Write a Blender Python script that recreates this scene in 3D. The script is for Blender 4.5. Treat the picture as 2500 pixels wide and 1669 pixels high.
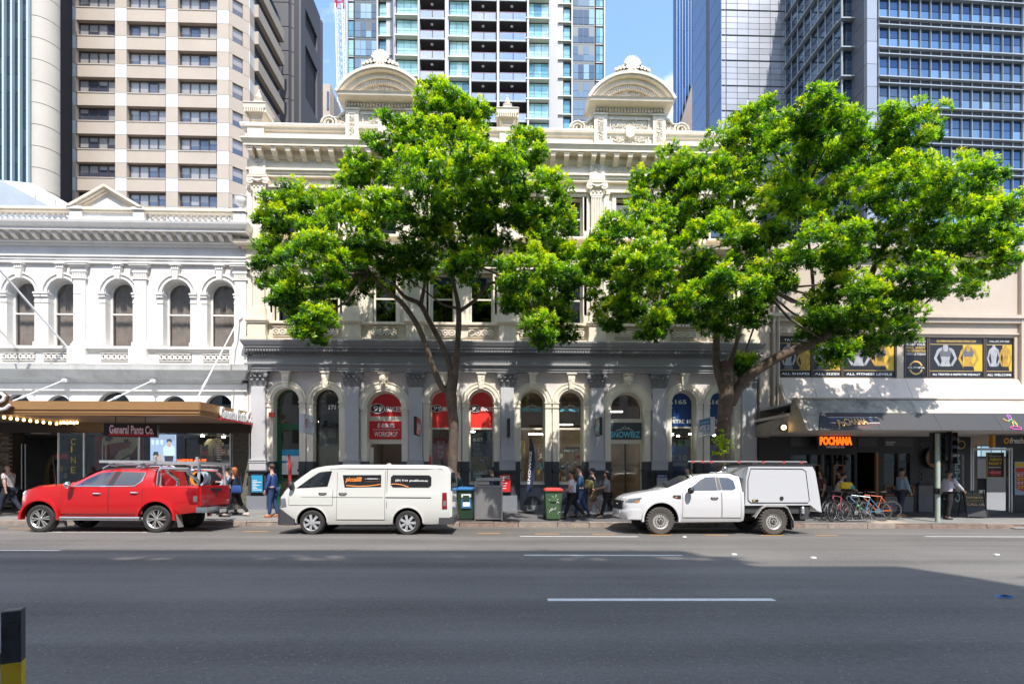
import bpy, bmesh, math, random
import numpy as np
from mathutils import Vector, Matrix
R = math.radians
sc = bpy.context.scene
C = sc.collection
for o in list(bpy.data.objects): bpy.data.objects.remove(o)

# ------------------------------------------------------------------ camera
FPX, HZ, YAW, CAMZ = 1300.0, 1147.0, R(1.8), 1.62       # focal length and horizon in photograph pixels (2500 wide)
cam_d = bpy.data.cameras.new('camera'); cam = bpy.data.objects.new('camera', cam_d); C.objects.link(cam)
cam.location = (0, 0, CAMZ); cam.rotation_euler = (R(90), 0, -YAW)
cam_d.sensor_width = 36.0; cam_d.lens = FPX / 2500 * 36.0
cam_d.shift_y = (HZ - 834.5) / 2500
cam_d.clip_start = 0.1; cam_d.clip_end = 5000
sc.camera = cam
sc.render.resolution_x, sc.render.resolution_y = 1024, 683

# ------------------------------------------------------------------ sky and sun
SUN = Vector((0.27, -1.0, 1.62)).normalized()             # towards the sun: high, behind the viewer, a little to the right
world = bpy.data.worlds.new('World'); sc.world = world; world.use_nodes = True
nt = world.node_tree; nt.nodes.clear()
wo = nt.nodes.new('ShaderNodeOutputWorld'); bg = nt.nodes.new('ShaderNodeBackground')
sky = nt.nodes.new('ShaderNodeTexSky'); sky.sky_type = 'NISHITA'; sky.sun_disc = False
sky.sun_elevation = math.asin(SUN.z); sky.sun_rotation = math.atan2(SUN.x, SUN.y)
sky.air_density = 1.0; sky.dust_density = 0.3; sky.ozone_density = 3.0
tc = nt.nodes.new('ShaderNodeTexCoord')
sep = nt.nodes.new('ShaderNodeSeparateXYZ'); nt.links.new(tc.outputs['Generated'], sep.inputs[0])
mz = nt.nodes.new('ShaderNodeMath'); mz.operation = 'MAXIMUM'; mz.inputs[1].default_value = 0.06; nt.links.new(sep.outputs['Z'], mz.inputs[0])
dv = nt.nodes.new('ShaderNodeVectorMath'); dv.operation = 'DIVIDE'; nt.links.new(tc.outputs['Generated'], dv.inputs[0])
cmb = nt.nodes.new('ShaderNodeCombineXYZ')
for i in range(3): nt.links.new(mz.outputs[0], cmb.inputs[i])
nt.links.new(cmb.outputs[0], dv.inputs[1])
mp = nt.nodes.new('ShaderNodeMapping'); mp.inputs['Location'].default_value = (4.1, 18.82, 0.0); nt.links.new(dv.outputs[0], mp.inputs[0])
nz = nt.nodes.new('ShaderNodeTexNoise'); nz.inputs['Scale'].default_value = 1.5; nz.inputs['Detail'].default_value = 9; nz.inputs['Roughness'].default_value = 0.56
nt.links.new(mp.outputs[0], nz.inputs['Vector'])
cr = nt.nodes.new('ShaderNodeValToRGB'); cr.color_ramp.elements[0].position = 0.50; cr.color_ramp.elements[1].position = 0.66
nt.links.new(nz.outputs['Fac'], cr.inputs[0])
mx = nt.nodes.new('ShaderNodeMix'); mx.data_type = 'RGBA'; nt.links.new(cr.outputs['Color'], mx.inputs['Factor'])
nt.links.new(sky.outputs[0], mx.inputs['A']); mx.inputs['B'].default_value = (5.2, 5.15, 5.1, 1)
nt.links.new(mx.outputs['Result'], bg.inputs['Color']); bg.inputs['Strength'].default_value = 0.15
nt.links.new(bg.outputs[0], wo.inputs[0])
sun_d = bpy.data.lights.new('sun', 'SUN'); sun_d.energy = 2.4; sun_d.angle = R(0.55); sun_d.color = (1.0, 0.94, 0.86)
sun_o = bpy.data.objects.new('sun', sun_d); C.objects.link(sun_o); sun_o.location = (10, -20, 40)
sun_o.rotation_euler = SUN.to_track_quat('Z', 'Y').to_euler()

sc.view_settings.view_transform = 'Standard'; sc.view_settings.look = 'None'
sc.view_settings.exposure = 1.58; sc.view_settings.gamma = 1.0; sc.view_settings.use_curve_mapping = False
sc.render.engine = 'CYCLES'
sc.cycles.use_denoising = True
sc.cycles.max_bounces = 6; sc.cycles.diffuse_bounces = 4; sc.cycles.glossy_bounces = 3
sc.cycles.transmission_bounces = 4; sc.cycles.transparent_max_bounces = 10
sc.cycles.caustics_reflective = False; sc.cycles.caustics_refractive = False
sc.cycles.sample_clamp_indirect = 6.0

# ------------------------------------------------------------------ photograph pixel -> point on the plane y = Y
CY, SY = math.cos(YAW), math.sin(YAW)
def W(px, py, Y):
    u = (px - 1250) / FPX; v = (HZ - py) / FPX
    t = Y / (CY - u * SY)
    return (t * (u * CY + SY), CAMZ + t * v)
def WX(px, Y): return W(px, HZ, Y)[0]
def WZ(py, Y, px=1250): return W(px, py, Y)[1]

# ------------------------------------------------------------------ ground heights
SLOPE, YK, YB = -0.007, 17.1, 20.6                       # fall of the street, kerb line, facade line
def gz(x, y):
    if y < YK: z = -0.0225 * max(0.0, y - 8.0)
    else: z = -0.055 + 0.15 * min(1.0, (y - YK) / (YB - YK))
    return z + SLOPE * x

# ------------------------------------------------------------------ materials
MATS = {}
def N(t, kind, **kw):
    n = t.nodes.new(kind)
    for k, v in kw.items(): n.inputs[k].default_value = v
    return n
def mat(name, col, rough=0.6, metal=0.0, var=0.0, vscale=2.0, bump=0.0, bscale=40.0, spec=0.5, coat=0.0, emit=None, es=1.0, stain=0.0, stcol=(0.1,0.09,0.08), stscale=0.6, streak=1.0, trans=0.0):
    if name in MATS: return MATS[name]
    m = bpy.data.materials.new(name); m.use_nodes = True; MATS[name] = m
    t = m.node_tree; p = t.nodes['Principled BSDF']
    p.inputs['Roughness'].default_value = rough; p.inputs['Metallic'].default_value = metal
    p.inputs['Specular IOR Level'].default_value = spec; p.inputs['Coat Weight'].default_value = coat; p.inputs['Coat Roughness'].default_value = 0.04
    c = (*col, 1); p.inputs['Base Color'].default_value = c
    L = t.links.new
    if var or stain or bump:
        g = t.nodes.new('ShaderNodeNewGeometry')
    last = None
    if var:
        n = N(t, 'ShaderNodeTexNoise', Scale=vscale, Detail=6.0, Roughness=0.65); L(g.outputs['Position'], n.inputs['Vector'])
        mr = N(t, 'ShaderNodeMapRange'); mr.inputs[1].default_value = 0.3; mr.inputs[2].default_value = 0.7
        mr.inputs[3].default_value = 1 - var; mr.inputs[4].default_value = 1 + var; L(n.outputs['Fac'], mr.inputs[0])
        h = N(t, 'ShaderNodeHueSaturation'); h.inputs['Color'].default_value = c; L(mr.outputs[0], h.inputs['Value']); last = h.outputs[0]
    if stain:
        mpn = N(t, 'ShaderNodeMapping'); mpn.inputs['Scale'].default_value = (1, 1, 1 / streak); L(g.outputs['Position'], mpn.inputs[0])
        n = N(t, 'ShaderNodeTexNoise', Scale=stscale, Detail=8.0, Roughness=0.7); L(mpn.outputs[0], n.inputs['Vector'])
        rp = t.nodes.new('ShaderNodeMapRange'); rp.inputs[1].default_value = 0.5; rp.inputs[2].default_value = 0.75; rp.inputs[4].default_value = stain
        L(n.outputs['Fac'], rp.inputs[0])
        mm = t.nodes.new('ShaderNodeMix'); mm.data_type = 'RGBA'; L(rp.outputs[0], mm.inputs['Factor'])
        if last: L(last, mm.inputs['A'])
        else: mm.inputs['A'].default_value = c
        mm.inputs['B'].default_value = (*stcol, 1); last = mm.outputs['Result']
    if last: L(last, p.inputs['Base Color'])
    if bump:
        n = N(t, 'ShaderNodeTexNoise', Scale=bscale, Detail=5.0); L(g.outputs['Position'], n.inputs['Vector'])
        b = N(t, 'ShaderNodeBump', Strength=bump, Distance=0.02); L(n.outputs['Fac'], b.inputs['Height']); L(b.outputs[0], p.inputs['Normal'])
    if emit:
        p.inputs['Emission Color'].default_value = (*emit, 1); p.inputs['Emission Strength'].default_value = es
    return m
def glass(name, tint=(0.75, 0.8, 0.8), refl=1.0, rough=0.0, base=0.0):
    """thin pane: see-through with a Fresnel reflection"""
    if name in MATS: return MATS[name]
    m = bpy.data.materials.new(name); m.use_nodes = True; MATS[name] = m
    t = m.node_tree; t.nodes.clear(); L = t.links.new
    o = t.nodes.new('ShaderNodeOutputMaterial'); mixn = t.nodes.new('ShaderNodeMixShader')
    tr = t.nodes.new('ShaderNodeBsdfTransparent'); tr.inputs[0].default_value = (*tint, 1)
    gl = t.nodes.new('ShaderNodeBsdfGlossy'); gl.inputs['Roughness'].default_value = rough; gl.inputs[0].default_value = (0.95, 0.97, 1, 1)
    fr = t.nodes.new('ShaderNodeLayerWeight'); fr.inputs[0].default_value = .5; pw = t.nodes.new('ShaderNodeMath'); pw.operation = 'POWER'; pw.inputs[1].default_value = 5; L(fr.outputs['Facing'], pw.inputs[0])
    ma = t.nodes.new('ShaderNodeMath'); ma.operation = 'MULTIPLY_ADD'; ma.inputs[1].default_value = .9*refl; ma.inputs[2].default_value = base+.04; ma.use_clamp = True
    L(pw.outputs[0], ma.inputs[0]); L(ma.outputs[0], mixn.inputs[0]); L(tr.outputs[0], mixn.inputs[1]); L(gl.outputs[0], mixn.inputs[2]); L(mixn.outputs[0], o.inputs[0])
    return m

# ------------------------------------------------------------------ mesh builder
class MB:
    def __init__(s): s.v = []; s.f = []; s.mi = []; s.cur = 0
    def add(s, vs, fs):
        b = len(s.v); s.v += [tuple(p) for p in vs]
        for f in fs: s.f.append(tuple(i + b for i in f)); s.mi.append(s.cur)
        return s
    def box(s, x0, x1, y0, y1, z0, z1):
        v = [(x, y, z) for z in (z0, z1) for y in (y0, y1) for x in (x0, x1)]
        return s.add(v, [(0,2,3,1), (4,5,7,6), (0,1,5,4), (1,3,7,5), (3,2,6,7), (2,0,4,6)])
    def bbox(s, x0, x1, y0, y1, z0, z1, b=0.01):
        """box with chamfered vertical front edges and top edge"""
        p = [(x0 + b, y0), (x1 - b, y0), (x1, y0 + b), (x1, y1), (x0, y1), (x0, y0 + b)]
        q = [(x0 + 2*b, y0 + b), (x1 - 2*b, y0 + b), (x1 - b, y0 + 2*b), (x1 - b, y1), (x0 + b, y1), (x0 + b, y0 + 2*b)]
        return s.loft([[(x, y, z0) for x, y in p], [(x, y, z1 - b) for x, y in p], [(x, y, z1) for x, y in q]], True, True)
    def prism(s, poly, y0, y1):
        """polygon in XZ (counter-clockwise seen from -Y) swept from y0 (front) to y1"""
        n = len(poly); v = [(x, y0, z) for x, z in poly] + [(x, y1, z) for x, z in poly]
        return s.add(v, [tuple(range(n)), tuple(range(2*n - 1, n - 1, -1))] + [(i, n + i, n + (i+1) % n, (i+1) % n) for i in range(n)])
    def prismx(s, poly, x0, x1):
        """polygon in YZ swept along X"""
        n = len(poly); v = [(x0, y, z) for y, z in poly] + [(x1, y, z) for y, z in poly]
        return s.add(v, [tuple(range(n)), tuple(range(2*n - 1, n - 1, -1))] + [(i, n + i, n + (i+1) % n, (i+1) % n) for i in range(n)])
    def prismz(s, poly, z0, z1):
        n = len(poly); v = [(x, y, z0) for x, y in poly] + [(x, y, z1) for x, y in poly]
        return s.add(v, [tuple(range(n - 1, -1, -1)), tuple(range(n, 2*n))] + [(i, (i+1) % n, n + (i+1) % n, n + i) for i in range(n)])
    def loft(s, rings, cap0=False, cap1=False, closed=True):
        n = len(rings[0]); v = [p for r in rings for p in r]; f = []
        for k in range(len(rings) - 1):
            for i in range(n if closed else n - 1):
                a, b = k*n + i, k*n + (i+1) % n
                f.append((a, b, b + n, a + n))
        if cap0: f.append(tuple(range(n - 1, -1, -1)))
        if cap1: f.append(tuple((len(rings)-1)*n + i for i in range(n)))
        return s.add(v, f)
    def tube(s, pts, r, n=8, caps=True):
        pts = [Vector(p) for p in pts]; rr = r if isinstance(r, (list, tuple)) else [r] * len(pts)
        rings = []; up = None
        for i, p in enumerate(pts):
            d = (pts[min(i+1, len(pts)-1)] - pts[max(i-1, 0)]).normalized()
            if up is None: up = Vector((0, 0, 1)) if abs(d.z) < 0.9 else Vector((1, 0, 0))
            a = d.cross(up).normalized(); b = a.cross(d).normalized(); up = b
            rings.append([p + (a * math.cos(t) + b * math.sin(t)) * rr[i] for t in [2*math.pi*k/n for k in range(n)]])
        return s.loft(rings, caps, caps)
    def lathe(s, prof, cx=0, cy=0, n=12, cz=0):
        rings = [[(cx + r*math.cos(2*math.pi*k/n), cy + r*math.sin(2*math.pi*k/n), cz + z) for k in range(n)] for r, z in prof]
        return s.loft(rings, True, True)
    def lathey(s, prof, cx, cz, n=16, y=0):
        """lathe round an axis along Y: prof of (radius, y)"""
        rings = [[(cx + r*math.cos(2*math.pi*k/n), y + yy, cz + r*math.sin(2*math.pi*k/n)) for k in range(n)] for r, yy in prof]
        return s.loft(rings, True, True)
    def ringy(s, prof, cx, cz, n=16, y=0):
        """closed ring round an axis along Y"""
        prof = list(prof) + [prof[0]]
        return s.loft([[(cx + r*math.cos(2*math.pi*k/n), y + yy, cz + r*math.sin(2*math.pi*k/n)) for k in range(n)] for r, yy in prof])
    def sphere(s, c, r, n=10, sx=1, sy=1, sz=1):
        rings = []
        for k in range(1, n//2 + 1):
            a = math.pi * (k - 0.5) / (n//2); 
            rings.append([(c[0] + sx*r*math.sin(a)*math.cos(2*math.pi*i/n), c[1] + sy*r*math.sin(a)*math.sin(2*math.pi*i/n), c[2] - sz*r*math.cos(a)) for i in range(n)])
        return s.loft(rings, True, True)
    def arc_band(s, cx, cz, r0, r1, y0, y1, a0=0, a1=180, n=20, sz=1.0):
        """half ring in XZ between radii r0 < r1, swept y0..y1"""
        A = [R(a0 + (a1 - a0) * k / n) for k in range(n + 1)]
        ring = lambda r, y: [(cx + r*math.cos(a), y, cz + sz*r*math.sin(a)) for a in A]
        p, q, u, w = ring(r1, y0), ring(r0, y0), ring(r1, y1), ring(r0, y1)
        return s._band(p, q, u, w, n)
    def _band(s, p, q, u, w, n):
        v = p + q + u + w; m = n + 1; f = []
        for i in range(n):
            f += [(i, i+1, m+i+1, m+i), (2*m+i, 3*m+i, 3*m+i+1, 2*m+i+1), (i, 2*m+i, 2*m+i+1, i+1), (m+i, m+i+1, 3*m+i+1, 3*m+i)]
        f += [(0, m, 3*m, 2*m), (n, 2*m+n, 3*m+n, m+n)]
        return s.add(v, f)
    def xf(s, M):
        s.v = [tuple(M @ Vector(p)) for p in s.v]; return s
    def merge(s, o):
        b = len(s.v); s.v += o.v; s.f += [tuple(i + b for i in f) for f in o.f]; s.mi += o.mi; return s
    def data(s, name, mats, smooth=False, off=(0,0,0), fixn=True):
        me = bpy.data.meshes.new(name)
        me.from_pydata([(p[0]-off[0], p[1]-off[1], p[2]-off[2]) for p in s.v], [], s.f)
        if not isinstance(mats, (list, tuple)): mats = [mats]
        for m in mats: me.materials.append(m)
        if len(mats) > 1: me.polygons.foreach_set('material_index', s.mi)
        if fixn:
            bm = bmesh.new(); bm.from_mesh(me); bmesh.ops.recalc_face_normals(bm, faces=bm.faces); bm.to_mesh(me); bm.free()
        if smooth:
            me.polygons.foreach_set('use_smooth', [True] * len(me.polygons))
            if smooth != 'all':
                me.set_sharp_from_angle(angle=R(38))
        me.update(); return me
    def build(s, name, mats, parent=None, smooth=False, local=False):
        off = (0,0,0) if (parent is None or local) else worldloc(parent)
        return link(name, s.data(name, mats, smooth, off), parent)
def worldloc(o):
    v = Vector((0,0,0))
    while o is not None: v += o.location; o = o.parent
    return v
def link(name, me, parent=None, loc=(0,0,0), rot=(0,0,0), scale=None):
    o = bpy.data.objects.new(name, me); C.objects.link(o); o.parent = parent; o.location = loc; o.rotation_euler = rot
    if scale: o.scale = scale
    return o
def empty(name, loc, label=None, cat=None, group=None, rz=0):
    o = bpy.data.objects.new(name, None); C.objects.link(o); o.location = loc; o.rotation_euler.z = rz; o.empty_display_size = 0.2
    return tag(o, label, cat, group)
def tag(o, label=None, cat=None, group=None, kind=None):
    for k, v in (('label', label), ('category', cat), ('group', group), ('kind', kind)):
        if v: o[k] = v
    return o
def bx(name, m, parent, *a, smooth=False): return MB().box(*a).build(name, m, parent, smooth)

TS = bpy.data.scenes.new('bench')                          # a bench scene where modifiers and letters are turned into mesh
def evaluated(ob):
    TS.collection.objects.link(ob); vl = TS.view_layers[0]; vl.update()
    me = bpy.data.meshes.new_from_object(ob.evaluated_get(vl.depsgraph)); TS.collection.objects.unlink(ob); return me
# ------------------------------------------------------------------ lettering (the built-in font, turned into mesh)
def text(s, m, parent, O, U, V, w, h, name='lettering', bold=0.0, shear=0.0, depth=0.004, sp=1.0, fit='both', local=False, curve=None):
    """s set in a box of w x h metres with its lower left corner at O, reading along U, upright along V"""
    cu = bpy.data.curves.new('t', 'FONT'); cu.body = s; cu.size = 1; cu.offset = bold; cu.shear = shear; cu.space_character = sp; cu.resolution_u = 3
    cu.align_x = 'CENTER' if '\n' in s else 'LEFT'
    ob = bpy.data.objects.new('t', cu)
    me = evaluated(ob)
    bpy.data.objects.remove(ob); bpy.data.curves.remove(cu)
    n = len(me.vertices)
    if n == 0: return None
    co = np.empty(n*3); me.vertices.foreach_get('co', co); co = co.reshape(-1, 3)
    lo, hi = co.min(0), co.max(0); d = np.maximum(hi - lo, 1e-6)
    q = (co - lo) / d
    if curve: q[:, 1] += curve(q[:, 0])
    U, V, O = Vector(U).normalized(), Vector(V).normalized(), Vector(O); nn = U.cross(V)
    P = np.array(O) + np.outer(q[:, 0]*w, np.array(U)) + np.outer(q[:, 1]*h, np.array(V))
    F = [tuple(p.vertices) for p in me.polygons]; bpy.data.meshes.remove(me)
    b = MB(); front = P + np.array(nn) * depth
    b.v = [tuple(p) for p in front]; b.f = F; b.mi = [0]*len(F)
    if depth > 0.008:
        ec = {}
        for f in F:
            for i in range(len(f)):
                e = (f[i], f[(i+1) % len(f)]); k = (min(e), max(e))
                ec[k] = None if k in ec else e
        k0 = len(b.v); b.v += [tuple(p) for p in P]
        for e in ec.values():
            if e: b.f.append((e[0], e[0]+k0, e[1]+k0, e[1])); b.mi.append(0)
    off = (0,0,0) if (parent is None or local) else worldloc(parent)
    return link(name, b.data(name, m, False, off, fixn=False), parent)
def ftext(s, m, parent, x0, x1, z0, z1, y, **k):
    """text facing the street (-Y) between x0..x1, z0..z1 just in front of y"""
    return text(s, m, parent, (x0, y, z0), (1,0,0), (0,0,1), x1 - x0, z1 - z0, **k)

# ------------------------------------------------------------------ shared materials
M = dict(
 white=mat('white_render', (0.72,0.70,0.67), 0.65, var=0.05, vscale=1.2, stain=0.5, stcol=(0.42,0.41,0.39), stscale=0.7, streak=4),
 whitetrim=mat('white_trim', (0.72,0.70,0.665), 0.6, var=0.04, stain=0.35, stcol=(0.35,0.34,0.31), stscale=1.3, streak=3),
 cream=mat('cream_render', (0.72,0.655,0.545), 0.65, var=0.05, vscale=1.0, stain=0.5, stcol=(0.40,0.37,0.31), stscale=0.8, streak=4),
 creamtrim=mat('cream_trim', (0.72,0.64,0.515), 0.6, var=0.05, stain=0.42, stcol=(0.36,0.32,0.25), stscale=1.5, streak=3),
 carve=mat('carved_plaster', (0.62,0.56,0.46), 0.7, var=0.22, vscale=9, bump=0.5, bscale=25),
 gcornice=mat('grey_painted_cornice', (0.22,0.225,0.24), 0.55, var=0.1, stain=0.3, stcol=(0.30,0.27,0.24), stscale=1.0, streak=0.4),
 gband=mat('grey_painted_frieze', (0.28,0.285,0.295), 0.55, var=0.08, vscale=0.8),
 gdark=mat('dark_grey_paint', (0.055,0.06,0.07), 0.45, var=0.1),
 gcap=mat('grey_capital_paint', (0.22,0.225,0.235), 0.5, var=0.12, vscale=8),
 pil=mat('blue_grey_pilaster_paint', (0.50,0.50,0.52), 0.5, var=0.05),
 lav=mat('lavender_grey_render', (0.62,0.575,0.57), 0.6, var=0.06),
 archc=mat('cream_arch_paint', (0.82,0.765,0.64), 0.45, var=0.05, stain=0.15, stcol=(0.4,0.35,0.26), stscale=2),
 winglass=glass('dark_window_glass', (0.34,0.37,0.39), 1.3, 0.0, 0.08),
 shopglass=glass('shop_glass', (0.80,0.84,0.83), 1.1, 0.0, 0.02),
 dark=mat('dark_interior', (0.018,0.018,0.02), 0.8), room=mat('shop_interior', (0.10,0.085,0.07), 0.8, var=0.2),
 black=mat('black_paint', (0.018,0.018,0.02), 0.4), blackm=mat('black_plastic', (0.022,0.022,0.024), 0.5, var=0.15, vscale=6),
 steel=mat('brushed_steel', (0.55,0.56,0.57), 0.3, 1.0, var=0.08, vscale=5), chrome=mat('chrome', (0.78,0.79,0.80), 0.09, 1.0),
 alu=mat('anodised_aluminium', (0.5,0.5,0.5), 0.35, 1.0), wframe=mat('cream_window_frame', (0.72,0.68,0.58), 0.5),
 green=mat('green_door_paint', (0.015,0.12,0.06), 0.4), red=mat('sign_red', (0.64,0.022,0.028), 0.4), redlit=mat('red_window_film', (0.74,0.045,0.035), 0.35),
 wl=mat('white_lettering', (0.85,0.85,0.85), 0.5), blue=mat('sign_blue', (0.016,0.065,0.24), 0.4), cyan=mat('cyan_lettering', (0.16,0.66,0.85), 0.5),
 gold=mat('gold_metal_fascia', (0.40,0.23,0.10), 0.42, 0.35, var=0.06), yellow=mat('yellow_print', (0.72,0.47,0.04), 0.5),
 lamp=mat('warm_lamp', (1,0.8,0.5), 0.5, emit=(1.0,0.55,0.18), es=3.5), lampw=mat('white_lamp', (1,1,0.95), 0.5, emit=(1.0,0.93,0.8), es=20),
 skin=mat('skin', (0.52,0.30,0.21), 0.5), wood=mat('oiled_wood', (0.34,0.17,0.06), 0.5, var=0.2, vscale=8),
)
# ================================================================== ground, road, kerb, footpath
def asphalt_mat():
    m = bpy.data.materials.new('asphalt'); m.use_nodes = True; t = m.node_tree; L = t.links.new; p = t.nodes['Principled BSDF']
    g = t.nodes.new('ShaderNodeNewGeometry')
    n1 = N(t, 'ShaderNodeTexNoise', Scale=0.35, Detail=5.0); L(g.outputs['Position'], n1.inputs['Vector'])
    mpp = N(t, 'ShaderNodeMapping'); mpp.inputs['Scale'].default_value = (0.05, 0.9, 1); L(g.outputs['Position'], mpp.inputs[0])
    n2 = N(t, 'ShaderNodeTexNoise', Scale=1.0, Detail=4.0); L(mpp.outputs[0], n2.inputs['Vector'])
    n3 = N(t, 'ShaderNodeTexNoise', Scale=24.0, Detail=6.0, Roughness=0.8); L(g.outputs['Position'], n3.inputs['Vector'])
    vo = N(t, 'ShaderNodeTexVoronoi', Scale=38.0); L(g.outputs['Position'], vo.inputs['Vector'])
    a = N(t, 'ShaderNodeMath'); a.operation = 'MULTIPLY_ADD'; a.inputs[1].default_value = 0.5; L(n1.outputs[0], a.inputs[0]); L(n2.outputs[0], a.inputs[2])
    a2 = N(t, 'ShaderNodeMath'); a2.operation = 'MULTIPLY_ADD'; a2.inputs[1].default_value = 1.0; L(n3.outputs[0], a2.inputs[0]); L(a.outputs[0], a2.inputs[2])
    rp = t.nodes.new('ShaderNodeValToRGB'); e = rp.color_ramp.elements
    e[0].position = 0.62; e[0].color = (0.062, 0.057, 0.0525, 1); e[1].color = (0.165, 0.153, 0.140, 1)
    mrn = N(t, 'ShaderNodeMapRange'); mrn.inputs[1].default_value = 0.86; mrn.inputs[2].default_value = 1.62; L(a2.outputs[0], mrn.inputs[0])
    e[0].position = 0.1; e[1].position = 0.85
    L(mrn.outputs[0], rp.inputs[0])
    # pale stone chips
    sep = N(t, 'ShaderNodeSeparateColor'); L(vo.outputs['Color'], sep.inputs[0])
    gt = N(t, 'ShaderNodeMath'); gt.operation = 'GREATER_THAN'; gt.inputs[1].default_value = 0.93; L(sep.outputs[0], gt.inputs[0])
    lt = N(t, 'ShaderNodeMath'); lt.operation = 'LESS_THAN'; lt.inputs[1].default_value = 0.3; L(vo.outputs['Distance'], lt.inputs[0])
    mu = N(t, 'ShaderNodeMath'); mu.operation = 'MULTIPLY'; L(gt.outputs[0], mu.inputs[0]); L(lt.outputs[0], mu.inputs[1])
    mix = t.nodes.new('ShaderNodeMix'); mix.data_type = 'RGBA'; L(mu.outputs[0], mix.inputs['Factor']); L(rp.outputs[0], mix.inputs['A']); mix.inputs['B'].default_value = (0.24, 0.23, 0.215, 1)
    L(mix.outputs['Result'], p.inputs['Base Color']); p.inputs['Roughness'].default_value = 0.85
    b = N(t, 'ShaderNodeBump', Strength=0.6, Distance=0.015); L(n3.outputs['Fac'], b.inputs['Height']); L(b.outputs[0], p.inputs['Normal'])
    return m
ASPH = asphalt_mat()
# wide ground sheet to the horizon
g = MB(); g.add([(-1500,-1500,-1.0),(1500,-1500,-1.0),(1500,2500,-1.0),(-1500,2500,-1.0)], [(0,1,2,3)])
tag(g.build('ground', mat('city_ground', (0.16,0.155,0.15), 0.9, var=0.2)), kind='structure')
def sheet(ys, x0, x1, nx, dz=0.0):
    b = MB(); xs = [x0 + (x1-x0)*i/nx for i in range(nx+1)]
    b.v = [(x, y, gz(x, y) + dz) for y in ys for x in xs]
    for j in range(len(ys)-1):
        for i in range(nx):
            a = j*(nx+1)+i; b.f.append((a, a+1, a+nx+2, a+nx+1)); b.mi.append(0)
    return b
road = sheet([2.9, 5, 8, 11, 14, YK - 0.001], -60, 60, 40).build('road', ASPH); tag(road, kind='structure')
CONC = mat('grey_footpath_paving', (0.105,0.103,0.104), 0.8, var=0.16, vscale=1.4, stain=0.3, stcol=(0.07,0.07,0.07), stscale=2.2, bump=0.2, bscale=60)
CONC2 = mat('pale_footpath_paving', (0.20,0.196,0.188), 0.8, var=0.14, vscale=1.4, stain=0.25, stcol=(0.12,0.11,0.1), stscale=2.2, bump=0.2, bscale=60)
CONC3 = mat('sandy_concrete', (0.36,0.31,0.24), 0.85, var=0.12, vscale=2)
BED = mat('paving_joint', (0.05,0.048,0.045), 0.9)
GRAN = mat('granite_kerb', (0.22,0.155,0.125), 0.75, var=0.28, vscale=5, stain=0.5, stcol=(0.10,0.085,0.075), stscale=3, bump=0.6, bscale=30)
GRAN2 = mat('granite_kerb_pale', (0.27,0.22,0.185), 0.75, var=0.25, vscale=5, stain=0.4, stcol=(0.12,0.1,0.09), stscale=3, bump=0.6, bscale=30)
fp = sheet([YK + 0.02, YB + 1.0], -60, 60, 40, -0.012).build('footpath', BED); tag(fp, kind='structure')
def slab_pos(me, x, y, parent, name):
    o = link(name, me, parent, (x, y, gz(x, y))); o.rotation_euler = (math.atan(0.15/(YB-YK)) if y > YK else 0, -math.atan(SLOPE)*1.0, 0); return o
rng = random.Random(4)
SX, SYY = 1.2, 0.815
sme = [MB().box(-SX/2+0.006, SX/2-0.006, -SYY/2+0.006, SYY/2-0.006, -0.05, 0.0).data('paving_slab', m_) for m_ in (CONC, CONC2, CONC3)]
for i in range(-13, 20):
    for j in range(4):
        x = (i + 0.5*(j % 2)) * SX; y = YK + 0.24 + SYY*(j + 0.5)
        k = 0
        if x < -6.0: k = 1
        if x > 14.2 and (j < 2): k = 1
        if 12.7 < x < 14.2 and j < 2: k = 2 if j == 0 or x < 13.6 else 0
        slab_pos(sme[k], x, y, fp, 'paving_slab')
# kerb stones
kerb = empty('kerb', (0, YK, 0)); tag(kerb, kind='structure')
x = -17.5; kms = []
for k in range(4):
    r_ = random.Random(k); L_ = 1.0
    b = MB(); pr = [(0.0+r_.uniform(-.012,.012), -0.18), (0.012+r_.uniform(-.01,.012), 0.12), (0.05, 0.15), (0.24, 0.152), (0.24, -0.18)]
    b.prismx(pr, -L_/2+0.008, L_/2-0.008)
    kms.append(b.data('kerb_stone', GRAN if k % 2 else GRAN2))
while x < 24:
    L_ = rng.uniform(0.75, 1.35)
    if x < 17.5 or x > 19.5:
        zg = -0.055 - 0.15 + SLOPE*(x + L_/2)
        o = link('kerb_stone', kms[rng.randrange(4)], kerb, (x + L_/2, rng.uniform(-.008,.008), zg + rng.uniform(-.008,.006)), (0, math.atan(-SLOPE), 0), (L_, 1, 1))
    x += L_
# the ramp of the crossing where the kerb drops
b = MB(); b.add([(16.2, YK+0.24, gz(16.2, YK+0.24)+0.004), (24, YK+0.24, gz(24, YK+.24)+0.004), (24, YK-0.05, gz(24, YK-.1)+0.02), (17.2, YK-0.05, gz(17.2, YK-.1)+0.02)], [(0,1,2,3)])
b.build('crossing_ramp', CONC2, fp)
# near footpath under the viewer
nf = sheet([-6.0, 2.85], -60, 60, 20, 0.13).build('near_footpath', CONC); tag(nf, kind='structure')
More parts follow.
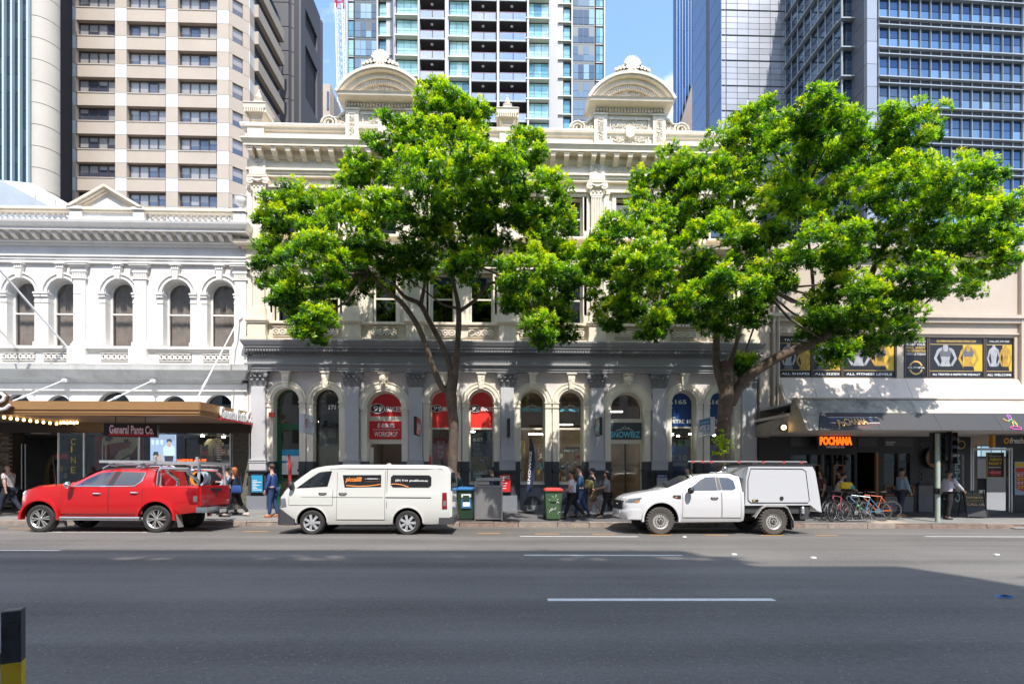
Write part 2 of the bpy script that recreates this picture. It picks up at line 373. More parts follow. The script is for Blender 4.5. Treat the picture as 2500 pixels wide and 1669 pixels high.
# painted markings: each a thin sheet lying on the road
WPAINT = mat('white_road_paint', (0.62,0.62,0.60), 0.7, var=0.12, vscale=9, stain=0.35, stcol=(0.25,0.25,0.25), stscale=6)
OPAINT = mat('orange_road_paint', (0.62,0.30,0.06), 0.7, var=0.15, vscale=9, stain=0.45, stcol=(0.16,0.13,0.11), stscale=6)
def mark(name, m, x0, x1, y, w, dz=0.004, skew=0.0):
    n = max(2, int((x1-x0)/0.5)); b = MB()
    for k in range(n+1):
        xx = x0 + (x1-x0)*k/n
        b.v += [(xx, y - w/2 + skew*(xx-x0), gz(xx, y - w/2) + dz), (xx, y + w/2 + skew*(xx-x0), gz(xx, y + w/2) + dz)]
    for k in range(n): b.f.append((2*k, 2*k+2, 2*k+3, 2*k+1)); b.mi.append(0)
    return b.build(name, m, road)
def markpx(name, m, p0, p1, py, w):
    # depth from the row of the line on the (nearly flat) road
    y = 10.0
    for _ in range(20):
        xm = WX((p0+p1)/2, y); y = (CAMZ - gz(xm, y)) * FPX / (py - HZ) * (CY - ((p0+p1)/2-1250)/FPX*SY)
    mark(name, m, WX(p0, y), WX(p1, y), y, w)
markpx('lane_line', WPAINT, 1337, 1890, 1463.5, 0.13)
markpx('lane_line', WPAINT, 1279, 1666, 1355, 0.13)
markpx('lane_line', WPAINT, -60, 147, 1343, 0.13)
markpx('bay_line', WPAINT, 116, 415, 1298.5, 0.12)
markpx('bay_line', WPAINT, 1269, 1558, 1309, 0.12)
markpx('bay_line', WPAINT, 2258, 2560, 1309.5, 0.12)
for p0, p1, py in [(20,80,1290),(155,225,1293),(300,368,1294.5),(450,510,1296),(595,655,1297),(740,800,1297.5),(885,940,1298.5),(1027,1082,1300),(1166,1222,1301.5),(1306,1366,1303),(1446,1502,1304),(1586,1640,1305),(1722,1778,1305.5),(1857,1912,1306),(1990,2045,1306)]:
    markpx('parking_dash', OPAINT, p0, p1, py, 0.10)
mark('parking_dash', OPAINT, WX(2476, 7.2), WX(2560, 7.2), 6.95, 0.12, skew=-0.3)
# reflective lane studs and scraps of litter
def stud(px, py):
    y = 10.0
    for _ in range(20): y = (CAMZ - gz(WX(px, y), y)) * FPX / (py - HZ) * (CY - (px-1250)/FPX*SY)
    x = WX(px, y); z = gz(x, y)
    b = MB(); b.loft([[(x-.05, y-.04, z), (x+.05, y-.04, z), (x+.05, y+.04, z), (x-.05, y+.04, z)], [(x-.045, y-.03, z+.02), (x+.045, y-.03, z+.02), (x+.045, y+.03, z+.02), (x-.045, y+.03, z+.02)]], True, True)
    b.build('lane_stud', WPAINT, road)
for p in [(1792,1353),(1671,1310.5),(2432,1353.5),(1985,1361)]: stud(*p)
y = 6.75; x = WX(2455, y); z = gz(x, y)
b = MB(); b.add([(x-.09, y+.05, z+.006), (x+.05, y-.06, z+.006), (x+.09, y-.01, z+.03), (x-.05, y+.09, z+.02)], [(0,1,2,3)]); b.add([(x-.07, y+.03, z+.02), (x-.03, y-.01, z+.045), (x+.06, y-.04, z+.03), (x+.05, y-.05, z+.008)], [(0,1,2,3)])
tag(b.build('litter', mat('blue_wrapper', (0.02,0.16,0.42), 0.5)), 'small crumpled blue wrapper lying on the shaded road', 'litter')
# ================================================================== shared ornament
def capital_mesh(w, h, d, m, seed=1, name='capital'):
    """Corinthian pilaster capital centred on x=0, standing on z=0, wall at y=0, front towards -y"""
    b = MB(); rg = random.Random(seed); k = w / 2
    def ring(hw, dp, z): return [(-hw, 0, z), (-hw, -dp, z), (hw, -dp, z), (hw, 0, z)]
    b.loft([ring(k*.70, d*.55, 0), ring(k*.72, d*.6, h*.08), ring(k*.70, d*.55, h*.1), ring(k*.72, d*.56, h*.5), ring(k*.86, d*.7, h*.78), ring(k*.96, d*.85, h*.86)], True, True)
    b.box(-k, k, -d, 0, h*.88, h); b.box(-k*1.04, k*1.04, -d*1.05, 0, h*.945, h*.985)
    def leaf(x, z, lw, lh, y0):
        o = [(x-lw/2, y0, z), (x, y0-.02, z), (x+lw/2, y0, z)]; mid = [(x-lw*.62, y0-.035, z+lh*.55), (x, y0-.065, z+lh*.6), (x+lw*.62, y0-.035, z+lh*.55)]
        tip = [(x-lw*.3, y0-.10, z+lh*.93), (x, y0-.125, z+lh), (x+lw*.3, y0-.10, z+lh*.93)]; curl = [(x-lw*.22, y0-.12, z+lh*.8), (x, y0-.14, z+lh*.78), (x+lw*.22, y0-.12, z+lh*.8)]
        bk = [(p[0], y0+.02, p[2]) for p in o]
        b.loft([bk, o, mid, tip, curl], False, False, closed=False)
    for x in (-.52, 0, .52): leaf(x*k*1.1, h*.1, k*.5, h*.38, -d*.55)
    for x in (-.8, -.27, .27, .8): leaf(x*k*.85, h*.3, k*.42, h*.42, -d*.5)
    for sx in (-1, 1):
        b.lathey([(h*.13, -d*.98), (h*.13, -d*.8), (h*.075, -d*.78), (h*.075, -d*.99), (h*.03, -d*1.03)], sx*k*.83, h*.73, 10)
        b.tube([(sx*k*.25, -d*.75, h*.55), (sx*k*.45, -d*.85, h*.78), (sx*k*.72, -d*.93, h*.86)], h*.03, 5)
    b.sphere((0, -d*1.02, h*.92), h*.07, 8)
    return b.data(name, m, True)
def carving(b, x0, x1, z0, z1, y, seed, dense=1.0, r=0.018):
    """scrolling foliage in relief"""
    rg = random.Random(seed); w, h = x1-x0, z1-z0
    n = int(max(3, w*h*70*dense))
    for _ in range(n):
        cx, cz = rg.uniform(x0+.06*w, x1-.06*w), rg.uniform(z0+.06*h, z1-.06*h); s = rg.uniform(.05, .1); a0 = rg.uniform(0, 6.28); dr = rg.choice((-1,1))
        pts = []
        for i in range(9):
            t = i/8; a = a0 + dr*t*4.5; q = s*(1.15 - t)
            pts.append((min(max(cx+q*math.cos(a), x0), x1), y - r*.5 - .02*t, min(max(cz+q*math.sin(a), z0), z1)))
        b.tube(pts, [r*(1.1-.5*i/8) for i in range(9)], 5)
    for _ in range(n):
        cx, cz = rg.uniform(x0+.05*w, x1-.05*w), rg.uniform(z0+.05*h, z1-.05*h); s = rg.uniform(.02,.04)
        b.sphere((cx, y-.01, cz), s, 6, 1, .8, 1)
    return b
def cornice(b, prof, x0, x1, yw):
    """profile of (projection, z) from bottom to top, closed back to the wall yw, returned at both ends"""
    ring = lambda x, e: [(x + e*p, yw - p, z) for p, z in prof]
    n = len(prof); v = ring(x0, -1) + ring(x1, 1); f = [(i, i+n, i+n+1, i+1) for i in range(n-1)]
    b.add(v, f)
    for x, e in ((x0, -1), (x1, 1)):        # returned ends and top
        vv = [(x + e*p, yw - p, z) for p, z in prof] + [(x + e*p, yw + .3, z) for p, z in prof]
        b.add(vv, [(i, i+1, i+1+n, i+n) for i in range(n-1)])
    p, z = prof[-1]; b.add([(x0-p, yw-p, z), (x1+p, yw-p, z), (x1+p, yw+.3, z), (x0-p, yw+.3, z)], [(0,1,2,3)])
    p, z = prof[0]; b.add([(x0-p, yw-p, z), (x1+p, yw-p, z), (x1+p, yw+.3, z), (x0-p, yw+.3, z)], [(0,1,2,3)])
    return b
def wall_openings(b, x0, x1, z0, z1, ops, y0, y1):
    """solid wall with rectangular openings ops = [(xa, xb, za, zb)] sorted along x, not stacked"""
    x = x0
    for xa, xb, za, zb in sorted(ops):
        b.box(x, xa, y0, y1, z0, z1); b.box(xa, xb, y0, y1, z0, za); b.box(xa, xb, y0, y1, zb, z1); x = xb
    b.box(x, x1, y0, y1, z0, z1)
    return b
def arch_poly(cx, hw, zs, n=14, a0=0, a1=180):
    return [(cx + hw*math.cos(R(a0+(a1-a0)*k/n)), zs + hw*math.sin(R(a0+(a1-a0)*k/n))) for k in range(n+1)]
def openwork(w, h, n, m, name='balustrade_panel'):
    b = MB(); r = h*.5; cell = w/n
    b.box(-w/2, w/2, .05, .10, 0, h)
    for k in range(n):
        cx = -w/2 + cell*(k+.5)
        b.arc_band(cx, h*.5, r*.5, r*.76, -.03, .06, 0, 360, 14)
        b.box(cx-cell*.18, cx+cell*.18, -.035, .05, h*.38, h*.62) if k % 1 == 0 and n < 6 else None
    for k in range(n+1):
        cx = -w/2 + cell*k
        a0, a1 = (0, 360)
        b.arc_band(cx, h*.5, r*.42, r*.62, -.015, .06, -90 if k == 0 else (90 if k == n else 0), 90 if k == 0 else (270 if k == n else 360), 12)
    b.box(-w/2, w/2, -.03, .06, -.02, .0); b.box(-w/2, w/2, -.03, .06, h, h+.02)
    return b.data(name, m, True)
def baluster_mesh(h, r, m):
    return MB().lathe([(r*.75,0),(r*.75,h*.08),(r*.4,h*.1),(r*.55,h*.16),(r*.95,h*.3),(r*.9,h*.4),(r*.45,h*.66),(r*.4,h*.74),(r*.6,h*.77),(r*.4,h*.8),(r*.7,h*.9),(r*.75,h*.92),(r*.75,h)], 0,0,10).data('baluster', m, True)

# ================================================================== the cream and grey heritage building
HL, HR = -9.40, 10.28
hb = empty('heritage_building', ((HL+HR)/2, YB, 0.1), 'three storey cream heritage building with grey arcaded shopfronts and two curved roof pediments', 'building')
PX = [-8.96, -5.45, -3.04, 0.465, 3.92, 6.36, 9.86]
DB = [(-8.96,-5.45), (-3.04,0.465), (0.465,3.92), (6.36,9.86)]
AR = []                                                   # (centre, half width, spring z, bottom z, kind)
for a, b_ in DB:
    c = (a+b_)/2; AR += [(c-.75, .52, 4.24, 'd'), (c+.75, .52, 4.24, 'd')]
AR += [(-4.245, .69, 3.99, 'b'), (5.14, .69, 3.99, 'b')]; AR.sort()
Z0, ZW = -0.1, 5.36
# ground floor wall, one bay polygon after another
b = MB()
for i in range(6):
    xa, xb = PX[i], PX[i+1]
    if i == 0: xa = HL
    if i == 5: xb = HR
    poly = [(xa, Z0)]
    for c, hw, zs, k in AR:
        if xa < c < xb:
            poly += [(c-hw, Z0)] + [(c - hw*math.cos(R(180*t/14)), zs + hw*math.sin(R(180*t/14))) for t in range(15)] + [(c+hw, Z0)]
    poly += [(xb, Z0), (xb, ZW), (xa, ZW)]
    b.prism(poly, YB, YB + 0.4)
b.build('ground_floor_wall', M['lav'], hb)
# arch surrounds: reveal lining, stepped archivolt, piers and little capitals
for i, (c, hw, zs, k) in enumerate(AR):
    b = MB(); o1 = hw + .235 if k == 'd' else hw + .31
    n = 18
    b.arc_band(c, zs, hw-.03, hw+.06, YB-.10, YB+.40, n=n)
    b.arc_band(c, zs, hw+.055, hw+.15, YB-.13, YB+.02, n=n); b.arc_band(c, zs, hw+.145, o1, YB-.085, YB+.02, n=n)
    b.arc_band(c, zs, o1-.03, o1+.01, YB-.12, YB+.02, n=n)
    ob = b.build('arch_surround', M['archc'], hb, True)
    for s in (-1, 1):
        q = MB(); e0, e1 = sorted((c+s*(hw-.03), c+s*(hw+.205)))
        q.box(e0, e1, YB-.075, YB+.4, 1.95, zs-.22); q.build('pier', M['archc'], hb)
        q = MB(); z = zs - .22
        for dz, dh, ex in ((0,.03,.02),(.03,.14,0),(.17,.05,.03)):
            q.box(e0-ex, e1+ex, YB-.085-ex, YB+.36, z+dz, z+dz+dh)
        for t in range(5): q.box(e0+.01+t*(e1-e0)/5, e0+.03+t*(e1-e0)/5, YB-.10, YB-.08, z+.04, z+.16)
        q.build('pier_capital', M['archc'], hb)
        q = MB(); q.box(e0-.015, e1+.015, YB-.11, YB+.38, 1.66, 1.95); q.box(e0-.045, e1+.045, YB-.15, YB+.38, 1.56, 1.66); q.box(e0-.01, e1+.01, YB-.10, YB+.37, Z0, 1.56)
        q.build('pier_base', M['gdark'], hb)
    # keystone
    kz0 = zs + hw - .02 if k == 'd' else zs+hw+.12
    q = MB(); 
    if k == 'd':
        q.prism([(c-.085, kz0), (c+.085, kz0), (c+.145, ZW-.05), (c-.145, ZW-.05)], YB-.20, YB+.02); q.box(c-.19, c+.19, YB-.24, YB+.02, ZW-.05, ZW-.002)
        q.build('keystone', M['archc'], hb)
        q = MB(); rg = random.Random(i)
        for t in range(26): 
            fz = rg.uniform(.1,.85); zz = kz0 + fz*(ZW-.06-kz0); q.sphere((c + rg.uniform(-.9,.9)*(.075+.05*fz), YB-.20, zz), rg.uniform(.012,.02), 6)
        q.build('keystone_texture', M['carve'], hb)
    else:   # a carved face
        q.prism([(c-.13, kz0), (c+.13, kz0), (c+.2, ZW-.06), (c-.2, ZW-.06)], YB-.16, YB+.02); q.box(c-.22, c+.22, YB-.22, YB+.02, ZW-.06, ZW-.002)
        q.sphere((c, YB-.19, kz0+.27), .14, 12, .85, .8, 1.15); q.sphere((c, YB-.315, kz0+.26), .03, 8, .8, 1, 1.6)
        for s in (-1,1): q.sphere((c+s*.05, YB-.29, kz0+.31), .022, 6); q.sphere((c+s*.13, YB-.2, kz0+.28), .05, 8, .6,.8,1.6)
        q.sphere((c, YB-.29, kz0+.17), .04, 8, 1.2, .6, .4); q.sphere((c, YB-.24, kz0+.1), .09, 8, 1, .8, 1)
        for t in range(12): a = R(180*t/11); q.sphere((c+.13*math.cos(a), YB-.2, kz0+.31+.11*math.sin(a)), .04, 6)
        q.build('keystone_face', M['creamtrim'], hb, True)
# pilasters with pedestals and Corinthian capitals
capm = capital_mesh(.76, .58, .28, M['gcap'])
for i, x in enumerate(PX):
    p = empty('pilaster', (x, YB, 0)); p.parent = hb; p.location = (x - hb.location.x, 0, -hb.location.z)
    q = MB(); q.bbox(-.26, .26, -.20, .0, 1.98, 4.78, .012); q.build('shaft', M['pil'], p, local=True)
    link('capital', capm, p, (0, 0, 4.78))
    q = MB()
    for zz, hh, e in ((1.98,.05,.05),(1.93,.05,.02),(1.9,.03,.07)): q.box(-.26-e, .26+e, -.2-e, 0, zz, zz+hh-.001)
    q.box(-.31, .31, -.25, 0, 1.62, 1.90); q.build('base', M['pil'], p, local=True)
    q = MB(); q.box(-.33, .33, -.28, 0, .72, 1.50); q.box(-.37, .37, -.33, 0, 1.50, 1.56); q.box(-.41, .41, -.37, 0, 1.56, 1.62); q.box(-.36, .36, -.31, 0, .66, .72)
    q.build('pedestal', M['gdark'], p, local=True)
    q = MB(); q.box(-.37, .37, -.33, 0, Z0, .66); q.build('plinth', mat('plinth_paint', (0.20,0.215,0.25), .6, var=.1), p, local=True)
# grey entablature
b = MB(); b.box(HL, HR, YB-.24, YB+.4, 5.36, 5.44); b.box(HL, HR, YB-.27, YB+.4, 5.44, 5.53); b.box(HL, HR, YB-.30, YB+.4, 5.53, 5.60); b.box(HL-.03, HR+.03, YB-.35, YB+.4, 5.60, 5.64); b.build('architrave', M['gband'], hb)
b = MB(); b.box(HL, HR, YB-.23, YB+.4, 5.64, 5.93); b.build('frieze', M['gband'], hb)
b = MB(); cornice(b, [(.23,5.93),(.26,5.95),(.27,6.04),(.37,6.05),(.38,6.15),(.47,6.19),(.48,6.27),(.51,6.29),(.55,6.38),(.57,6.42),(.57,6.47)], HL+.50, HR-.50, YB); b.build('shopfront_cornice', M['gcornice'], hb)
b = MB(); x = HL
while x < HR:
    b.box(x, x+.055, YB-.345, YB-.25, 5.955, 6.035); b.box(x, x+.075, YB-.45, YB-.37, 6.07, 6.145); x += .105
tag(b.build('dentil_course', M['gcornice'], hb), kind='stuff')
# netting spikes along the cornices
# ---- upper storeys
OPS1, OPS2 = [], []
WIN = []
for a, b_ in DB:
    c = (a+b_)/2; WIN += [c-.75, c+.75]
WIN += [-4.245, 5.14]; WIN.sort()
for c in WIN: OPS1.append((c-.45, c+.45, 7.28, 9.2)); OPS2.append((c-.45, c+.45, 10.62, 12.2))
b = MB(); wall_openings(b, HL, HR, 6.46, 9.9, OPS1, YB, YB+.35); b.build('first_floor_wall', M['cream'], hb)
b = MB(); wall_openings(b, HL, HR, 9.9, 13.94, OPS2, YB, YB+.35); b.build('second_floor_wall', M['cream'], hb)
fm = MB()
def sash(c, z0, z1, y, m, gm, parent, hw=.45):
    w = empty('sash_window', (0,0,0)); w.parent = parent; w.location = Vector((c, y, z0)) - worldloc(parent)
    h = z1 - z0; q = MB(); q.box(-hw, -hw+.07, 0, .08, 0, h); q.box(hw-.07, hw, 0, .08, 0, h); q.box(-hw+.07, hw-.07, 0, .08, h-.07, h); q.box(-hw+.07, hw-.07, 0, .08, 0, .08); q.box(-hw+.07, hw-.07, .0, .07, h*.49, h*.49+.06)
    q.build('window_frame', m, w, local=True)
    q = MB(); q.box(-hw+.07, hw-.07, .03, .04, .08, h*.49); q.build('pane', gm, w, local=True)
    q = MB(); q.box(-hw+.07, hw-.07, .045, .055, h*.49+.06, h-.07); q.build('pane', gm, w, local=True)
    return w
for i, c in enumerate(WIN):
    sash(c, 7.28, 9.2, YB+.2, M['wframe'], M['winglass'], hb); sash(c, 10.62, 12.2, YB+.2, M['wframe'], M['winglass'], hb)
    for z0, z1 in ((7.28, 9.2), (10.62, 12.2)):
        q = MB(); q.box(c-.6, c-.45, YB-.06, YB+.1, z0, z1); q.box(c+.45, c+.6, YB-.06, YB+.1, z0, z1); q.box(c-.6, c+.6, YB-.07, YB+.1, z1, z1+.14)
        q.box(c-.68, c+.68, YB-.16, YB+.1, z1+.14, z1+.2); q.box(c-.62, c+.62, YB-.16, YB+.1, z0-.08, z0-.001)
        t = c - .58
        while t < c + .56: q.box(t, t+.035, YB-.1, YB-.05, z1+.04, z1+.12); t += .075
        q.build('window_surround', M['creamtrim'], hb)
# back of the rooms
bx('room_back', M['dark'], hb, HL+.3, HR-.3, YB+2.2, YB+2.3, 6.6, 14.3)
# fluted pilasters, storeys one and two
icap = None
def ionic_mesh(w, h, d, m):
    b = MB(); k = w/2
    b.box(-k*.72, k*.72, -d*.7, 0, 0, h*.55)
    for s in (-.4, 0, .4): b.sphere((s*k, -d*.72, h*.25), h*.08, 8)
    b.box(-k*.8, k*.8, -d*.85, 0, h*.52, h*.6)
    for s in (-1, 1):
        b.lathey([(h*.25, -d), (h*.25, 0), (h*.19, 0), (h*.19, -d*.96), (h*.13, -d*.96), (h*.13, -d*1.03), (h*.05, -d*1.08)], s*k*.78, h*.66, 14)
        for t in range(4): b.sphere((s*k*.75, -d*.8, h*(.1+.1*t)), h*.05, 6)
    b.box(-k*.75, k*.75, -d*.9, 0, h*.62, h*.86); b.tube([(-k*.6, -d*.98, h*.7), (0, -d*1.05, h*.55), (k*.6, -d*.98, h*.7)], h*.06, 6)
    b.box(-k, k, -d*1.05, 0, h*.86, h); return b.data('capital', m, True)
icap = ionic_mesh(.72, .55, .24, M['creamtrim'])
def fluted(hw, z0, z1, d):
    b = MB(); b.box(-hw, hw, -d+.035, 0, z0, z1); n = 6; s = 2*hw/(n*2+1)
    for k in range(n+1): b.box(-hw + 2*k*s, -hw + (2*k+1)*s, -d, -d+.036, z0+.06, z1-.06)
    b.box(-hw, hw, -d, -d+.036, z0, z0+.06); b.box(-hw, hw, -d, -d+.036, z1-.06, z1); return b
sh1 = fluted(.21, 7.78, 8.95, .16).data('shaft', M['cream']); sh2 = fluted(.21, 10.95, 12.2, .16).data('shaft', M['cream'])
for x in PX:
    for (shm, z0, zb, zc, zt) in ((sh1, 7.30, 7.78, 8.95, 9.5), (sh2, 10.55, 10.95, 12.2, 12.75)):
        p = empty('upper_pilaster', (0,0,0)); p.parent = hb; p.location = Vector((x, YB, 0)) - hb.location
        link('shaft', shm, p); link('capital', icap, p, (0,0,zc))
        q = MB(); q.box(-.3, .3, -.24, 0, z0, zb-.14); q.box(-.27, .27, -.21, 0, zb-.14, zb-.06); q.box(-.25, .25, -.19, 0, zb-.06, zb); q.build('base', M['creamtrim'], p, local=True)
        for s in (-1, 1):
            q = MB(); q.box(s*.38-.10, s*.38+.10, -.06, 0, z0+.3, zc+.1); q.box(s*.38-.12, s*.38+.12, -.09, 0, zc+.1, zc+.2); q.box(s*.38-.12, s*.38+.12, -.12, 0, z0, z0+.3); q.build('side_strip', M['cream'], p, local=True)
# pedestal course with openwork
b = MB(); b.box(HL, HR, YB-.16, YB, 6.46, 6.62); b.box(HL, HR, YB-.18, YB, 7.18, 7.26); b.box(HL, HR, YB-.05, YB, 6.62, 7.18); b.build('pedestal_course', M['creamtrim'], hb)
for x in PX:
    q = MB(); q.box(x-.36, x+.36, YB-.36, YB, 6.46, 6.66); q.box(x-.33, x+.33, YB-.33, YB, 6.66, 7.16); q.box(x-.38, x+.38, YB-.38, YB, 7.16, 7.22); q.box(x-.41, x+.41, YB-.41, YB, 7.22, 7.29)
    q.build('pedestal', M['creamtrim'], hb)
ow = openwork(.98, .34, 4, M['creamtrim'])
for c in WIN:
    link('balustrade_panel', ow, hb, Vector((c, YB-.10, 6.72)) - hb.location)
    bx('panel_recess', M['carve'], hb, c-.52, c+.52, YB-.058, YB-.052, 6.68, 7.12)
# band between storeys
b = MB(); b.box(HL, HR, YB-.20, YB, 9.5, 9.62); b.box(HL, HR, YB-.23, YB, 9.62, 9.74); b.box(HL, HR, YB-.17, YB, 9.74, 9.98)
cornice(b, [(.17,9.98),(.24,10.0),(.26,10.07),(.42,10.10),(.44,10.18),(.46,10.22)], HL+.05, HR-.05, YB); b.build('storey_band', M['creamtrim'], hb)
for x in PX: bx('pedestal', M['creamtrim'], hb, x-.31, x+.31, YB-.25, YB, 10.22, 10.55)
b = MB()
for c in WIN: carving(b, c-.5, c+.5, 9.76, 9.96, YB-.17, int(c*10)+200, 1.2)
b.build('carved_frieze', M['carve'], hb, True)
# top entablature
b = MB(); b.box(HL, HR, YB-.14, YB, 12.75, 12.85); b.box(HL, HR, YB-.18, YB, 12.85, 12.95); b.box(HL, HR, YB-.24, YB, 12.95, 13.02); b.build('upper_architrave', M['creamtrim'], hb)
b = MB(); b.box(HL, HR, YB-.12, YB, 13.02, 13.40); b.build('upper_frieze', M['cream'], hb)
for x in PX:
    q = MB(); q.box(x-.30, x+.30, YB-.26, YB, 12.75, 13.02); q.box(x-.28, x+.28, YB-.22, YB, 13.02, 13.40); q.build('frieze_block', M['creamtrim'], hb)
    q = MB(); carving(q, x-.15, x+.15, 13.07, 13.35, YB-.22, int(x*7)+50, 1.6, .014); q.build('carved_square', M['carve'], hb, True)
for c in (-4.245, 5.14):
    q = MB(); q.box(c-.86, c+.86, YB-.135, YB, 13.09, 13.35); carving(q, c-.84, c+.84, 13.10, 13.34, YB-.135, int(c)+77, 1.6, .014); q.build('carved_panel', M['carve'], hb, True)
b = MB(); cornice(b, [(.14,13.40),(.20,13.42),(.22,13.47),(.25,13.50),(.26,13.65),(.57,13.67),(.57,13.74),(.59,13.76),(.63,13.87),(.65,13.89),(.65,13.94)], HL+.62, HR-.62, YB); b.build('main_cornice', M['creamtrim'], hb, True)
bk = MB(); bk.prismx([(-.16,0),(-.24,.02),(-.30,.10),(-.42,.16),(-.50,.20),(-.51,.25),(-.51,.29),(0,.29),(0,0)], -.09, .09); bk.box(-.12, .12, -.53, 0, .29, .35)
bkm = bk.data('bracket', M['creamtrim'])
for i in range(6):
    xa, xb = PX[i], PX[i+1]; n = 5 if xb - xa > 3 else 3
    for s in ([xa-.17, xa+.17] + [xa + .17 + (xb-xa-.34)*k/(n+1) for k in range(1, n+1)]): link('bracket', bkm, hb, Vector((s, YB, 13.31)) - hb.location)
for s in (-.17, .17): link('bracket', bkm, hb, Vector((PX[6]+s, YB, 13.31)) - hb.location)
# bird spikes on the cornice edges read as fine vertical hatching
def spikes(name, x0, x1, y, z, h, step=.085):
    b = MB(); x = x0
    while x < x1:
        b.add([(x, y, z), (x+.006, y, z), (x+.004, y-.02, z+h), (x+.002, y-.02, z+h)], [(0,1,2,3)]); x += step
    tag(b.build(name, mat('spike_wire', (.12,.11,.1), .5), hb), kind='stuff')
spikes('bird_spikes', HL, HR, YB-.63, 13.945, .11); spikes('bird_spikes', HL, HR, YB-.56, 6.475, .10)
# parapet
b = MB(); b.box(HL, HR, YB-.30, YB+.1, 13.94, 14.34); b.build('parapet', M['cream'], hb)
b = MB(); cornice(b, [(.30,14.34),(.36,14.36),(.38,14.43),(.42,14.46),(.44,14.55),(.42,14.60)], HL+.3, HR-.3, YB); b.build('parapet_cap', M['creamtrim'], hb)
def finial(x):
    p = empty('roof_finial', (0,0,0)); p.parent = hb; p.location = Vector((x, YB-.1, 13.94)) - hb.location
    q = MB(); q.box(-.30, .30, -.30, .30, 0, .58); q.box(-.34, .34, -.34, .34, .52, .60); q.build('pedestal', M['creamtrim'], p, local=True)
    q = MB()
    def sq(h, z): return [(-h,-h,z),(h,-h,z),(h,h,z),(-h,h,z)]
    q.loft([sq(.22,.60), sq(.19,.66), sq(.19,.78), sq(.23,.82), sq(.20,.86), sq(.26,.98), sq(.36,1.12), sq(.40,1.16), sq(.41,1.30), sq(.44,1.34), sq(.40,1.38), sq(.22,1.46), sq(.14,1.48), sq(.14,1.62), sq(.17,1.66), sq(.12,1.70), sq(.06,1.72)], True, True)
    for k in range(9):
        for s in (-1, 1): q.box(-.36+k*.08, -.315+k*.08, s*.38-.03, s*.38+.03, 1.02, 1.16); q.box(s*.38-.03, s*.38+.03, -.36+k*.08, -.315+k*.08, 1.02, 1.16)
    q.build('urn', M['creamtrim'], p, local=True)
    q = MB(); q.lathe([(.05,1.7),(.10,1.76),(.11,1.83),(.06,1.93),(.02,2.02),(.035,2.05),(.01,2.10)], 0,0,10); q.build('tip', M['creamtrim'], p, True, local=True)
for x in (PX[0], PX[3], PX[6]): finial(x)
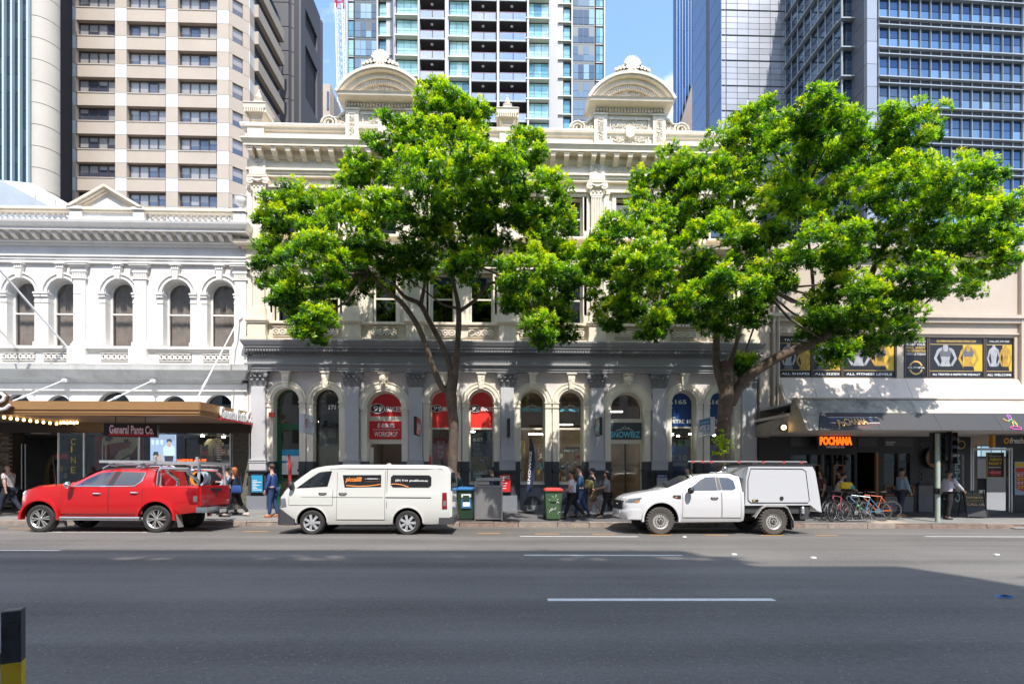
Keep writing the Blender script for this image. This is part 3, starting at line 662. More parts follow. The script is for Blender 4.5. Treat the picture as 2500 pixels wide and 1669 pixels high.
# curved pediments
def pediment(c, seed):
    p = empty('pediment', (0,0,0)); p.parent = hb; p.location = Vector((c, YB-.30, 13.94)) - hb.location; p.scale.z = .925
    Q = lambda mb, n, m, sm=False: mb.build(n, m, p, sm, local=True)
    Q(MB().box(-1.0, 1.0, -.02, .5, 0, 1.36), 'back_panel', M['cream'])
    for s in (-1, 1):
        q = MB(); q.box(s*1.13-.24, s*1.13+.24, -.14, .6, 0, 1.30); q.box(s*1.13-.27, s*1.13+.27, -.18, .6, 1.30, 1.36); Q(q, 'pilaster', M['cream'])
        q = MB()
        for e in (-1,1): q.box(s*1.13+e*.115-.012, s*1.13+e*.115+.012, -.165, -.13, .2, 1.12)
        q.box(s*1.13-.125, s*1.13+.125, -.165, -.13, 1.12, 1.15); carving(q, s*1.13-.08, s*1.13+.08, .22, 1.08, -.135, seed+s, 2.2, .014); Q(q, 'carved_strip', M['carve'], True)
    q = MB()
    for a, b2, z0, z1 in ((-.76,.76,1.16,1.20),(-.76,.76,.14,.18),(-.76,-.72,.18,1.16),(.72,.76,.18,1.16)): q.box(a, b2, -.07, 0, z0, z1)
    for xx in (-.74,-.25,.25,.74):
        for zz in (.16, 1.18): q.lathey([(.05,-.10),(.05,0),(.02,0)], xx, zz, 10)
    for xx in (-.74,.74): q.lathey([(.05,-.10),(.05,0),(.02,0)], xx, .67, 10)
    Q(q, 'panel_frame', M['creamtrim'])
    q = MB(); q.box(-.70,.70,-.035,0,.20,1.14); carving(q, -.68, .68, .22, 1.12, -.04, seed+9, 1.9, .022)
    q.lathey([(.30,-.03),(.30,-.07),(.27,-.1),(.25,-.07),(.25,-.06)], 0, .62, 20); q.sphere((0,-.06,.62), .24, 14, 1, .35, 1.15)
    Q(q, 'carved_shield_panel', M['carve'], True)
    q = MB(); q.prism([(-.15,.45),(0,.36),(.15,.45),(.16,.82),(-.16,.82)], -.18, -.05); Q(q, 'shield', M['creamtrim'])
    q = MB(); q.box(-1.38,1.38,-.10,.6,1.36,1.44); t = -1.38
    while t < 1.34: q.box(t, t+.06, -.18, -.09, 1.44, 1.55); t += .115
    q.box(-1.36,1.36,-.10,.6,1.44,1.56); Q(q, 'dentil_band', M['creamtrim'])
    q = MB(); cornice(q, [(.02,1.56),(.14,1.58),(.18,1.62),(.44,1.66),(.46,1.74),(.50,1.79)], -1.17, 1.17, -.02); Q(q, 'cornice', M['creamtrim'])
    # segmental arch: chord 3.4, rise 1.05
    ch, rise = 1.67, 1.06; rad = (ch*ch + rise*rise)/(2*rise); zc = 1.79 + rise - rad; a = math.degrees(math.asin(ch/rad))
    q = MB()
    for r0, r1, y0 in ((rad-.10, rad, -.52), (rad-.16, rad-.09, -.46), (rad-.34, rad-.15, -.30), (rad-.40, rad-.33, -.20)):
        q.arc_band(0, zc, r0, r1, y0, .6, 90-a*(r1/rad)**0, 90+a, 30)
    Q(q, 'arched_cornice', M['creamtrim'], True)
    q = MB(); n = 32; r1 = rad-.40; a2 = math.degrees(math.acos((1.79-zc)/r1))
    for k in range(n+1):
        ang = R(90 - a2 + 2*a2*k/n); q.add(*_rotbox(r1*math.cos(ang), zc + r1*math.sin(ang), ang, .12, .065, -.22, -.06))
    Q(q, 'arched_dentils', M['creamtrim'])
    poly = [(r1*math.cos(R(90+a2-2*a2*k/24)), zc + r1*math.sin(R(90+a2-2*a2*k/24))) for k in range(25)][::-1]
    q = MB(); q.prism(poly, -.06, .5); Q(q, 'tympanum', M['cream'])
    q = MB(); rg = random.Random(seed)
    for k in range(6):
        zz = 1.80 + .05; hw = .95 - k*.05
    for k in range(30):
        xx = rg.uniform(-.95,.95); top = zc + math.sqrt(max(0,(r1-.12)**2 - xx*xx)) - 1.82
        if top > .08: carving(q, xx-.1, xx+.1, 1.82, 1.82+top, -.07, seed+k*3, 1.2, .02)
    Q(q, 'carved_foliage', M['carve'], True)
    # crowning shell
    q = MB(); zt = zc + rad
    for k in range(9):
        an = R(90 + (k-4)*17); q.tube([(0,-.42,zt), (.26*math.cos(an), -.5, zt+.16+.22*math.sin(an)), (.34*math.cos(an), -.48, zt+.20+.40*math.sin(an))], [.05,.065,.04], 7)
    for s in (-1,1):
        for k in range(4): q.lathey([(.15-.02*k,-.52),(.15-.02*k,-.3),(.06,-.3),(.06,-.55)], s*(.20+.13*k), zt+.12-.035*k, 10)
    q.prism([(-.58,zt-.08),(.58,zt-.08),(.34,zt+.16),(0,zt+.50),(-.34,zt+.16)], -.38, .1); Q(q, 'crowning_shell', M['creamtrim'], True)
    # side scrolls
    for s in (-1,1):
        q = MB(); pts = []
        for k in range(26):
            t = k/25; an = 6.28*2.2*t; rr = .27*(1-t*.85); pts.append((s*(1.98+rr*math.cos(an)*1.15), -.06, .80+rr*math.sin(an)))
        q.tube(pts, [.05*(1-.4*k/25) for k in range(26)], 6)
        pts = [(s*(1.38), -.02, 1.28), (s*1.55, -.04, 1.15), (s*1.66,-.05,1.02), (s*1.84,-.06,.98), (s*2.0,-.06,1.07)]; q.tube(pts, [.07,.06,.05,.05,.05], 6)
        q.prism([(s*x, z) for x, z in ([(1.37,.57),(2.25,.57),(2.2,.9),(1.8,.98),(1.6,1.1),(1.46,1.3)])] if s > 0 else [(s*x, z) for x, z in ([(1.37,.57),(2.25,.57),(2.2,.9),(1.8,.98),(1.6,1.1),(1.46,1.3)])][::-1], 0.0, .3)
        carving(q, min(s*1.40,s*1.72), max(s*1.40,s*1.72), .6, 1.02, -.01, seed+40, 2, .02)
        for k in range(4): q.lathey([(.11-.015*k,-.08),(.11-.015*k,.1),(.05,.1),(.05,-.1)], s*(2.34+.13*k), .66-.015*k, 10)
        Q(q, 'side_scroll', M['creamtrim'], True)
def _rotbox(x, z, a, h, w, y0, y1):
    ca, sa = math.cos(a), math.sin(a); t = (-sa, ca); r = (ca, sa); v = []
    for y in (y0, y1):
        for u, vv in ((-w/2, -h), (w/2, -h), (w/2, .005), (-w/2, .005)): v.append((x + t[0]*u + r[0]*vv, y, z + t[1]*u + r[1]*vv))
    return v, [(0,1,2,3), (7,6,5,4), (0,4,5,1), (1,5,6,2), (2,6,7,3), (3,7,4,0)]
pediment(-4.245, 5); pediment(5.14, 31)
# body of the building behind the facade
b = MB(); b.box(HL, HR, YB+14, YB+14.3, 0, 13.7); b.box(HL, HL+.3, YB+.41, YB+14, 0, 13.7); b.box(HR-.3, HR, YB+.41, YB+14, 0, 13.7); b.box(HL+.3, HR-.3, YB+.41, YB+14, 13.5, 13.65); b.box(HL+.3, HR-.3, YB+.41, YB+14, 6.3, 6.5); b.build('rear_walls_and_roof', mat('rear_render', (.4,.38,.34), .8), hb)
# ================================================================== shopfronts in the arches
YG = YB + 0.30
def ap(c, hw, zs, z0):                                     # arched outline down to z0
    return [(c-hw, z0), (c+hw, z0)] + [(c + hw*math.cos(R(180*k/16)), zs + hw*math.sin(R(180*k/16))) for k in range(17)]
def arch_frame(c, hw, zs, z0, y, m, t=.06, d=.08, parent=hb, name='window_frame', bars=()):
    b = MB(); b.arc_band(c, zs, hw-t, hw, y, y+d, n=16); b.box(c-hw, c-hw+t, y, y+d, z0, zs); b.box(c+hw-t, c+hw, y, y+d, z0, zs)
    for za, zb in bars: b.box(c-hw+t, c+hw-t, y-.005, y+d-.005, za, zb)
    return b.build(name, m, parent)
def sz(py, x=None, px=1250, Y=None): return WZ(py, YG if Y is None else Y, px)
GH = .49
dado = mat('dado_paint', (0.22,0.235,0.27), .6, var=.12, stain=.3, stcol=(.1,.1,.1), stscale=2)
film99 = M['redlit']; tint = glass('tinted_shop_glass', (.42,.42,.40), 1.1, 0, .03)
def logo99(c, z, w, parent):
    h = w*.26; yy = YG - .012
    q = MB(); n = 20; q.v = [(c-w*.27 + w*.235*math.cos(6.2832*k/n), yy, z + h*.62*math.sin(6.2832*k/n)) for k in range(n)]; q.f = [tuple(range(n))]; q.mi = [0]; q.build('badge_rim', M['wl'], parent)
    q = MB(); q.v = [(c-w*.27 + w*.215*math.cos(6.2832*k/n), yy-.004, z + h*.54*math.sin(6.2832*k/n)) for k in range(n)]; q.f = [tuple(range(n))]; q.mi = [0]; q.build('badge', M['black'], parent)
    text('99', M['wl'], parent, (c-w*.43, yy-.008, z-h*.34), (1,0,0), (.2,0,1), w*.32, h*.68, bold=.012)
    text('BIKES', M['wl'], parent, (c-w*.03, yy-.004, z-h*.4), (1,0,0), (.2,0,1), w*.52, h*.66, bold=.02)
def mountain(c, z, w, h, y, parent, m=None):
    b = MB(); r = .006*w/.5
    for pts in ([(-.5,0),(-.3,.35),(-.22,.3),(0,1),(.12,.6),(.2,.7),(.33,.3),(.5,0)], [(-.12,.55),(-.05,.35),(0,.6),(.06,.3),(.12,.6)], [(-.3,.35),(-.25,.1),(-.2,.22)], [(.2,.7),(.18,.3),(.26,.42)]):
        b.tube([(c + x*w, y, z + zz*h) for x, zz in pts], r, 4)
    b.build('mountain_mark', m or M['wl'], parent)
for i, (c, hw, zs, k) in enumerate(AR):
    h2 = hw - .03
    if i in (3,4,5,6,8,9):                                   # display windows above a dado
        zb = 1.12
        bx('dado', dado, hb, c-hw-.06, c+hw+.06, YB+.05, YB+.38, Z0, zb-.06); bx('window_sill', M['archc'], hb, c-hw-.03, c+hw+.03, YB-.06, YB+.36, zb-.06, zb)
        if i in (4,5,6):
            q = MB(); q.arc_band(c, .28, .27, .34, YB+.02, YB+.06, n=12); q.prism(arch_poly(c, .28, .28), YB+.035, YB+.06); q.build('cellar_vent', M['gdark'], hb)
        zm = sz(1046) if i < 8 else sz(1043, px=1650)
        arch_frame(c, h2, zs, zb, YG, M['wframe'], bars=((zb, zb+.06), (zm-.035, zm+.035)))
        q = MB(); q.box(c-h2+.06, c+h2-.06, YG+.03, YG+.036, zb+.06, zm-.035); q.build('pane', M['shopglass'], hb)
        poly = ap(c, h2-.06, zs, zm+.035)
        if i in (3,4):
            q = MB(); q.prism(poly, YG+.028, YG+.036); g_ = q.build('window_graphic', film99, hb); logo99(c, sz(997, px=1150), .92, g_)
        elif i in (5,6):
            q = MB(); q.prism(poly, YG+.03, YG+.036); g_ = q.build('window_graphic', tint, hb)
            za = sz(1004, px=1300); ftext('SNOWBIZ', M['cyan'], g_, c-.40, c+.38, za, za+.14, YG+.02, bold=.02); mountain(c, za+.15, .55, .14, YG+.02, g_)
        else:
            q = MB(); q.prism(poly, YG+.028, YG+.036); g_ = q.build('window_graphic', M['blue'], hb)
            za = sz(986, px=1656); ftext('165', M['wl'], g_, c-.23, c+.23, za, za+.18, YG+.02, bold=.03)
            za = sz(1033, px=1656); ftext('MITRE 10', M['wl'], g_, c-.42, c+.42, za, za+.16, YG+.02, bold=.03); za = sz(1022, px=1656); ftext('CITY', M['wl'], g_, c-.42, c-.2, za, za+.07, YG+.02, bold=.02)
    elif i == 0:                                             # green door with fanlight
        zt = sz(1037, px=700)
        arch_frame(c, h2, zs, .14, YG, M['green'], .05, .1, name='door_frame', bars=((zt-.05, zt+.05),))
        q = MB(); q.prism(ap(c, h2-.05, zs, zt+.05), YG+.04, YG+.046); q.build('fanlight_pane', tint, hb)
        d = MB()
        for a in ((c-.44, c-.35, .14, zt-.05), (c+.35, c+.44, .14, zt-.05), (c-.35, c+.35, .14, .45), (c-.35, c+.35, zt-.17, zt-.05), (c-.35,c+.35, 1.18, 1.30)): d.box(a[0], a[1], YG+.02, YG+.07, a[2], a[3])
        dd = d.build('door', M['green'], hb)
        q = MB(); q.box(c-.35, c+.35, YG+.04, YG+.046, 1.3, zt-.17); q.build('pane', tint, dd)
        q = MB(); q.tube([(c+.38, YG-.01, 1.25), (c+.38, YG-.05, 1.3), (c+.38, YG-.05, 1.6), (c+.38, YG-.01, 1.65)], .012, 6); q.build('handle', M['steel'], dd)
        bx('doorstep', CONC, hb, c-.55, c+.55, YB-.12, YB+.36, Z0, .14)
    elif i == 1:
        arch_frame(c, h2, zs, .5, YG, M['black'], .05, .1, bars=((3.28, 3.34), (1.2, 1.26)))
        q = MB(); q.prism(ap(c, h2-.05, zs, 3.34), YG+.04, YG+.046); g_ = q.build('pane', tint, hb); ftext('171', M['wl'], g_, c-.02, c+.25, sz(999, px=810), sz(988, px=810), YG+.03, bold=.03)
        q = MB(); q.box(c-.44, c+.44, YG+.04, YG+.046, 1.26, 3.28); q.build('pane', M['shopglass'], hb)
        bx('window_sill', M['archc'], hb, c-hw, c+hw, YB-.05, YB+.36, Z0, .5)
        bx('blind', mat('beige_blind', (.30,.27,.22), .8), hb, c-.44, c+.44, YG+.12, YG+.14, 2.55, 3.8)
    else:                                                    # the two wide doorways
        zA, zB = (sz(1016, px=940), sz(1027, px=940)) if i == 2 else (sz(1022, px=1520), sz(1031, px=1520)); zC, zD = (sz(1072, px=940), sz(1083, px=940)) if i == 2 else (sz(1073, px=1520), sz(1083, px=1520))
        arch_frame(c, h2, zs, .12, YG, M['wframe'], .05, .09, name='door_frame', bars=((zB, zA), (zD, zC)))
        q = MB(); q.prism(ap(c, h2-.05, zs, zA), YG+.028, YG+.036)
        if i == 2:
            g_ = q.build('window_graphic', M['red'], hb); logo99(c, sz(997, px=940), 1.22, g_)
            s_ = bx('shop_sign', M['red'], hb, c-.64, c+.64, YG-.03, YG+.03, zC+.01, zB-.01)
            ftext('E-BIKES', M['wl'], s_, c-.33, c+.33, zC+.45, zC+.62, YG-.034, bold=.015, shear=.1); ftext('WORKSHOP', M['wl'], s_, c-.45, c+.45, zC+.10, zC+.30, YG-.034, bold=.015, shear=.1); bx('rule', M['wl'], s_, c-.52, c+.52, YG-.036, YG-.031, zC+.37, zC+.385)
            bx('notice', M['wl'], hb, c-.62, c-.50, YG+.02, YG+.03, 1.9, 2.5)
        else:
            q.build('pane', tint, hb); s_ = bx('shop_sign', mat('slate_sign', (.06,.07,.08), .3), hb, c-.64, c+.64, YG-.02, YG+.03, zC+.01, zB-.01)
            ftext('SNOWBIZ', M['cyan'], s_, c-.60, c+.58, zC+.08, zC+.33, YG-.026, bold=.02); mountain(c-.03, zC+.34, .72, .20, YG-.03, s_)
            q = MB(); q.box(c-.62, c-.02, YG+.03, YG+.036, .2, zD); q.box(c+.02, c+.62, YG+.03, YG+.036, .2, zD); d = q.build('door_pane', M['shopglass'], hb)
            q = MB(); q.box(c-.02, c+.02, YG+.02, YG+.06, .16, zD); q.box(c-.64, c+.64, YG+.02, YG+.06, .12, .2); q.build('door_rail', M['blackm'], hb)
            ftext('167', M['wl'], hb, c-.04, c+.10, zD+.03, zD+.12, YG-.008, bold=.02)
        for t in range(3): bx('doorstep', CONC, hb, c-.66, c+.66, YB+.0+t*.1, YB+.4, Z0+.1*t, Z0+.1*t+.1)
bx('alarm_bell', mat('orange_alarm', (.7,.10,.04), .4), hb, -8.56, -8.36, YB-.20, YB-.10, 3.63, 3.80)
bx('security_box', M['wl'], hb, 7.78, 7.94, YB-.18, YB-.08, 3.45, 3.58)
# ---- rooms behind the glass
def room(x0, x1, zc, wallm, floorm, parent, depth=4.5, y0=YB+.42, z0=.12, name='shop_room'):
    b = MB(); y1 = y0 + depth
    b.box(x0, x1, y1, y1+.1, z0, zc); b.box(x0, x0+.08, y0, y1, z0, zc); b.box(x1-.08, x1, y0, y1, z0, zc); b.box(x0, x1, y0, y1, zc, zc+.1)
    r_ = b.build(name, wallm, parent); bx('shop_floor', floorm, parent, x0, x1, y0, y1, z0-.1, z0); return r_
rgS = random.Random(8)
GOODS = [mat('goods_%s' % n_, c_, .6) for n_, c_ in (('red',(.4,.03,.03)),('blue',(.04,.1,.3)),('cream',(.5,.45,.35)),('green',(.06,.2,.08)),('orange',(.5,.2,.03)),('grey',(.2,.2,.21)),('teal',(.04,.25,.28)),('white',(.6,.6,.58)))]
def shelf(x0, x1, y, z0, n, label, seed, parent=None, dz=.5, d=.4, frame=None):
    """shelf unit with goods"""
    r_ = random.Random(seed); root = empty('shop_shelf', ((x0+x1)/2, y, z0), label, 'shelf')
    b = MB()
    for k in range(n+1): b.box(x0, x1, y, y+d, z0+k*dz, z0+k*dz+.03)
    for xx in (x0, x1-.03): b.box(xx, xx+.03, y, y+d, z0, z0+n*dz)
    b.build('shelf_frame', frame or M['wood'], root)
    for k in range(n):
        xx = x0 + .06
        while xx < x1 - .25:
            w = r_.uniform(.1,.3); h = r_.uniform(.15, dz-.12); bx('goods', r_.choice(GOODS), root, xx, xx+w, y+.05, y+d-.05, z0+k*dz+.031, z0+k*dz+h); xx += w + r_.uniform(.02,.12)
fl = mat('shop_floor_boards', (.22,.13,.07), .4, var=.15)
rm_dark = mat('charcoal_room', (.20,.18,.16), .8, var=.2); rm_warm = mat('warm_room', (.46,.36,.25), .8, var=.2)
room(HL+.35, -5.5, 4.9, mat('lobby_wall', (.45,.43,.38), .8), fl, hb)
room(-5.42, .44, 4.9, rm_dark, fl, hb); room(.5, 6.34, 4.9, rm_warm, fl, hb); room(6.4, HR-.35, 4.9, rm_dark, fl, hb)
shelf(-4.0, -2.6, YB+3.6, .13, 5, 'wooden shelf of bike parts inside the doorway under the workshop sign', 3); shelf(3.6, 4.9, YB+3.2, .13, 5, 'shelf of goods behind the snow shop door', 5); shelf(1.9, 3.3, YB+3.4, .13, 5, 'shelf of ski goods behind the snow shop window beside the doorway', 6)
shelf(-2.4, -.2, YB+2.6, .13, 5, 'shelf of bike gear behind the red topped windows', 9); shelf(7.0, 9.2, YB+3.6, .13, 6, 'hardware shelf behind the blue topped windows', 7)
# shop lights seen through the glass, plus tubes added to fill dark rooms
def lamp_row(pts, name, m, label, r=.06):
    for p in pts: tag(MB().lathe([(r*.6,.06),(r,.05),(r,0)], p[0], p[1], 10, p[2]).build(name, m), label, 'lamp', 'spot lights on the shop ceilings')
lamp_row([(7.0+.33*k, YB+1.0+.25*(k % 3), 3.02 + .05*(k % 2)) for k in range(8)], 'ceiling_spot', M['lampw'], 'small bright ceiling spot light inside the blue hardware shop')
for j, (x, z) in enumerate([(1.75, 3.1), (2.9, 3.5), (5.0, 4.05), (-1.2, 3.2), (-4.2, 3.0), (-7.0, 3.6)]):
    tag(bx('tube_light', M['lampw'], None, x-.35, x+.35, YB+1.6, YB+1.66, z, z+.05), ['white tube light behind the snow shop window with the yellow panel', 'white tube light behind the snow shop window nearest the doorway', 'white tube light above the snow shop doorway', 'fill light tube added behind the red topped bike shop windows', 'fill light tube added inside the bike workshop doorway', 'fill light tube added in the lobby beside the green door'][j], 'lamp')
# posters in the lower panes
def poster(name, x0, x1, z0, z1, m, y=YG+.05): return bx(name, m, hb, x0, x1, y, y+.006, z0, z1)
c = AR[3][0]; p_ = poster('window_poster', c-.34, c+.12, sz(1122, px=1080), sz(1070, px=1080), M['red']); ftext('RENT AN\nE-BIKE', M['wl'], p_, c-.26, c+.05, sz(1095, px=1080), sz(1074, px=1080), YG+.045, bold=.02); ftext('TRY ONE\nTODAY', M['wl'], p_, c-.24, c+.02, sz(1118, px=1080), sz(1100, px=1080), YG+.045, bold=.02)
c = AR[4][0]; dk = mat('poster_dark', (.05,.05,.05), .5, var=.5, vscale=6); p_ = poster('window_poster', c-.43, c+.43, 1.2, sz(1055, px=1170), dk)
for t, (s_, py) in enumerate((('BUILT',1078),('FOR',1089),('THE',1100.5),('RIDE.',1112))): ftext(s_, mat('grey_print', (.5,.5,.48), .6), p_, c-.32, c-.32+(.36 if len(s_) > 3 else .25), sz(py, px=1170), sz(py-9, px=1170), YG+.044, bold=.02)
bx('poster_ground', mat('sand_print', (.42,.24,.08), .6, var=.3, vscale=5), p_, c-.42, c+.25, YG+.043, YG+.049, sz(1150, px=1170), sz(1113, px=1170))
q = MB(); q.prism([(c-.14,2.0),(c+.17,1.86),(c+.22,1.98),(c-.1,2.13)], YG+.038, YG+.042); q.build('poster_device', M['black'], p_); q = MB(); q.prism([(c-.09,2.02),(c+.1,1.94),(c+.12,1.99),(c-.07,2.08)], YG+.034, YG+.037); q.build('poster_screen', mat('grey_print', (.5,.5,.48)), p_)
ftext('ELEMNT', M['wl'], p_, c-.31, c+.22, sz(1158, px=1170), sz(1149.5, px=1170), YG+.037, bold=.03); ftext('ROAM', M['wl'], p_, c-.31, c-.03, sz(1165, px=1170), sz(1159.5, px=1170), YG+.037, bold=.01)
c = AR[5][0]; poster('yellow_display_panel', c-.42, c-.26, 1.2, 3.0, mat('yellow_board', (.60,.36,.05), .6), YG+.25); poster('yellow_case', c+.18, c+.44, 1.2, 1.62, mat('yellow_board', (.60,.36,.05)), YG+.2); poster('white_stand', c-.08, c+.12, 1.2, 1.9, M['wl'], YG+.4)
c = AR[6][0]; q = MB()
for t in range(6): q.sphere((c-.25+.1*t, YG+.35, 1.75+.08*(t % 3)), .06, 8)
q.build('helmets', M['steel'], hb); p_ = poster('hanging_letters', c-.2, c+.45, 2.35, 2.55, M['room'], YG+.5); ftext('love', mat('grey_print', (.5,.5,.48)), p_, c-.18, c+.42, 2.36, 2.54, YG+.48, bold=.04)
for i_ in (8, 9):
    c = AR[i_][0]; p_ = poster('window_poster', c-.45, c+.38, 1.2, sz(1088, px=1660), M['blue'], YG+.06)
    tan = mat('tan_print', (.45,.38,.26), .6); ftext('E 10', tan, p_, c-.40, c+.28, sz(1124, px=1660), sz(1110, px=1660), YG+.054, bold=.04); ftext('ARDWARE', tan, p_, c-.40, c+.28, sz(1137, px=1660), sz(1129, px=1660), YG+.054, bold=.02)
c = AR[0][0]; p_ = poster('door_poster', c-.32, c+.33, 1.45, 2.42, M['wl'], YG+.03); bx('poster_band', mat('sky_blue_print', (.03,.30,.55), .5), p_, c-.32, c+.33, YG+.022, YG+.028, 2.18, 2.42); bx('poster_band', mat('sky_blue_print', (.03,.30,.55)), p_, c-.32, c-.02, YG+.022, YG+.028, 1.9, 1.98); q = MB(); q.arc_band(c+.02, 1.82, .07, .085, YG+.02, YG+.026, 0, 360, 18); q.build('poster_ring', mat('orange_alarm', (.7,.10,.04)), p_)
# framed notices on the pedestals
def notice(x, m, label, hdr=None, lines=6, w=.42, z0=.80, z1=1.46, lm=None):
    f = empty('framed_notice', (x, YB-.37, z0), label, 'notice board'); yy = YB-.385
    bx('board', m, f, x-w/2, x+w/2, yy, yy+.05, z0, z1); q = MB()
    for a in ((x-w/2-.03, x-w/2, z0-.03, z1+.03), (x+w/2, x+w/2+.03, z0-.03, z1+.03), (x-w/2, x+w/2, z0-.03, z0), (x-w/2, x+w/2, z1, z1+.03)): q.box(a[0], a[1], yy-.02, yy+.05, a[2], a[3])
    q.build('frame', M['blackm'], f)
    if hdr: ftext(hdr, M['wl'], f, x-w*.42, x+w*.42, z1-.17, z1-.05, yy-.002, bold=.02)
    for k in range(lines):
        z = z1 - .22 - k*(z1-z0-.26)/max(1, lines); bx('print_line', lm or M['wl'], f, x-w*.4, x-w*.4+w*rgS.uniform(.3,.8), yy-.004, yy-.001, z-.022, z)
notice(PX[0]+.05, mat('sky_blue_print', (.03,.30,.55)), 'bright blue framed notice on the pedestal beside the gold awning', None, 7)
notice(PX[3]-.1, M['red'], 'red framed e-bike notice on the pedestal behind the grey bin cabinet', 'E-BIKE', 4)
notice(PX[5]+.03, mat('pale_notice', (.45,.47,.5), .6, var=.2, vscale=10), 'pale hardware notice with a blue heading on the pedestal behind the white ute', None, 0)
hd = empty('notice_heading', (PX[5]+.03, YB-.39, 1.34), 'small dark blue heading plate above the pale notice behind the white ute', 'sign'); bx('plate', M['blue'], hd, PX[5]-.18, PX[5]+.24, YB-.40, YB-.388, 1.34, 1.46); ftext('MITRE 10', M['wl'], hd, PX[5]-.14, PX[5]+.20, 1.37, 1.43, YB-.402, bold=.03)
# ---- blade signs on the pilasters
def blade(x, z0, z1, out0, out1, m_face, label, words, side=1, depth=.10, case=None, tm=None, badge=False, col=None):
    """sign board at right angles to the wall; the face that the viewer sees is side (+1 faces +x, -1 faces -x)"""
    s = empty('blade_sign', (x, YB-.2, z0), label, 'sign', 'blade signs over the footpath'); ya, yb = YB-out1, YB-out0
    bx('sign_box', case or M['blackm'], s, x-depth/2, x+depth/2, ya, yb, z0, z1)
    xf_ = x + side*depth/2
    bx('sign_face', m_face, s, min(xf_, xf_+side*.006), max(xf_, xf_+side*.006), ya+.03, yb-.03, z0+.03, z1-.03)
    q = MB(); q.tube([(x, yb, (z0+z1)/2+.05), (x, YB-.2, (z0+z1)/2+.05)], .025, 6); q.tube([(x, (yb+YB)/2-.15, z0-.02), (x, YB-.22, z0-.32)], .012, 5); q.lathey([(.07,-.03),(.07,0)], x, (z0+z1)/2+.05, 10, YB-.2); q.build('bracket', M['steel'], s)
    L_ = out1 - out0
    for (t, a, b_, c_, d_, mm) in words:                      # fractions along the face, left to right as read
        O = (xf_ + side*.009, (ya + a*L_) if side > 0 else (yb - a*L_), z0 + c_*(z1-z0))
        text(t, mm, s, O, (0, side, 0), (0,0,1), (b_-a)*L_, (d_-c_)*(z1-z0), bold=.02)
    return s
# reading from x<0 the viewer sees the +x face of signs left of the view axis
s_ = blade(WX(752, YB-.9), 2.95, 3.62, .42, 1.55, mat('white_sign', (.72,.73,.74), .4), 'white lightbox blade sign with a red lion shield by the green door', [('HOLMES', .42, .93, .50, .66, mat('grey_print', (.5,.5,.48))), ('PROPERTY', .42, .93, .36, .44, mat('grey_print', (.5,.5,.48)))], 1, .14, mat('white_case', (.6,.61,.63), .4))
x_ = WX(752, YB-.9)+.085; q = MB(); ya = YB-1.55; q.v = [(x_, ya+a, 2.95+b) for a, b in ((.16,.50),(.38,.50),(.385,.30),(.27,.14),(.155,.30))]; q.f = [(0,1,2,3,4)]; q.mi = [0]; q.build('shield', M['red'], s_)
text('R', M['wl'], s_, (x_+.004, ya+.21, 3.2), (0,1,0), (0,0,1), .12, .2, bold=.01)
blade(WX(1018, YB-.9), 2.9, 3.55, .35, 1.35, M['red'], 'black edged red bike shop blade sign beside the workshop door', [('99', .08, .36, .3, .7, M['wl']), ('BIKES', .38, .95, .32, .66, M['wl'])])
blade(WX(1241, YB-.8), 2.85, 3.5, .35, 1.25, M['blackm'], 'black blade sign seen edge on at the pilaster above the bin cabinet', [])
blade(WX(1462, YB-.9), 2.9, 3.55, .35, 1.3, mat('slate_sign', (.06,.07,.08)), 'black blade sign with cyan letters beside the snow shop doorway', [('SNOWBIZ', .1, .9, .25, .5, M['cyan'])], -1)
blade(WX(1727, YB-1.0), 2.9, 3.55, .4, 1.5, M['blue'], 'blue and white lightbox blade sign behind the leaning tree trunk', [('MITRE 10', .1, .92, .3, .62, M['wl']), ('SOUTHBANK', .1, .9, .70, .84, M['cyan'])], -1, .16, mat('white_case', (.6,.61,.63)))
# ================================================================== the white arcaded building on the corner of the frame
LL, LR = -26.0, -9.42
wb = empty('white_arcade_building', ((LL+LR)/2, YB, 0.15), 'white two storey arcaded building with balustrade parapet and brown curtained arched windows', 'building')
lx = lambda px: WX(px, YB); lz = lambda py, px=300: WZ(py, YB, px)
wc = [lx(p) for p in (49+3, 152+1, 292, 432.5, 539.5)]
sp = wc[4]-wc[3]
LW = sorted([wc[0]-sp*0-0.0, wc[1], wc[2], wc[3], wc[4]] + [wc[0]-2.3, wc[0]-3.95, wc[0]-6.2])
ZS, HWw = 8.30, .52
b = MB()
poly = [(LL, 6.26)]
for c in LW: poly += [(c-HWw, 6.26)] + [(c - HWw*math.cos(R(180*t/14)), ZS + HWw*math.sin(R(180*t/14))) for t in range(15)] + [(c+HWw, 6.26)]
poly += [(LR, 6.26), (LR, 10.0), (LL, 10.0)]
b.prism(poly, YB, YB+.45); b.build('upper_wall', M['white'], wb)
CURT = mat('brown_curtain', (.42,.36,.33), .9, var=.2, vscale=4); GL = glass('pale_window_glass', (.86,.86,.85), 1.0, 0, .02)
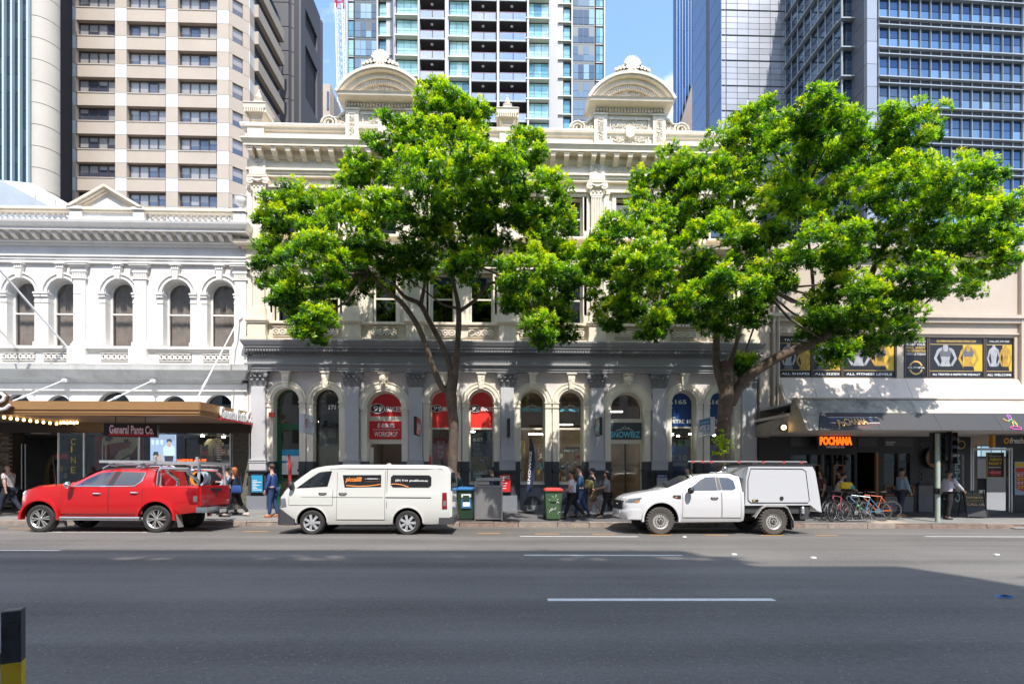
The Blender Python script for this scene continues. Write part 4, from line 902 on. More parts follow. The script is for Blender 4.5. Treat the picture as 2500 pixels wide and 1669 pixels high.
for c in LW:
    # curtain with folds
    q = MB(); n = 40; rg = random.Random(int(c*100)); top = ZS+.5; A = []
    for k in range(n+1):
        xx = c - .5 + k/n; A.append((xx, YB+.50 +   .05*math.sin(k*1.9+rg.uniform(-.3,.3))))
    q.v = [(x, y, 6.2) for x, y in A] + [(x, y, 8.9) for x, y in A]; q.f = [(k, k+1, n+k+2, n+k+1) for k in range(n)]; q.mi = [0]*n; q.build('curtain', CURT, wb, 'all')
    w = empty('arched_window', (0,0,0)); w.parent = wb; w.location = Vector((c, YB, 6.26)) - wb.location
    q = MB(); q.arc_band(0, ZS-6.26, .44, HWw, .26, .34, n=16); q.box(-HWw, -.44, .26, .34, 0, ZS-6.26); q.box(.44, HWw, .26, .34, 0, ZS-6.26); q.box(-.44, .44, .26, .34, 0, .09); q.box(-.44, .44, .25, .33, 1.28, 1.335); q.build('window_frame', M['whitetrim'], w, local=True)
    q = MB(); q.box(-.44, .44, .30, .306, .09, 1.28); q.build('pane', GL, w, local=True)
    q = MB(); q.prism([(x, z) for x, z in ap(0, .44, ZS-6.26, 1.335)], .31, .316); q.build('pane', GL, w, local=True)
    # archivolt, keystone, impost
    q = MB(); q.arc_band(c, ZS, HWw+.02, HWw+.10, YB-.06, YB+.02, n=18); q.arc_band(c, ZS, HWw+.16, HWw+.24, YB-.09, YB+.02, n=18); q.arc_band(c, ZS, HWw+.10, HWw+.165, YB-.03, YB+.02, n=18); q.build('archivolt', M['whitetrim'], wb, True)
    q = MB(); q.prism([(c-.09, ZS+.5), (c+.09, ZS+.5), (c+.13, 9.33), (c-.13, 9.33)], YB-.16, YB+.02); q.box(c-.19, c+.19, YB-.20, YB+.02, 9.33, 9.40); q.box(c-.15, c+.15, YB-.18, YB+.02, 9.18, 9.21)
    q.build('keystone', M['whitetrim'], wb)
    q = MB()
    for t in (-.07, 0, .07): q.box(c+t-.018, c+t+.018, YB-.164, YB-.15, 9.20, 9.30)
    q.build('keystone_holes', M['gcap'], wb)
    for s in (-1, 1):
        q = MB(); e0, e1 = sorted((c+s*.506, c+s*.735)); q.box(e0-.008, e1+.008, YB-.08, YB+.304, 8.14, 8.24); q.box(e0-.005, e1+.005, YB-.05, YB+.302, 7.92, 7.98); q.box(e0-.02, e1+.02, YB-.11, YB+.306, 8.24, 8.30); q.box(e0, e1, YB-.03, YB+.298, 6.44, 8.14); q.box(e0-.012, e1+.03, YB-.10, YB+.308, 6.262, 6.44); q.build('impost', M['whitetrim'], wb)
lcap = MB()
for zz, hh, e in ((0,.05,.03),(.05,.20,.0),(.25,.06,.04),(.31,.14,.02),(.45,.05,.08),(.50,.06,.12),(.56,.04,.14)): lcap.box(-.24-e, .24+e, -.10-e, 0, zz, zz+hh)
for t in range(8): lcap.box(-.225+t*.06, -.19+t*.06, -.13, 0, .07, .24)
lcapm = lcap.data('capital', M['whitetrim'])
for px in (-250, -105, 198, 346, 590):
    x = lx(px) if px > -50 else lx(198) - (198-px)/62.0
    if px == 590: x = LR - .24
    p = empty('pilaster', (0,0,0)); p.parent = wb; p.location = Vector((x, YB, 0)) - wb.location
    MB().box(-.21, .21, -.10, 0, 6.45, 8.80).build('shaft', M['white'], p, local=True); link('capital', lcapm, p, (0,0,8.80))
    q = MB(); q.box(-.27,.27,-.17,0,6.26,6.36); q.box(-.24,.24,-.13,0,6.36,6.45); q.build('base', M['whitetrim'], p, local=True)
# entablature, cornice with blocks
b = MB(); b.box(LL, LR, YB-.10, YB+.4, 9.40, 9.52); b.box(LL, LR, YB-.13, YB+.4, 9.52, 9.62); b.box(LL, LR, YB-.17, YB+.4, 9.62, 9.68); b.box(LL, LR, YB-.08, YB+.4, 9.68, 10.02); b.build('frieze', M['white'], wb)
b = MB(); cornice(b, [(.08,10.02),(.16,10.05),(.18,10.13),(.24,10.16),(.24,10.40),(.60,10.42),(.60,10.50),(.66,10.54),(.72,10.66),(.74,10.74)], LL, LR-.42, YB); b.build('cornice', M['whitetrim'], wb)
bkm2 = MB(); bkm2.prismx([(-.22,0),(-.30,.03),(-.50,.12),(-.52,.20),(0,.20),(0,0)], -.075, .075); bkm2 = bkm2.data('cornice_block', M['whitetrim'])
x = LL
while x < LR-.4: link('cornice_block', bkm2, wb, Vector((x, YB, 10.19)) - wb.location); x += .375
# parapet
zr = 11.47
b = MB(); b.box(LL, LR-.1, YB-.12, YB+.18, 10.74, 10.90); b.build('parapet_base', M['white'], wb)
b = MB(); b.box(LL, LR-.1, YB-.14, YB+.20, 11.31, 11.38); b.box(LL, LR-.06, YB-.19, YB+.25, 11.38, 11.47); b.build('parapet_rail', M['creamtrim'], wb)
pa, pb_ = lx(182), lx(356)
bm_ = baluster_mesh(.41, .085, M['white'])
def balrow(x0, x1):
    n = max(1, int((x1-x0)/.21))
    for k in range(n): link('baluster', bm_, wb, Vector((x0 + (x1-x0)*(k+.5)/n, YB+.03, 10.90)) - wb.location)
balrow(lx(356)+.04, lx(574)); balrow(lx(6)-3.2, lx(178))
for xa, xb in ((lx(574), lx(604)), (lx(178)-.0, lx(206)), (lx(332), lx(358))):
    q = MB(); q.box(xa, xb, YB-.16, YB+.22, 10.74, 11.31); q.box(xa-.04, xb+.04, YB-.22, YB+.28, 11.38, 11.48); q.box(xa-.01, xb+.01, YB-.17, YB+.23, 11.2, 11.24); q.build('parapet_pier', M['white'], wb)
pd = MB().box(lx(206), lx(332), YB-.06, YB+.2, 10.90, 11.31).build('name_panel', M['white'], wb)
ftext('EST 1898', mat('raised_letters', (.74,.74,.73), .6), pd, lx(217), lx(324), 10.97, 11.17, YB-.06, bold=.01, depth=.02)
# triangular pediment
xa, xb = lx(172), lx(357); xm = (xa+xb)/2; zt = lz(458, 260)+.02
def tri(b, e, z0, zt_, y0, y1): b.prism([(xa+e, z0), (xb-e, z0), (xm, zt_)], y0, y1)
q = MB(); tri(q, .32, 11.48, zt-.19, YB-.02, YB+.3); q.build('pediment_field', M['white'], wb)
q = MB()
for e, w_, y0 in ((0,.10,-.26),(.16,.08,-.2),(.30,.06,-.12)):
    hgt = zt - 11.48; k = hgt/((xb-xa)/2)
    for s in (-1, 1):
        P = [(xm + s*((xb-xa)/2-e), 11.48), (xm + s*((xb-xa)/2-e-w_/k*1.0), 11.48), (xm, zt - e*k - w_), (xm, zt - e*k)]
        q.prism(P if s > 0 else P[::-1], YB+y0, YB+.25)
q.build('pediment_raking_cornice', M['creamtrim'], wb)
q = MB(); k2 = .42; q.prism([(xm-.62, 11.49), (xm+.62, 11.49), (xm, 11.49+.36)], YB-.08, YB+.05); q.build('pediment_panel', M['white'], wb)
# urn on the end pier
p = empty('parapet_urn', (0,0,0)); p.parent = wb; p.location = Vector((lx(588), YB+.03, 11.48)) - wb.location
MB().lathe([(.17,0),(.17,.05),(.08,.09),(.06,.15),(.1,.19),(.19,.28),(.225,.42),(.22,.50),(.25,.53),(.2,.56),(.09,.60),(.05,.63)], 0,0,14).build('urn', M['whitetrim'], p, True, local=True)
# sill course with pierced panels
b = MB(); b.box(LL, LR, YB-.22, YB+.45, 6.16, 6.26); b.box(LL, LR, YB-.17, YB+.45, 6.10, 6.16); b.box(LL, LR, YB-.10, YB+.45, 5.62, 6.10); b.box(LL, LR, YB-.20, YB+.45, 5.52, 5.62); b.build('sill_course', M['whitetrim'], wb)
ow2 = openwork(1.2, .25, 6, M['whitetrim'])
for c in LW:
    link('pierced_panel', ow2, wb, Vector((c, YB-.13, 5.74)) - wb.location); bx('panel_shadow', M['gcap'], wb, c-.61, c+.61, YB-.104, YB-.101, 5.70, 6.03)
for c in (lx(198), lx(346), LR-.24): bx('pedestal', M['whitetrim'], wb, c-.33, c+.33, YB-.26, YB, 5.60, 6.18)
# lower entablature above the awning
b = MB(); cornice(b, [(.06,4.92),(.10,4.95),(.12,5.02),(.28,5.06),(.32,5.12),(.46,5.30),(.52,5.33),(.54,5.44),(.56,5.52)], LL, LR-.3, YB); b.build('lower_cornice', mat('weathered_white', (.62,.62,.6), .7, var=.12, vscale=1.5, stain=.6, stcol=(.28,.27,.25), stscale=1.2, streak=3), wb)
b = MB(); b.box(LL, LR, YB-.06, YB+.4, 4.86, 4.92); b.box(LL, LR, YB-.10, YB+.4, 4.60, 4.86); b.build('lower_frieze', M['white'], wb)
LA = [lx(42), lx(143), lx(278), lx(425), lx(534)]
poly = [(LL, 3.0)]
for c, hw in zip(LA, (.5,.46,.62,.46,.52)): poly += [(c-hw, 3.0)] + [(c - hw*math.cos(R(180*t/14)), 4.0 + hw*.95*math.sin(R(180*t/14))) for t in range(15)] + [(c+hw, 3.0)]
poly += [(LR, 3.0), (LR, 4.60), (LL, 4.60)]
b = MB(); b.prism(poly, YB, YB+.4); b.build('lower_wall', M['white'], wb)
for c, hw in zip(LA, (.5,.46,.62,.46,.52)): bx('fanlight_pane', M['winglass'], wb, c-hw-.02, c+hw+.02, YB+.22, YB+.23, 3.0, 4.5)
bx('fanlight_void', M['dark'], wb, LL, LR, YB+.6, YB+.62, 3.0, 4.9)
# end pier at street level
b = MB(); b.box(LR-.62, LR-.12, YB-.02, YB+.3, 0.0, 4.6); b.build('end_pier', M['white'], wb)
b = MB(); b.box(LL, LR, YB+12, YB+12.3, 0, 10.7); b.box(LL, LR, YB+.5, YB+12, 10.55, 10.7); b.box(LR-.3, LR-.02, YB+.46, YB+12, 0, 10.5); b.box(LL, LR, YB+.8, YB+12, 6.0, 6.15); b.build('rear_walls_and_roof', mat('rear_render', (.4,.38,.34)), wb)
bx('upper_room_back', M['dark'], wb, LL, LR-.4, YB+1.4, YB+1.45, 6.2, 10.4)
# ---- the gold awning
YA = YB - 3.35                                             # front edge
ax1 = WX(487, YA); aw = empty('street_awning', (ax1-6, YA, 3.4), 'gold metal street awning with white tie rods over the clothing shop', 'awning')
zt0, zb0 = WZ(981, YA, 300), WZ(1013, YA, 300)
AX2 = WX(611, YB-.2)
top = [(-27, YA), (ax1, YA), (AX2, YB-.12), (-27, YB-.12)]
b = MB(); b.v = [(x, y, zt0-.001) for x, y in top] + [(x, y, zt0-.05) for x, y in top]; b.f = [(0,1,2,3), (7,6,5,4), (0,4,5,1), (1,5,6,2), (2,6,7,3), (3,7,4,0)]; b.mi = [0]*6; b.build('roof_sheet', mat('galvanised_roof', (.35,.36,.37), .5), aw)
def fascia(b, x0, y0, x1, y1, z0, z1, t=.06, out=0):
    d = Vector((x1-x0, y1-y0)).normalized(); nn = Vector((d.y, -d.x))
    P = [(x0+nn.x*out, y0+nn.y*out), (x1+nn.x*out, y1+nn.y*out), (x1-nn.x*t, y1-nn.y*t), (x0-nn.x*t, y0-nn.y*t)]; b.prismz(P, z0, z1)
b = MB(); fascia(b, -27, YA, ax1, YA, zb0+.17, zt0+.02, out=.03); fascia(b, -27, YA, ax1, YA, zb0, zb0+.17, .06, 0.0); b.build('front_fascia', M['gold'], aw)
b = MB(); fascia(b, ax1, YA, AX2, YB-.12, zb0+.17, zt0+.02, out=.03); fascia(b, ax1, YA, AX2, YB-.12, zb0, zb0+.17, .06, 0.0); b.build('end_fascia', M['gold'], aw)
b = MB(); b.v = [(x, y, zb0+.03) for x, y in top] + [(x, y, zb0+.06) for x, y in top]; b.f = [(0,1,2,3), (7,6,5,4), (0,4,5,1), (1,5,6,2), (2,6,7,3), (3,7,4,0)]; b.mi = [0]*6; b.build('soffit', mat('cream_soffit', (.42,.33,.24), .6), aw)
for (wx, wy, px2) in ((lx(173), lz(930,173), 30), (lx(386), lz(931,386), 262), (lx(590), lz(775,590), 477)):
    e = Vector((WX(px2, YA+.08), YA+.08, zt0+.02)); a = Vector((wx, YB-.28 if wy < 6 else YB-.12, wy)); q = MB(); q.tube([a, e], .024, 7); q.lathey([(.10,-.04),(.10,.06),(.03,.06)], wx, wy, 12, a.y); q.tube([a.lerp(e,.78), a.lerp(e,.86)], .04, 7); q.build('tie_rod', mat('white_rod', (.78,.78,.77), .4), aw)
# the letters on the fascias
txt = MB(); s_ = empty('awning_letters', (AX2-.5, YB-1, zb0), 'white raised shop name with a red underline on the end of the gold awning', 'sign')
d = Vector((AX2-ax1, YB-.12-YA, 0)).normalized(); nrm = Vector((d.y, -d.x, 0)); O = Vector((ax1, YA, zb0+.02)) + d*1.05 + nrm*.04
text('General Pants Co.', M['wl'], s_, O, d, (0,0,1), 2.15, .40, bold=.03, depth=.07, name='raised_letters')
q = MB(); P0 = O + Vector((0,0,-.05)); P1 = P0 + d*2.2; q.prismz([(P0.x, P0.y), (P0.x+nrm.x*.06, P0.y+nrm.y*.06), (P1.x+nrm.x*.06, P1.y+nrm.y*.06), (P1.x, P1.y)], zb0-.04, zb0+.02); q.build('underline', M['red'], s_)
s_ = empty('script_sign', (WX(10, YA), YA-.05, zb0), 'white neon edged script letters ending in an e on the gold awning front', 'sign')
q = MB(); cx, cz = WX(8, YA), WZ(985, YA, 8); pts = [(-.45,-.12),(-.3,-.02),(-.05,.03),(.12,.10),(.16,.22),(.06,.30),(-.08,.24),(-.15,.05),(-.10,-.13),(.05,-.2),(.2,-.16),(.32,-.05)]
q.tube([(cx+x, YA-.13, cz+z) for x, z in pts], .05, 8); q.build('letter', mat('white_neon', (.85,.85,.82), .4), s_, True)
q = MB(); q.tube([(cx+x+.01, YA-.05, cz+z-.01) for x, z in pts], .075, 8); q.build('backing', mat('brown_case', (.10,.06,.03), .5), s_, True)
# hanging sign under the awning
yS = YA + .75; x0, x1 = WX(272, yS), WX(372, yS); hs = empty('hanging_sign', ((x0+x1)/2, yS, 2.9), 'black hanging lightbox with white lettering and a red underline under the gold awning', 'sign')
za, zb = WZ(1066, yS, 300), WZ(1034, yS, 300)
Us = Vector((1,.35,0)).normalized(); ctr = Vector(((x0+x1)/2, yS, (za+zb)/2)); Lh = (x1-x0)/2*1.12; nn = Vector((Us.y, -Us.x, 0))
q = MB(); P = [ctr - Us*Lh + nn*.09, ctr + Us*Lh + nn*.09, ctr + Us*Lh - nn*.09, ctr - Us*Lh - nn*.09]; q.prismz([(p.x, p.y) for p in P], za, zb); q.build('sign_box', M['black'], hs)
text('General Pants Co.', M['wl'], hs, ctr - Us*Lh*.80 + nn*.095 + Vector((0,0,-.13)), Us, (0,0,1), Lh*1.66, .29, bold=.035, name='lettering')
q = MB(); a = ctr - Us*Lh*.82 + nn*.1; e = ctr + Us*Lh*.86 + nn*.1; q.prismz([(a.x, a.y), (e.x, e.y), (e.x-nn.x*.01, e.y-nn.y*.01), (a.x-nn.x*.01, a.y-nn.y*.01)], za+.03, za+.08); q.build('underline', M['red'], hs)
q = MB()
for t in (-.6, .5): p = ctr + Us*Lh*t; q.tube([(p.x, p.y, zb), (p.x, p.y, zb0+.04)], .012, 5)
q.build('hanger', M['blackm'], hs)
# marquee bulbs
for k in range(15):
    px = 8 + k*10.3 if k < 9 else 0; y_ = YA + .3 + .30*k
    x = WX(10+k*16, y_) if k < 9 else WX(148 + (k-9)*8, YB-1.2 + .2*(k % 2)); y2 = y_ if k < 9 else YB-1.2+.2*(k % 2)
    bl = empty('marquee_bulb', (x, y2, zb0), 'warm glowing marquee bulb under the gold awning', 'bulb', 'marquee bulbs under the gold awning')
    MB().lathe([(.02,.0),(.035,-.025),(.042,-.06),(.03,-.09),(.01,-.10)], x, y2, 10, zb0).build('globe', M['lamp'], bl, True); MB().lathe([(.03,.03),(.03,0)], x, y2, 8, zb0).build('socket', M['wood'], bl)
# ---- the clothing shopfront
FY = YB - .1; X = lambda px: WX(px, FY); Zp = lambda py, px=300: WZ(py, FY, px)
sf = empty('clothing_shopfront', (X(350), FY, .1), 'glass clothing shopfront under the gold awning with a skull mural and lit display', 'shopfront')
b = MB(); b.box(LL, X(612), FY-.02, FY+.10, 3.02, zb0+.1); b.box(LL, X(612), FY, FY+.1, -.05, .22); b.build('bulkhead', mat('dark_bronze', (.05,.04,.035), .4), sf)
mull = [X(142), X(204), X(338), X(562), X(609)]
for x in mull:
    q = MB(); q.tube([(x, FY+.03, .2), (x, FY+.03, 3.03)], .035, 8); q.build('post', M['steel'], sf)
for xa, xb in ((X(142), X(204)), (X(204), X(338)), (X(338), X(452)), (X(452), X(562))):
    q = MB(); q.box(xa+.03, xb-.03, FY+.04, FY+.05, .22, 3.02); q.build('shop_pane', M['shopglass'], sf)
q = MB(); q.tube([(X(53), FY, .9), (X(53), FY, 2.6)], .02, 6); q.tube([(X(62), FY, .9), (X(62), FY, 2.6)], .02, 6); q.tube([(X(252), FY-.03, 2.0), (X(252), FY-.03, 2.7)], .016, 6); q.tube([(X(260), FY-.03, 2.0), (X(260), FY-.03, 2.7)], .016, 6); q.build('door_handle', M['steel'], sf)
BR = mat('weathered_brick', (.20,.15,.11), .8, var=.35, vscale=6)
# brick pier at the edge of the frame
pier = bx('brick_pier', BED, sf, LL, X(32)-.02, FY+.0, FY+.5, 0, 3.02)
brk = [MB().box(-.115, .115, -.02, .05, 0, .068).data('brick', m_) for m_ in (BR, mat('weathered_brick_grey', (.24,.22,.19), .8, var=.3, vscale=6), mat('weathered_brick_dark', (.13,.09,.07), .8, var=.3, vscale=6))]
rg = random.Random(3)
for r_ in range(36):
    for k in range(9):
        xx = X(32) - .14 - (k + .5*(r_ % 2))*.24
        link('brick', brk[rg.randrange(3)], pier, Vector((xx, FY - rg.uniform(0,.015), .25+r_*.077)) - worldloc(pier))
b = MB(); b.box(LL, X(612), FY+4, FY+4.1, 0, 3.1); b.box(LL, X(612), FY+.5, FY+4, 3.0, 3.05); b.box(X(612)-.02, X(612)+.05, FY+.1, FY+4, 0, 3.0); b.build('shop_back_wall', rm_dark, sf); bx('shop_floor', mat('polished_concrete', (.16,.15,.14), .3), sf, LL, X(612), FY+.1, FY+4, 0, .12)
# concrete end pier, stone textured
bx('stone_pier', mat('mossy_stone', (.13,.125,.10), .85, var=.4, vscale=9, bump=.5), sf, X(566)+.02, X(606), FY+.06, FY+.3, .2, 3.0)
# arched dark doorway
q = MB(); c_ = X(112); q.arc_band(c_, 1.55, .62, .80, FY+.9, FY+1.1, n=14); q.box(c_-.8, c_-.62, FY+.9, FY+1.1, .12, 1.55); q.box(c_+.62, c_+.8, FY+.9, FY+1.1, .12, 1.55); q.build('inner_arch', mat('olive_trim', (.10,.085,.05), .6), sf)
ft_ = mat('gold_neon', (.22,.18,.03), .5, emit=(.55,.42,.05), es=.10)
for s_, py in (('C',1085),('I',1103),('N',1130),('E',1154)): ftext(s_, ft_, sf, X(172), X(172)+(.17 if s_ != 'I' else .05), Zp(py, 180), Zp(py-15, 180), FY+.03, bold=-.01)
# poster stand
ps = empty('poster_rack', (X(125), FY+.5, .12), 'red headed card rack standing in the dark arched doorway', 'rack'); xx = X(125); bx('header', M['red'], ps, xx-.22, xx+.22, FY+.48, FY+.53, 2.05, 2.25)
for r_ in range(2):
    for k in range(3): bx('card', GOODS[(k+r_*3) % 8], ps, xx-.19+k*.135, xx-.08+k*.135, FY+.47, FY+.5, 1.55+r_*.25-.25, 1.72+r_*.25-.2)
bx('rack_back', M['blackm'], ps, xx-.22, xx+.22, FY+.51, FY+.53, .2, 2.05)
# skull mural board
mu = empty('skull_mural', (X(270), FY+.35, .9), 'dark red mural of a grinning skull behind the shop glass', 'mural')
bx('mural_board', mat('maroon_paint', (.26,.045,.04), .7, var=.5, vscale=3), mu, X(214), X(334), FY+.35, FY+.38, .5, 2.95)
bone = mat('bone_paint', (.78,.70,.55), .7, var=.2, vscale=6); yk = FY+.345
def flat(name, pts, m, y=yk, par=mu): q = MB(); q.v = [(X(px), y, Zp(py, 280)) for px, py in pts]; q.f = [tuple(range(len(pts)))]; q.mi = [0]; return q.build(name, m, par)
flat('brow', [(232,1072),(240,1058),(262,1054),(284,1060),(296,1066),(318,1064),(328,1076),(326,1086),(306,1090),(290,1080),(272,1078),(258,1088),(238,1086)], bone)
flat('cheek', [(262,1118),(276,1098),(300,1090),(318,1088),(308,1104),(292,1120),(276,1122)], bone, yk-.002)
flat('jaw', [(266,1126),(292,1112),(304,1104),(300,1118),(282,1138),(266,1134)], M['black'], yk-.004)
for k in range(7): px = 268+k*5; flat('tooth', [(px,1128-k*3.2),(px+4,1125-k*3.2),(px+4.4,1114-k*3),(px+.6,1117-k*3)], bone, yk-.006); flat('tooth', [(px-1,1130-k*2.6),(px+3.5,1128-k*2.6),(px+3,1137-k*2.5),(px-.6,1138-k*2.5)], bone, yk-.006)
flat('eye_socket', [(240,1066),(254,1062),(262,1068),(252,1076),(242,1074)], M['black'], yk-.008); flat('eye_socket', [(286,1072),(298,1070),(300,1078),(288,1080)], M['black'], yk-.008)
flat('cloth_band', [(225,1090),(262,1080),(308,1076),(296,1092),(262,1104),(228,1112)], mat('red_band', (.40,.07,.05), .7), yk-.003)
# screen
ds = empty('display_screen', (X(398), FY+.6, 1.4), 'tall lit shop screen showing two people in pale blue light', 'screen'); ys = FY+.6; SX_ = lambda px: WX(px, ys); SZ_ = lambda py: WZ(py, ys, 398)
bx('screen_panel', mat('screen_blue', (.2,.25,.35), .4, emit=(.33,.42,.62), es=.75), ds, SX_(367), SX_(428), ys, ys+.06, SZ_(1128), SZ_(1044))
def flat2(name, pts, m, dy): q = MB(); q.v = [(SX_(px), ys-dy, SZ_(py)) for px, py in pts]; q.f = [tuple(range(len(pts)))]; q.mi = [0]; q.build(name, m, ds)
em = lambda n, c_: mat(n, tuple(.3*v for v in c_), .5, emit=c_, es=.7)
flat2('picture_wall', [(368,1060),(427,1062),(427,1075),(368,1073)], em('screen_grey', (.30,.36,.50)), .003); flat2('picture_shirt', [(398,1092),(408,1084),(418,1084),(427,1092),(427,1112),(400,1112)], em('screen_white', (.62,.74,.95)), .005)
flat2('picture_face', [(408,1078),(418,1078),(419,1088),(413,1092),(408,1088)], em('screen_skin', (.55,.38,.33)), .007); flat2('picture_hair', [(406,1080),(409,1071),(418,1071),(421,1080),(413,1076)], em('screen_dark', (.04,.04,.06)), .009)
flat2('picture_trousers', [(401,1112),(424,1112),(422,1127),(403,1127)], em('screen_dark', (.04,.04,.06)), .006); flat2('picture_figure', [(372,1127),(374,1108),(384,1104),(394,1110),(398,1127)], em('screen_skin', (.55,.38,.33)), .005); flat2('picture_hair', [(373,1112),(376,1102),(386,1102),(388,1114),(380,1110)], em('screen_dark', (.04,.04,.06)), .008)
for k in range(3): flat2('picture_frame', [(370+k*11,1073),(376+k*11,1073),(376+k*11,1085),(370+k*11,1085)], em('screen_white', (.62,.74,.95)), .004)
# hanging clothes and shelves
shelf(X(432), X(458), FY+1.6, .13, 6, 'lit shelf stacked with folded clothes beside the screen', 11, d=.3, dz=.42); shelf(X(462), X(560), FY+2.2, .13, 6, 'long lit clothes shelf behind the shop glass at the end pier', 12, d=.3, dz=.42)
cl = empty('hanging_shirt', (X(487), FY+1.0, 2.2), 'cream tee shirt hanging high behind the shop glass', 'shirt'); xx = X(487)
q = MB(); q.prism([(xx-.2,2.2),(xx+.2,2.2),(xx+.2,2.68),(xx+.34,2.55),(xx+.38,2.68),(xx+.2,2.86),(xx+.07,2.88),(xx,2.84),(xx-.07,2.88),(xx-.2,2.86),(xx-.38,2.68),(xx-.34,2.55),(xx-.2,2.68)], FY+1.0, FY+1.08); q.build('shirt_body', mat('cream_cloth', (.42,.36,.22), .9), cl)
bx('sleeve_stripes', M['black'], cl, xx-.01, xx+.01, FY+.99, FY+1.0, 2.22, 2.5)
dc = MB(); xx = X(528)
for k in range(12): z = Zp(1060+k*5.6, 528); dc.box(xx-.0, xx+rgS.uniform(.12,.34), FY+.033, FY+.036, z, z+.035)
dc.build('window_print', M['wl'], sf); ftext('U', M['wl'], sf, xx, xx+.14, Zp(1057,528), Zp(1050,528), FY+.03, bold=.05)
ftext("WE'RE OUT", mat('orange_neon', (.6,.06,.01), .5, emit=(1,.10,.02), es=1.2), sf, X(430), X(503), Zp(1128,470), Zp(1120,470), FY+.03, bold=.03); ftext('After me, you next.', M['wl'], sf, X(462), X(556), Zp(1143,470), Zp(1136,470), FY+.03, bold=.01)
lamp_row([(X(466), FY+.8, 2.93), (X(556), FY+.8, 2.93), (X(500), FY+1.4, 2.93)], 'ceiling_spot', M['lampw'], 'small bright ceiling spot light above the clothes shelves')
# grey metal roof behind the parapet
rs = empty('roof_shed', (-16.5, YB+8, 10.7), 'grey metal roofed shed showing above the balustrade at the frame edge', 'shed')
YR = YB+6; A_ = lambda px, py: W(px, py, YR)
q = MB(); x0, z0 = A_(-160, 425); x1, z1 = A_(115, 500); x2, z2 = A_(-160, 560); q.prism([(x0, 10.7), (x1+.6, 10.7), (x1, z1), A_(0, 438), (x0, z0)], YR, YR+5); q.build('roof', mat('grey_sheet_roof', (.42,.46,.48), .45, .3, var=.08, stain=.25, stcol=(.3,.3,.3)), rs)
q = MB(); YR2 = YB+9; A2 = lambda px, py: W(px, py, YR2); q.prism([A2(10,560), A2(190,560), A2(176,502), A2(78,447), A2(10,440)], YR2, YR2+4); q.build('parapet_wall', mat('pale_blue_render', (.60,.64,.66), .6), rs)
q = MB(); q.tube([(W(85,485,YR2)[0], YR2-.1, W(85,490,YR2)[1]), (W(85,485,YR2)[0], YR2-.1, W(85,474,YR2)[1])], .08, 8); q.tube([(W(135,485,YR2)[0], YR2-.1, W(135,505,YR2)[1]), (W(135,485,YR2)[0], YR2-.1, W(135,483,YR2)[1])], .05, 8); q.build('vent_pipe', M['whitetrim'], rs)
# flag poles leaning out over the balustrade
for (pa_, pb2, ya_, label) in (((-30, 625), (165, 848), YB-2.6, 'long white pole slanting across the left arched windows'), ((-30, 775), (40, 850), YB-2.6, 'short white pole slanting at the frame edge')):
    a = W(*pa_, ya_); e = W(*pb2, YB-.15); q = MB(); q.tube([(a[0], ya_, a[1]), (e[0], YB-.15, e[1])], .035, 8); p = empty('flag_pole', (e[0], YB-.15, e[1]), label, 'pole'); q.build('pole', mat('white_rod', (.78,.78,.77)), p); MB().lathey([(.07,-.05),(.07,.12)], e[0], e[1], 10, YB-.15).build('mount', M['steel'], p)
# ================================================================== the beige building with the restaurant
RL, RR = HR + .03, 27.0
rb = empty('beige_shop_building', ((RL+RR)/2, YB, 0), 'beige rendered building with gym posters, a sloping hood and a charcoal fascia awning', 'building')
X = lambda px: WX(px, YB); Zp = lambda py, px=2150: WZ(py, YB, px)
BEI = mat('beige_render', (.50,.42,.34), .7, var=.07, vscale=.8, stain=.25, stcol=(.34,.27,.2), stscale=.7, streak=4); BEI2 = mat('beige_trim', (.53,.45,.37), .65, var=.06)
zp0, zp1 = Zp(922), Zp(821)
b = MB(); wall_openings(b, RL, RR, 2.6, 10.2, [(X(1900), X(2190), zp0, zp1), (X(2206), X(2477), zp0, zp1)], YB, YB+.35); b.build('upper_wall', BEI, rb)
b = MB(); b.box(RL, X(1874), YB-.14, YB, 2.9, 10.2); b.box(X(2486), X(2540), YB-.14, YB, 2.9, 10.2); b.build('pilaster_strip', BEI2, rb)
b = MB(); b.box(RL, RR, YB-.30, YB+.35, 10.2, 10.45); b.box(RL, RR, YB-.12, YB, 7.45, 7.62); b.box(RL, RR, YB-.20, YB, 7.62, 7.75); b.box(X(1874), X(2486), YB-.06, YB, zp1+.10, zp1+.16); b.build('ledge', BEI2, rb)
for px in (1886, 1897):
    q = MB(); x = X(px); q.tube([(x, YB-.1, 10.0), (x, YB-.1, 3.8)], .055, 8)
    for z in (3.9, 4.02, 4.14, 6, 8): q.lathe([(.07,0),(.07,.05)], x, YB-.1, 10, z)
    q.build('downpipe', BEI2, rb, True)
b = MB(); b.box(RL, RR, YB+10, YB+10.3, 0, 10.2); b.box(RL, RR, YB+.35, YB+10, 10.0, 10.2); b.box(RL, RL+.2, YB+.35, YB+10, 0, 10); b.build('rear_walls_and_roof', mat('rear_render', (.4,.38,.34)), rb)
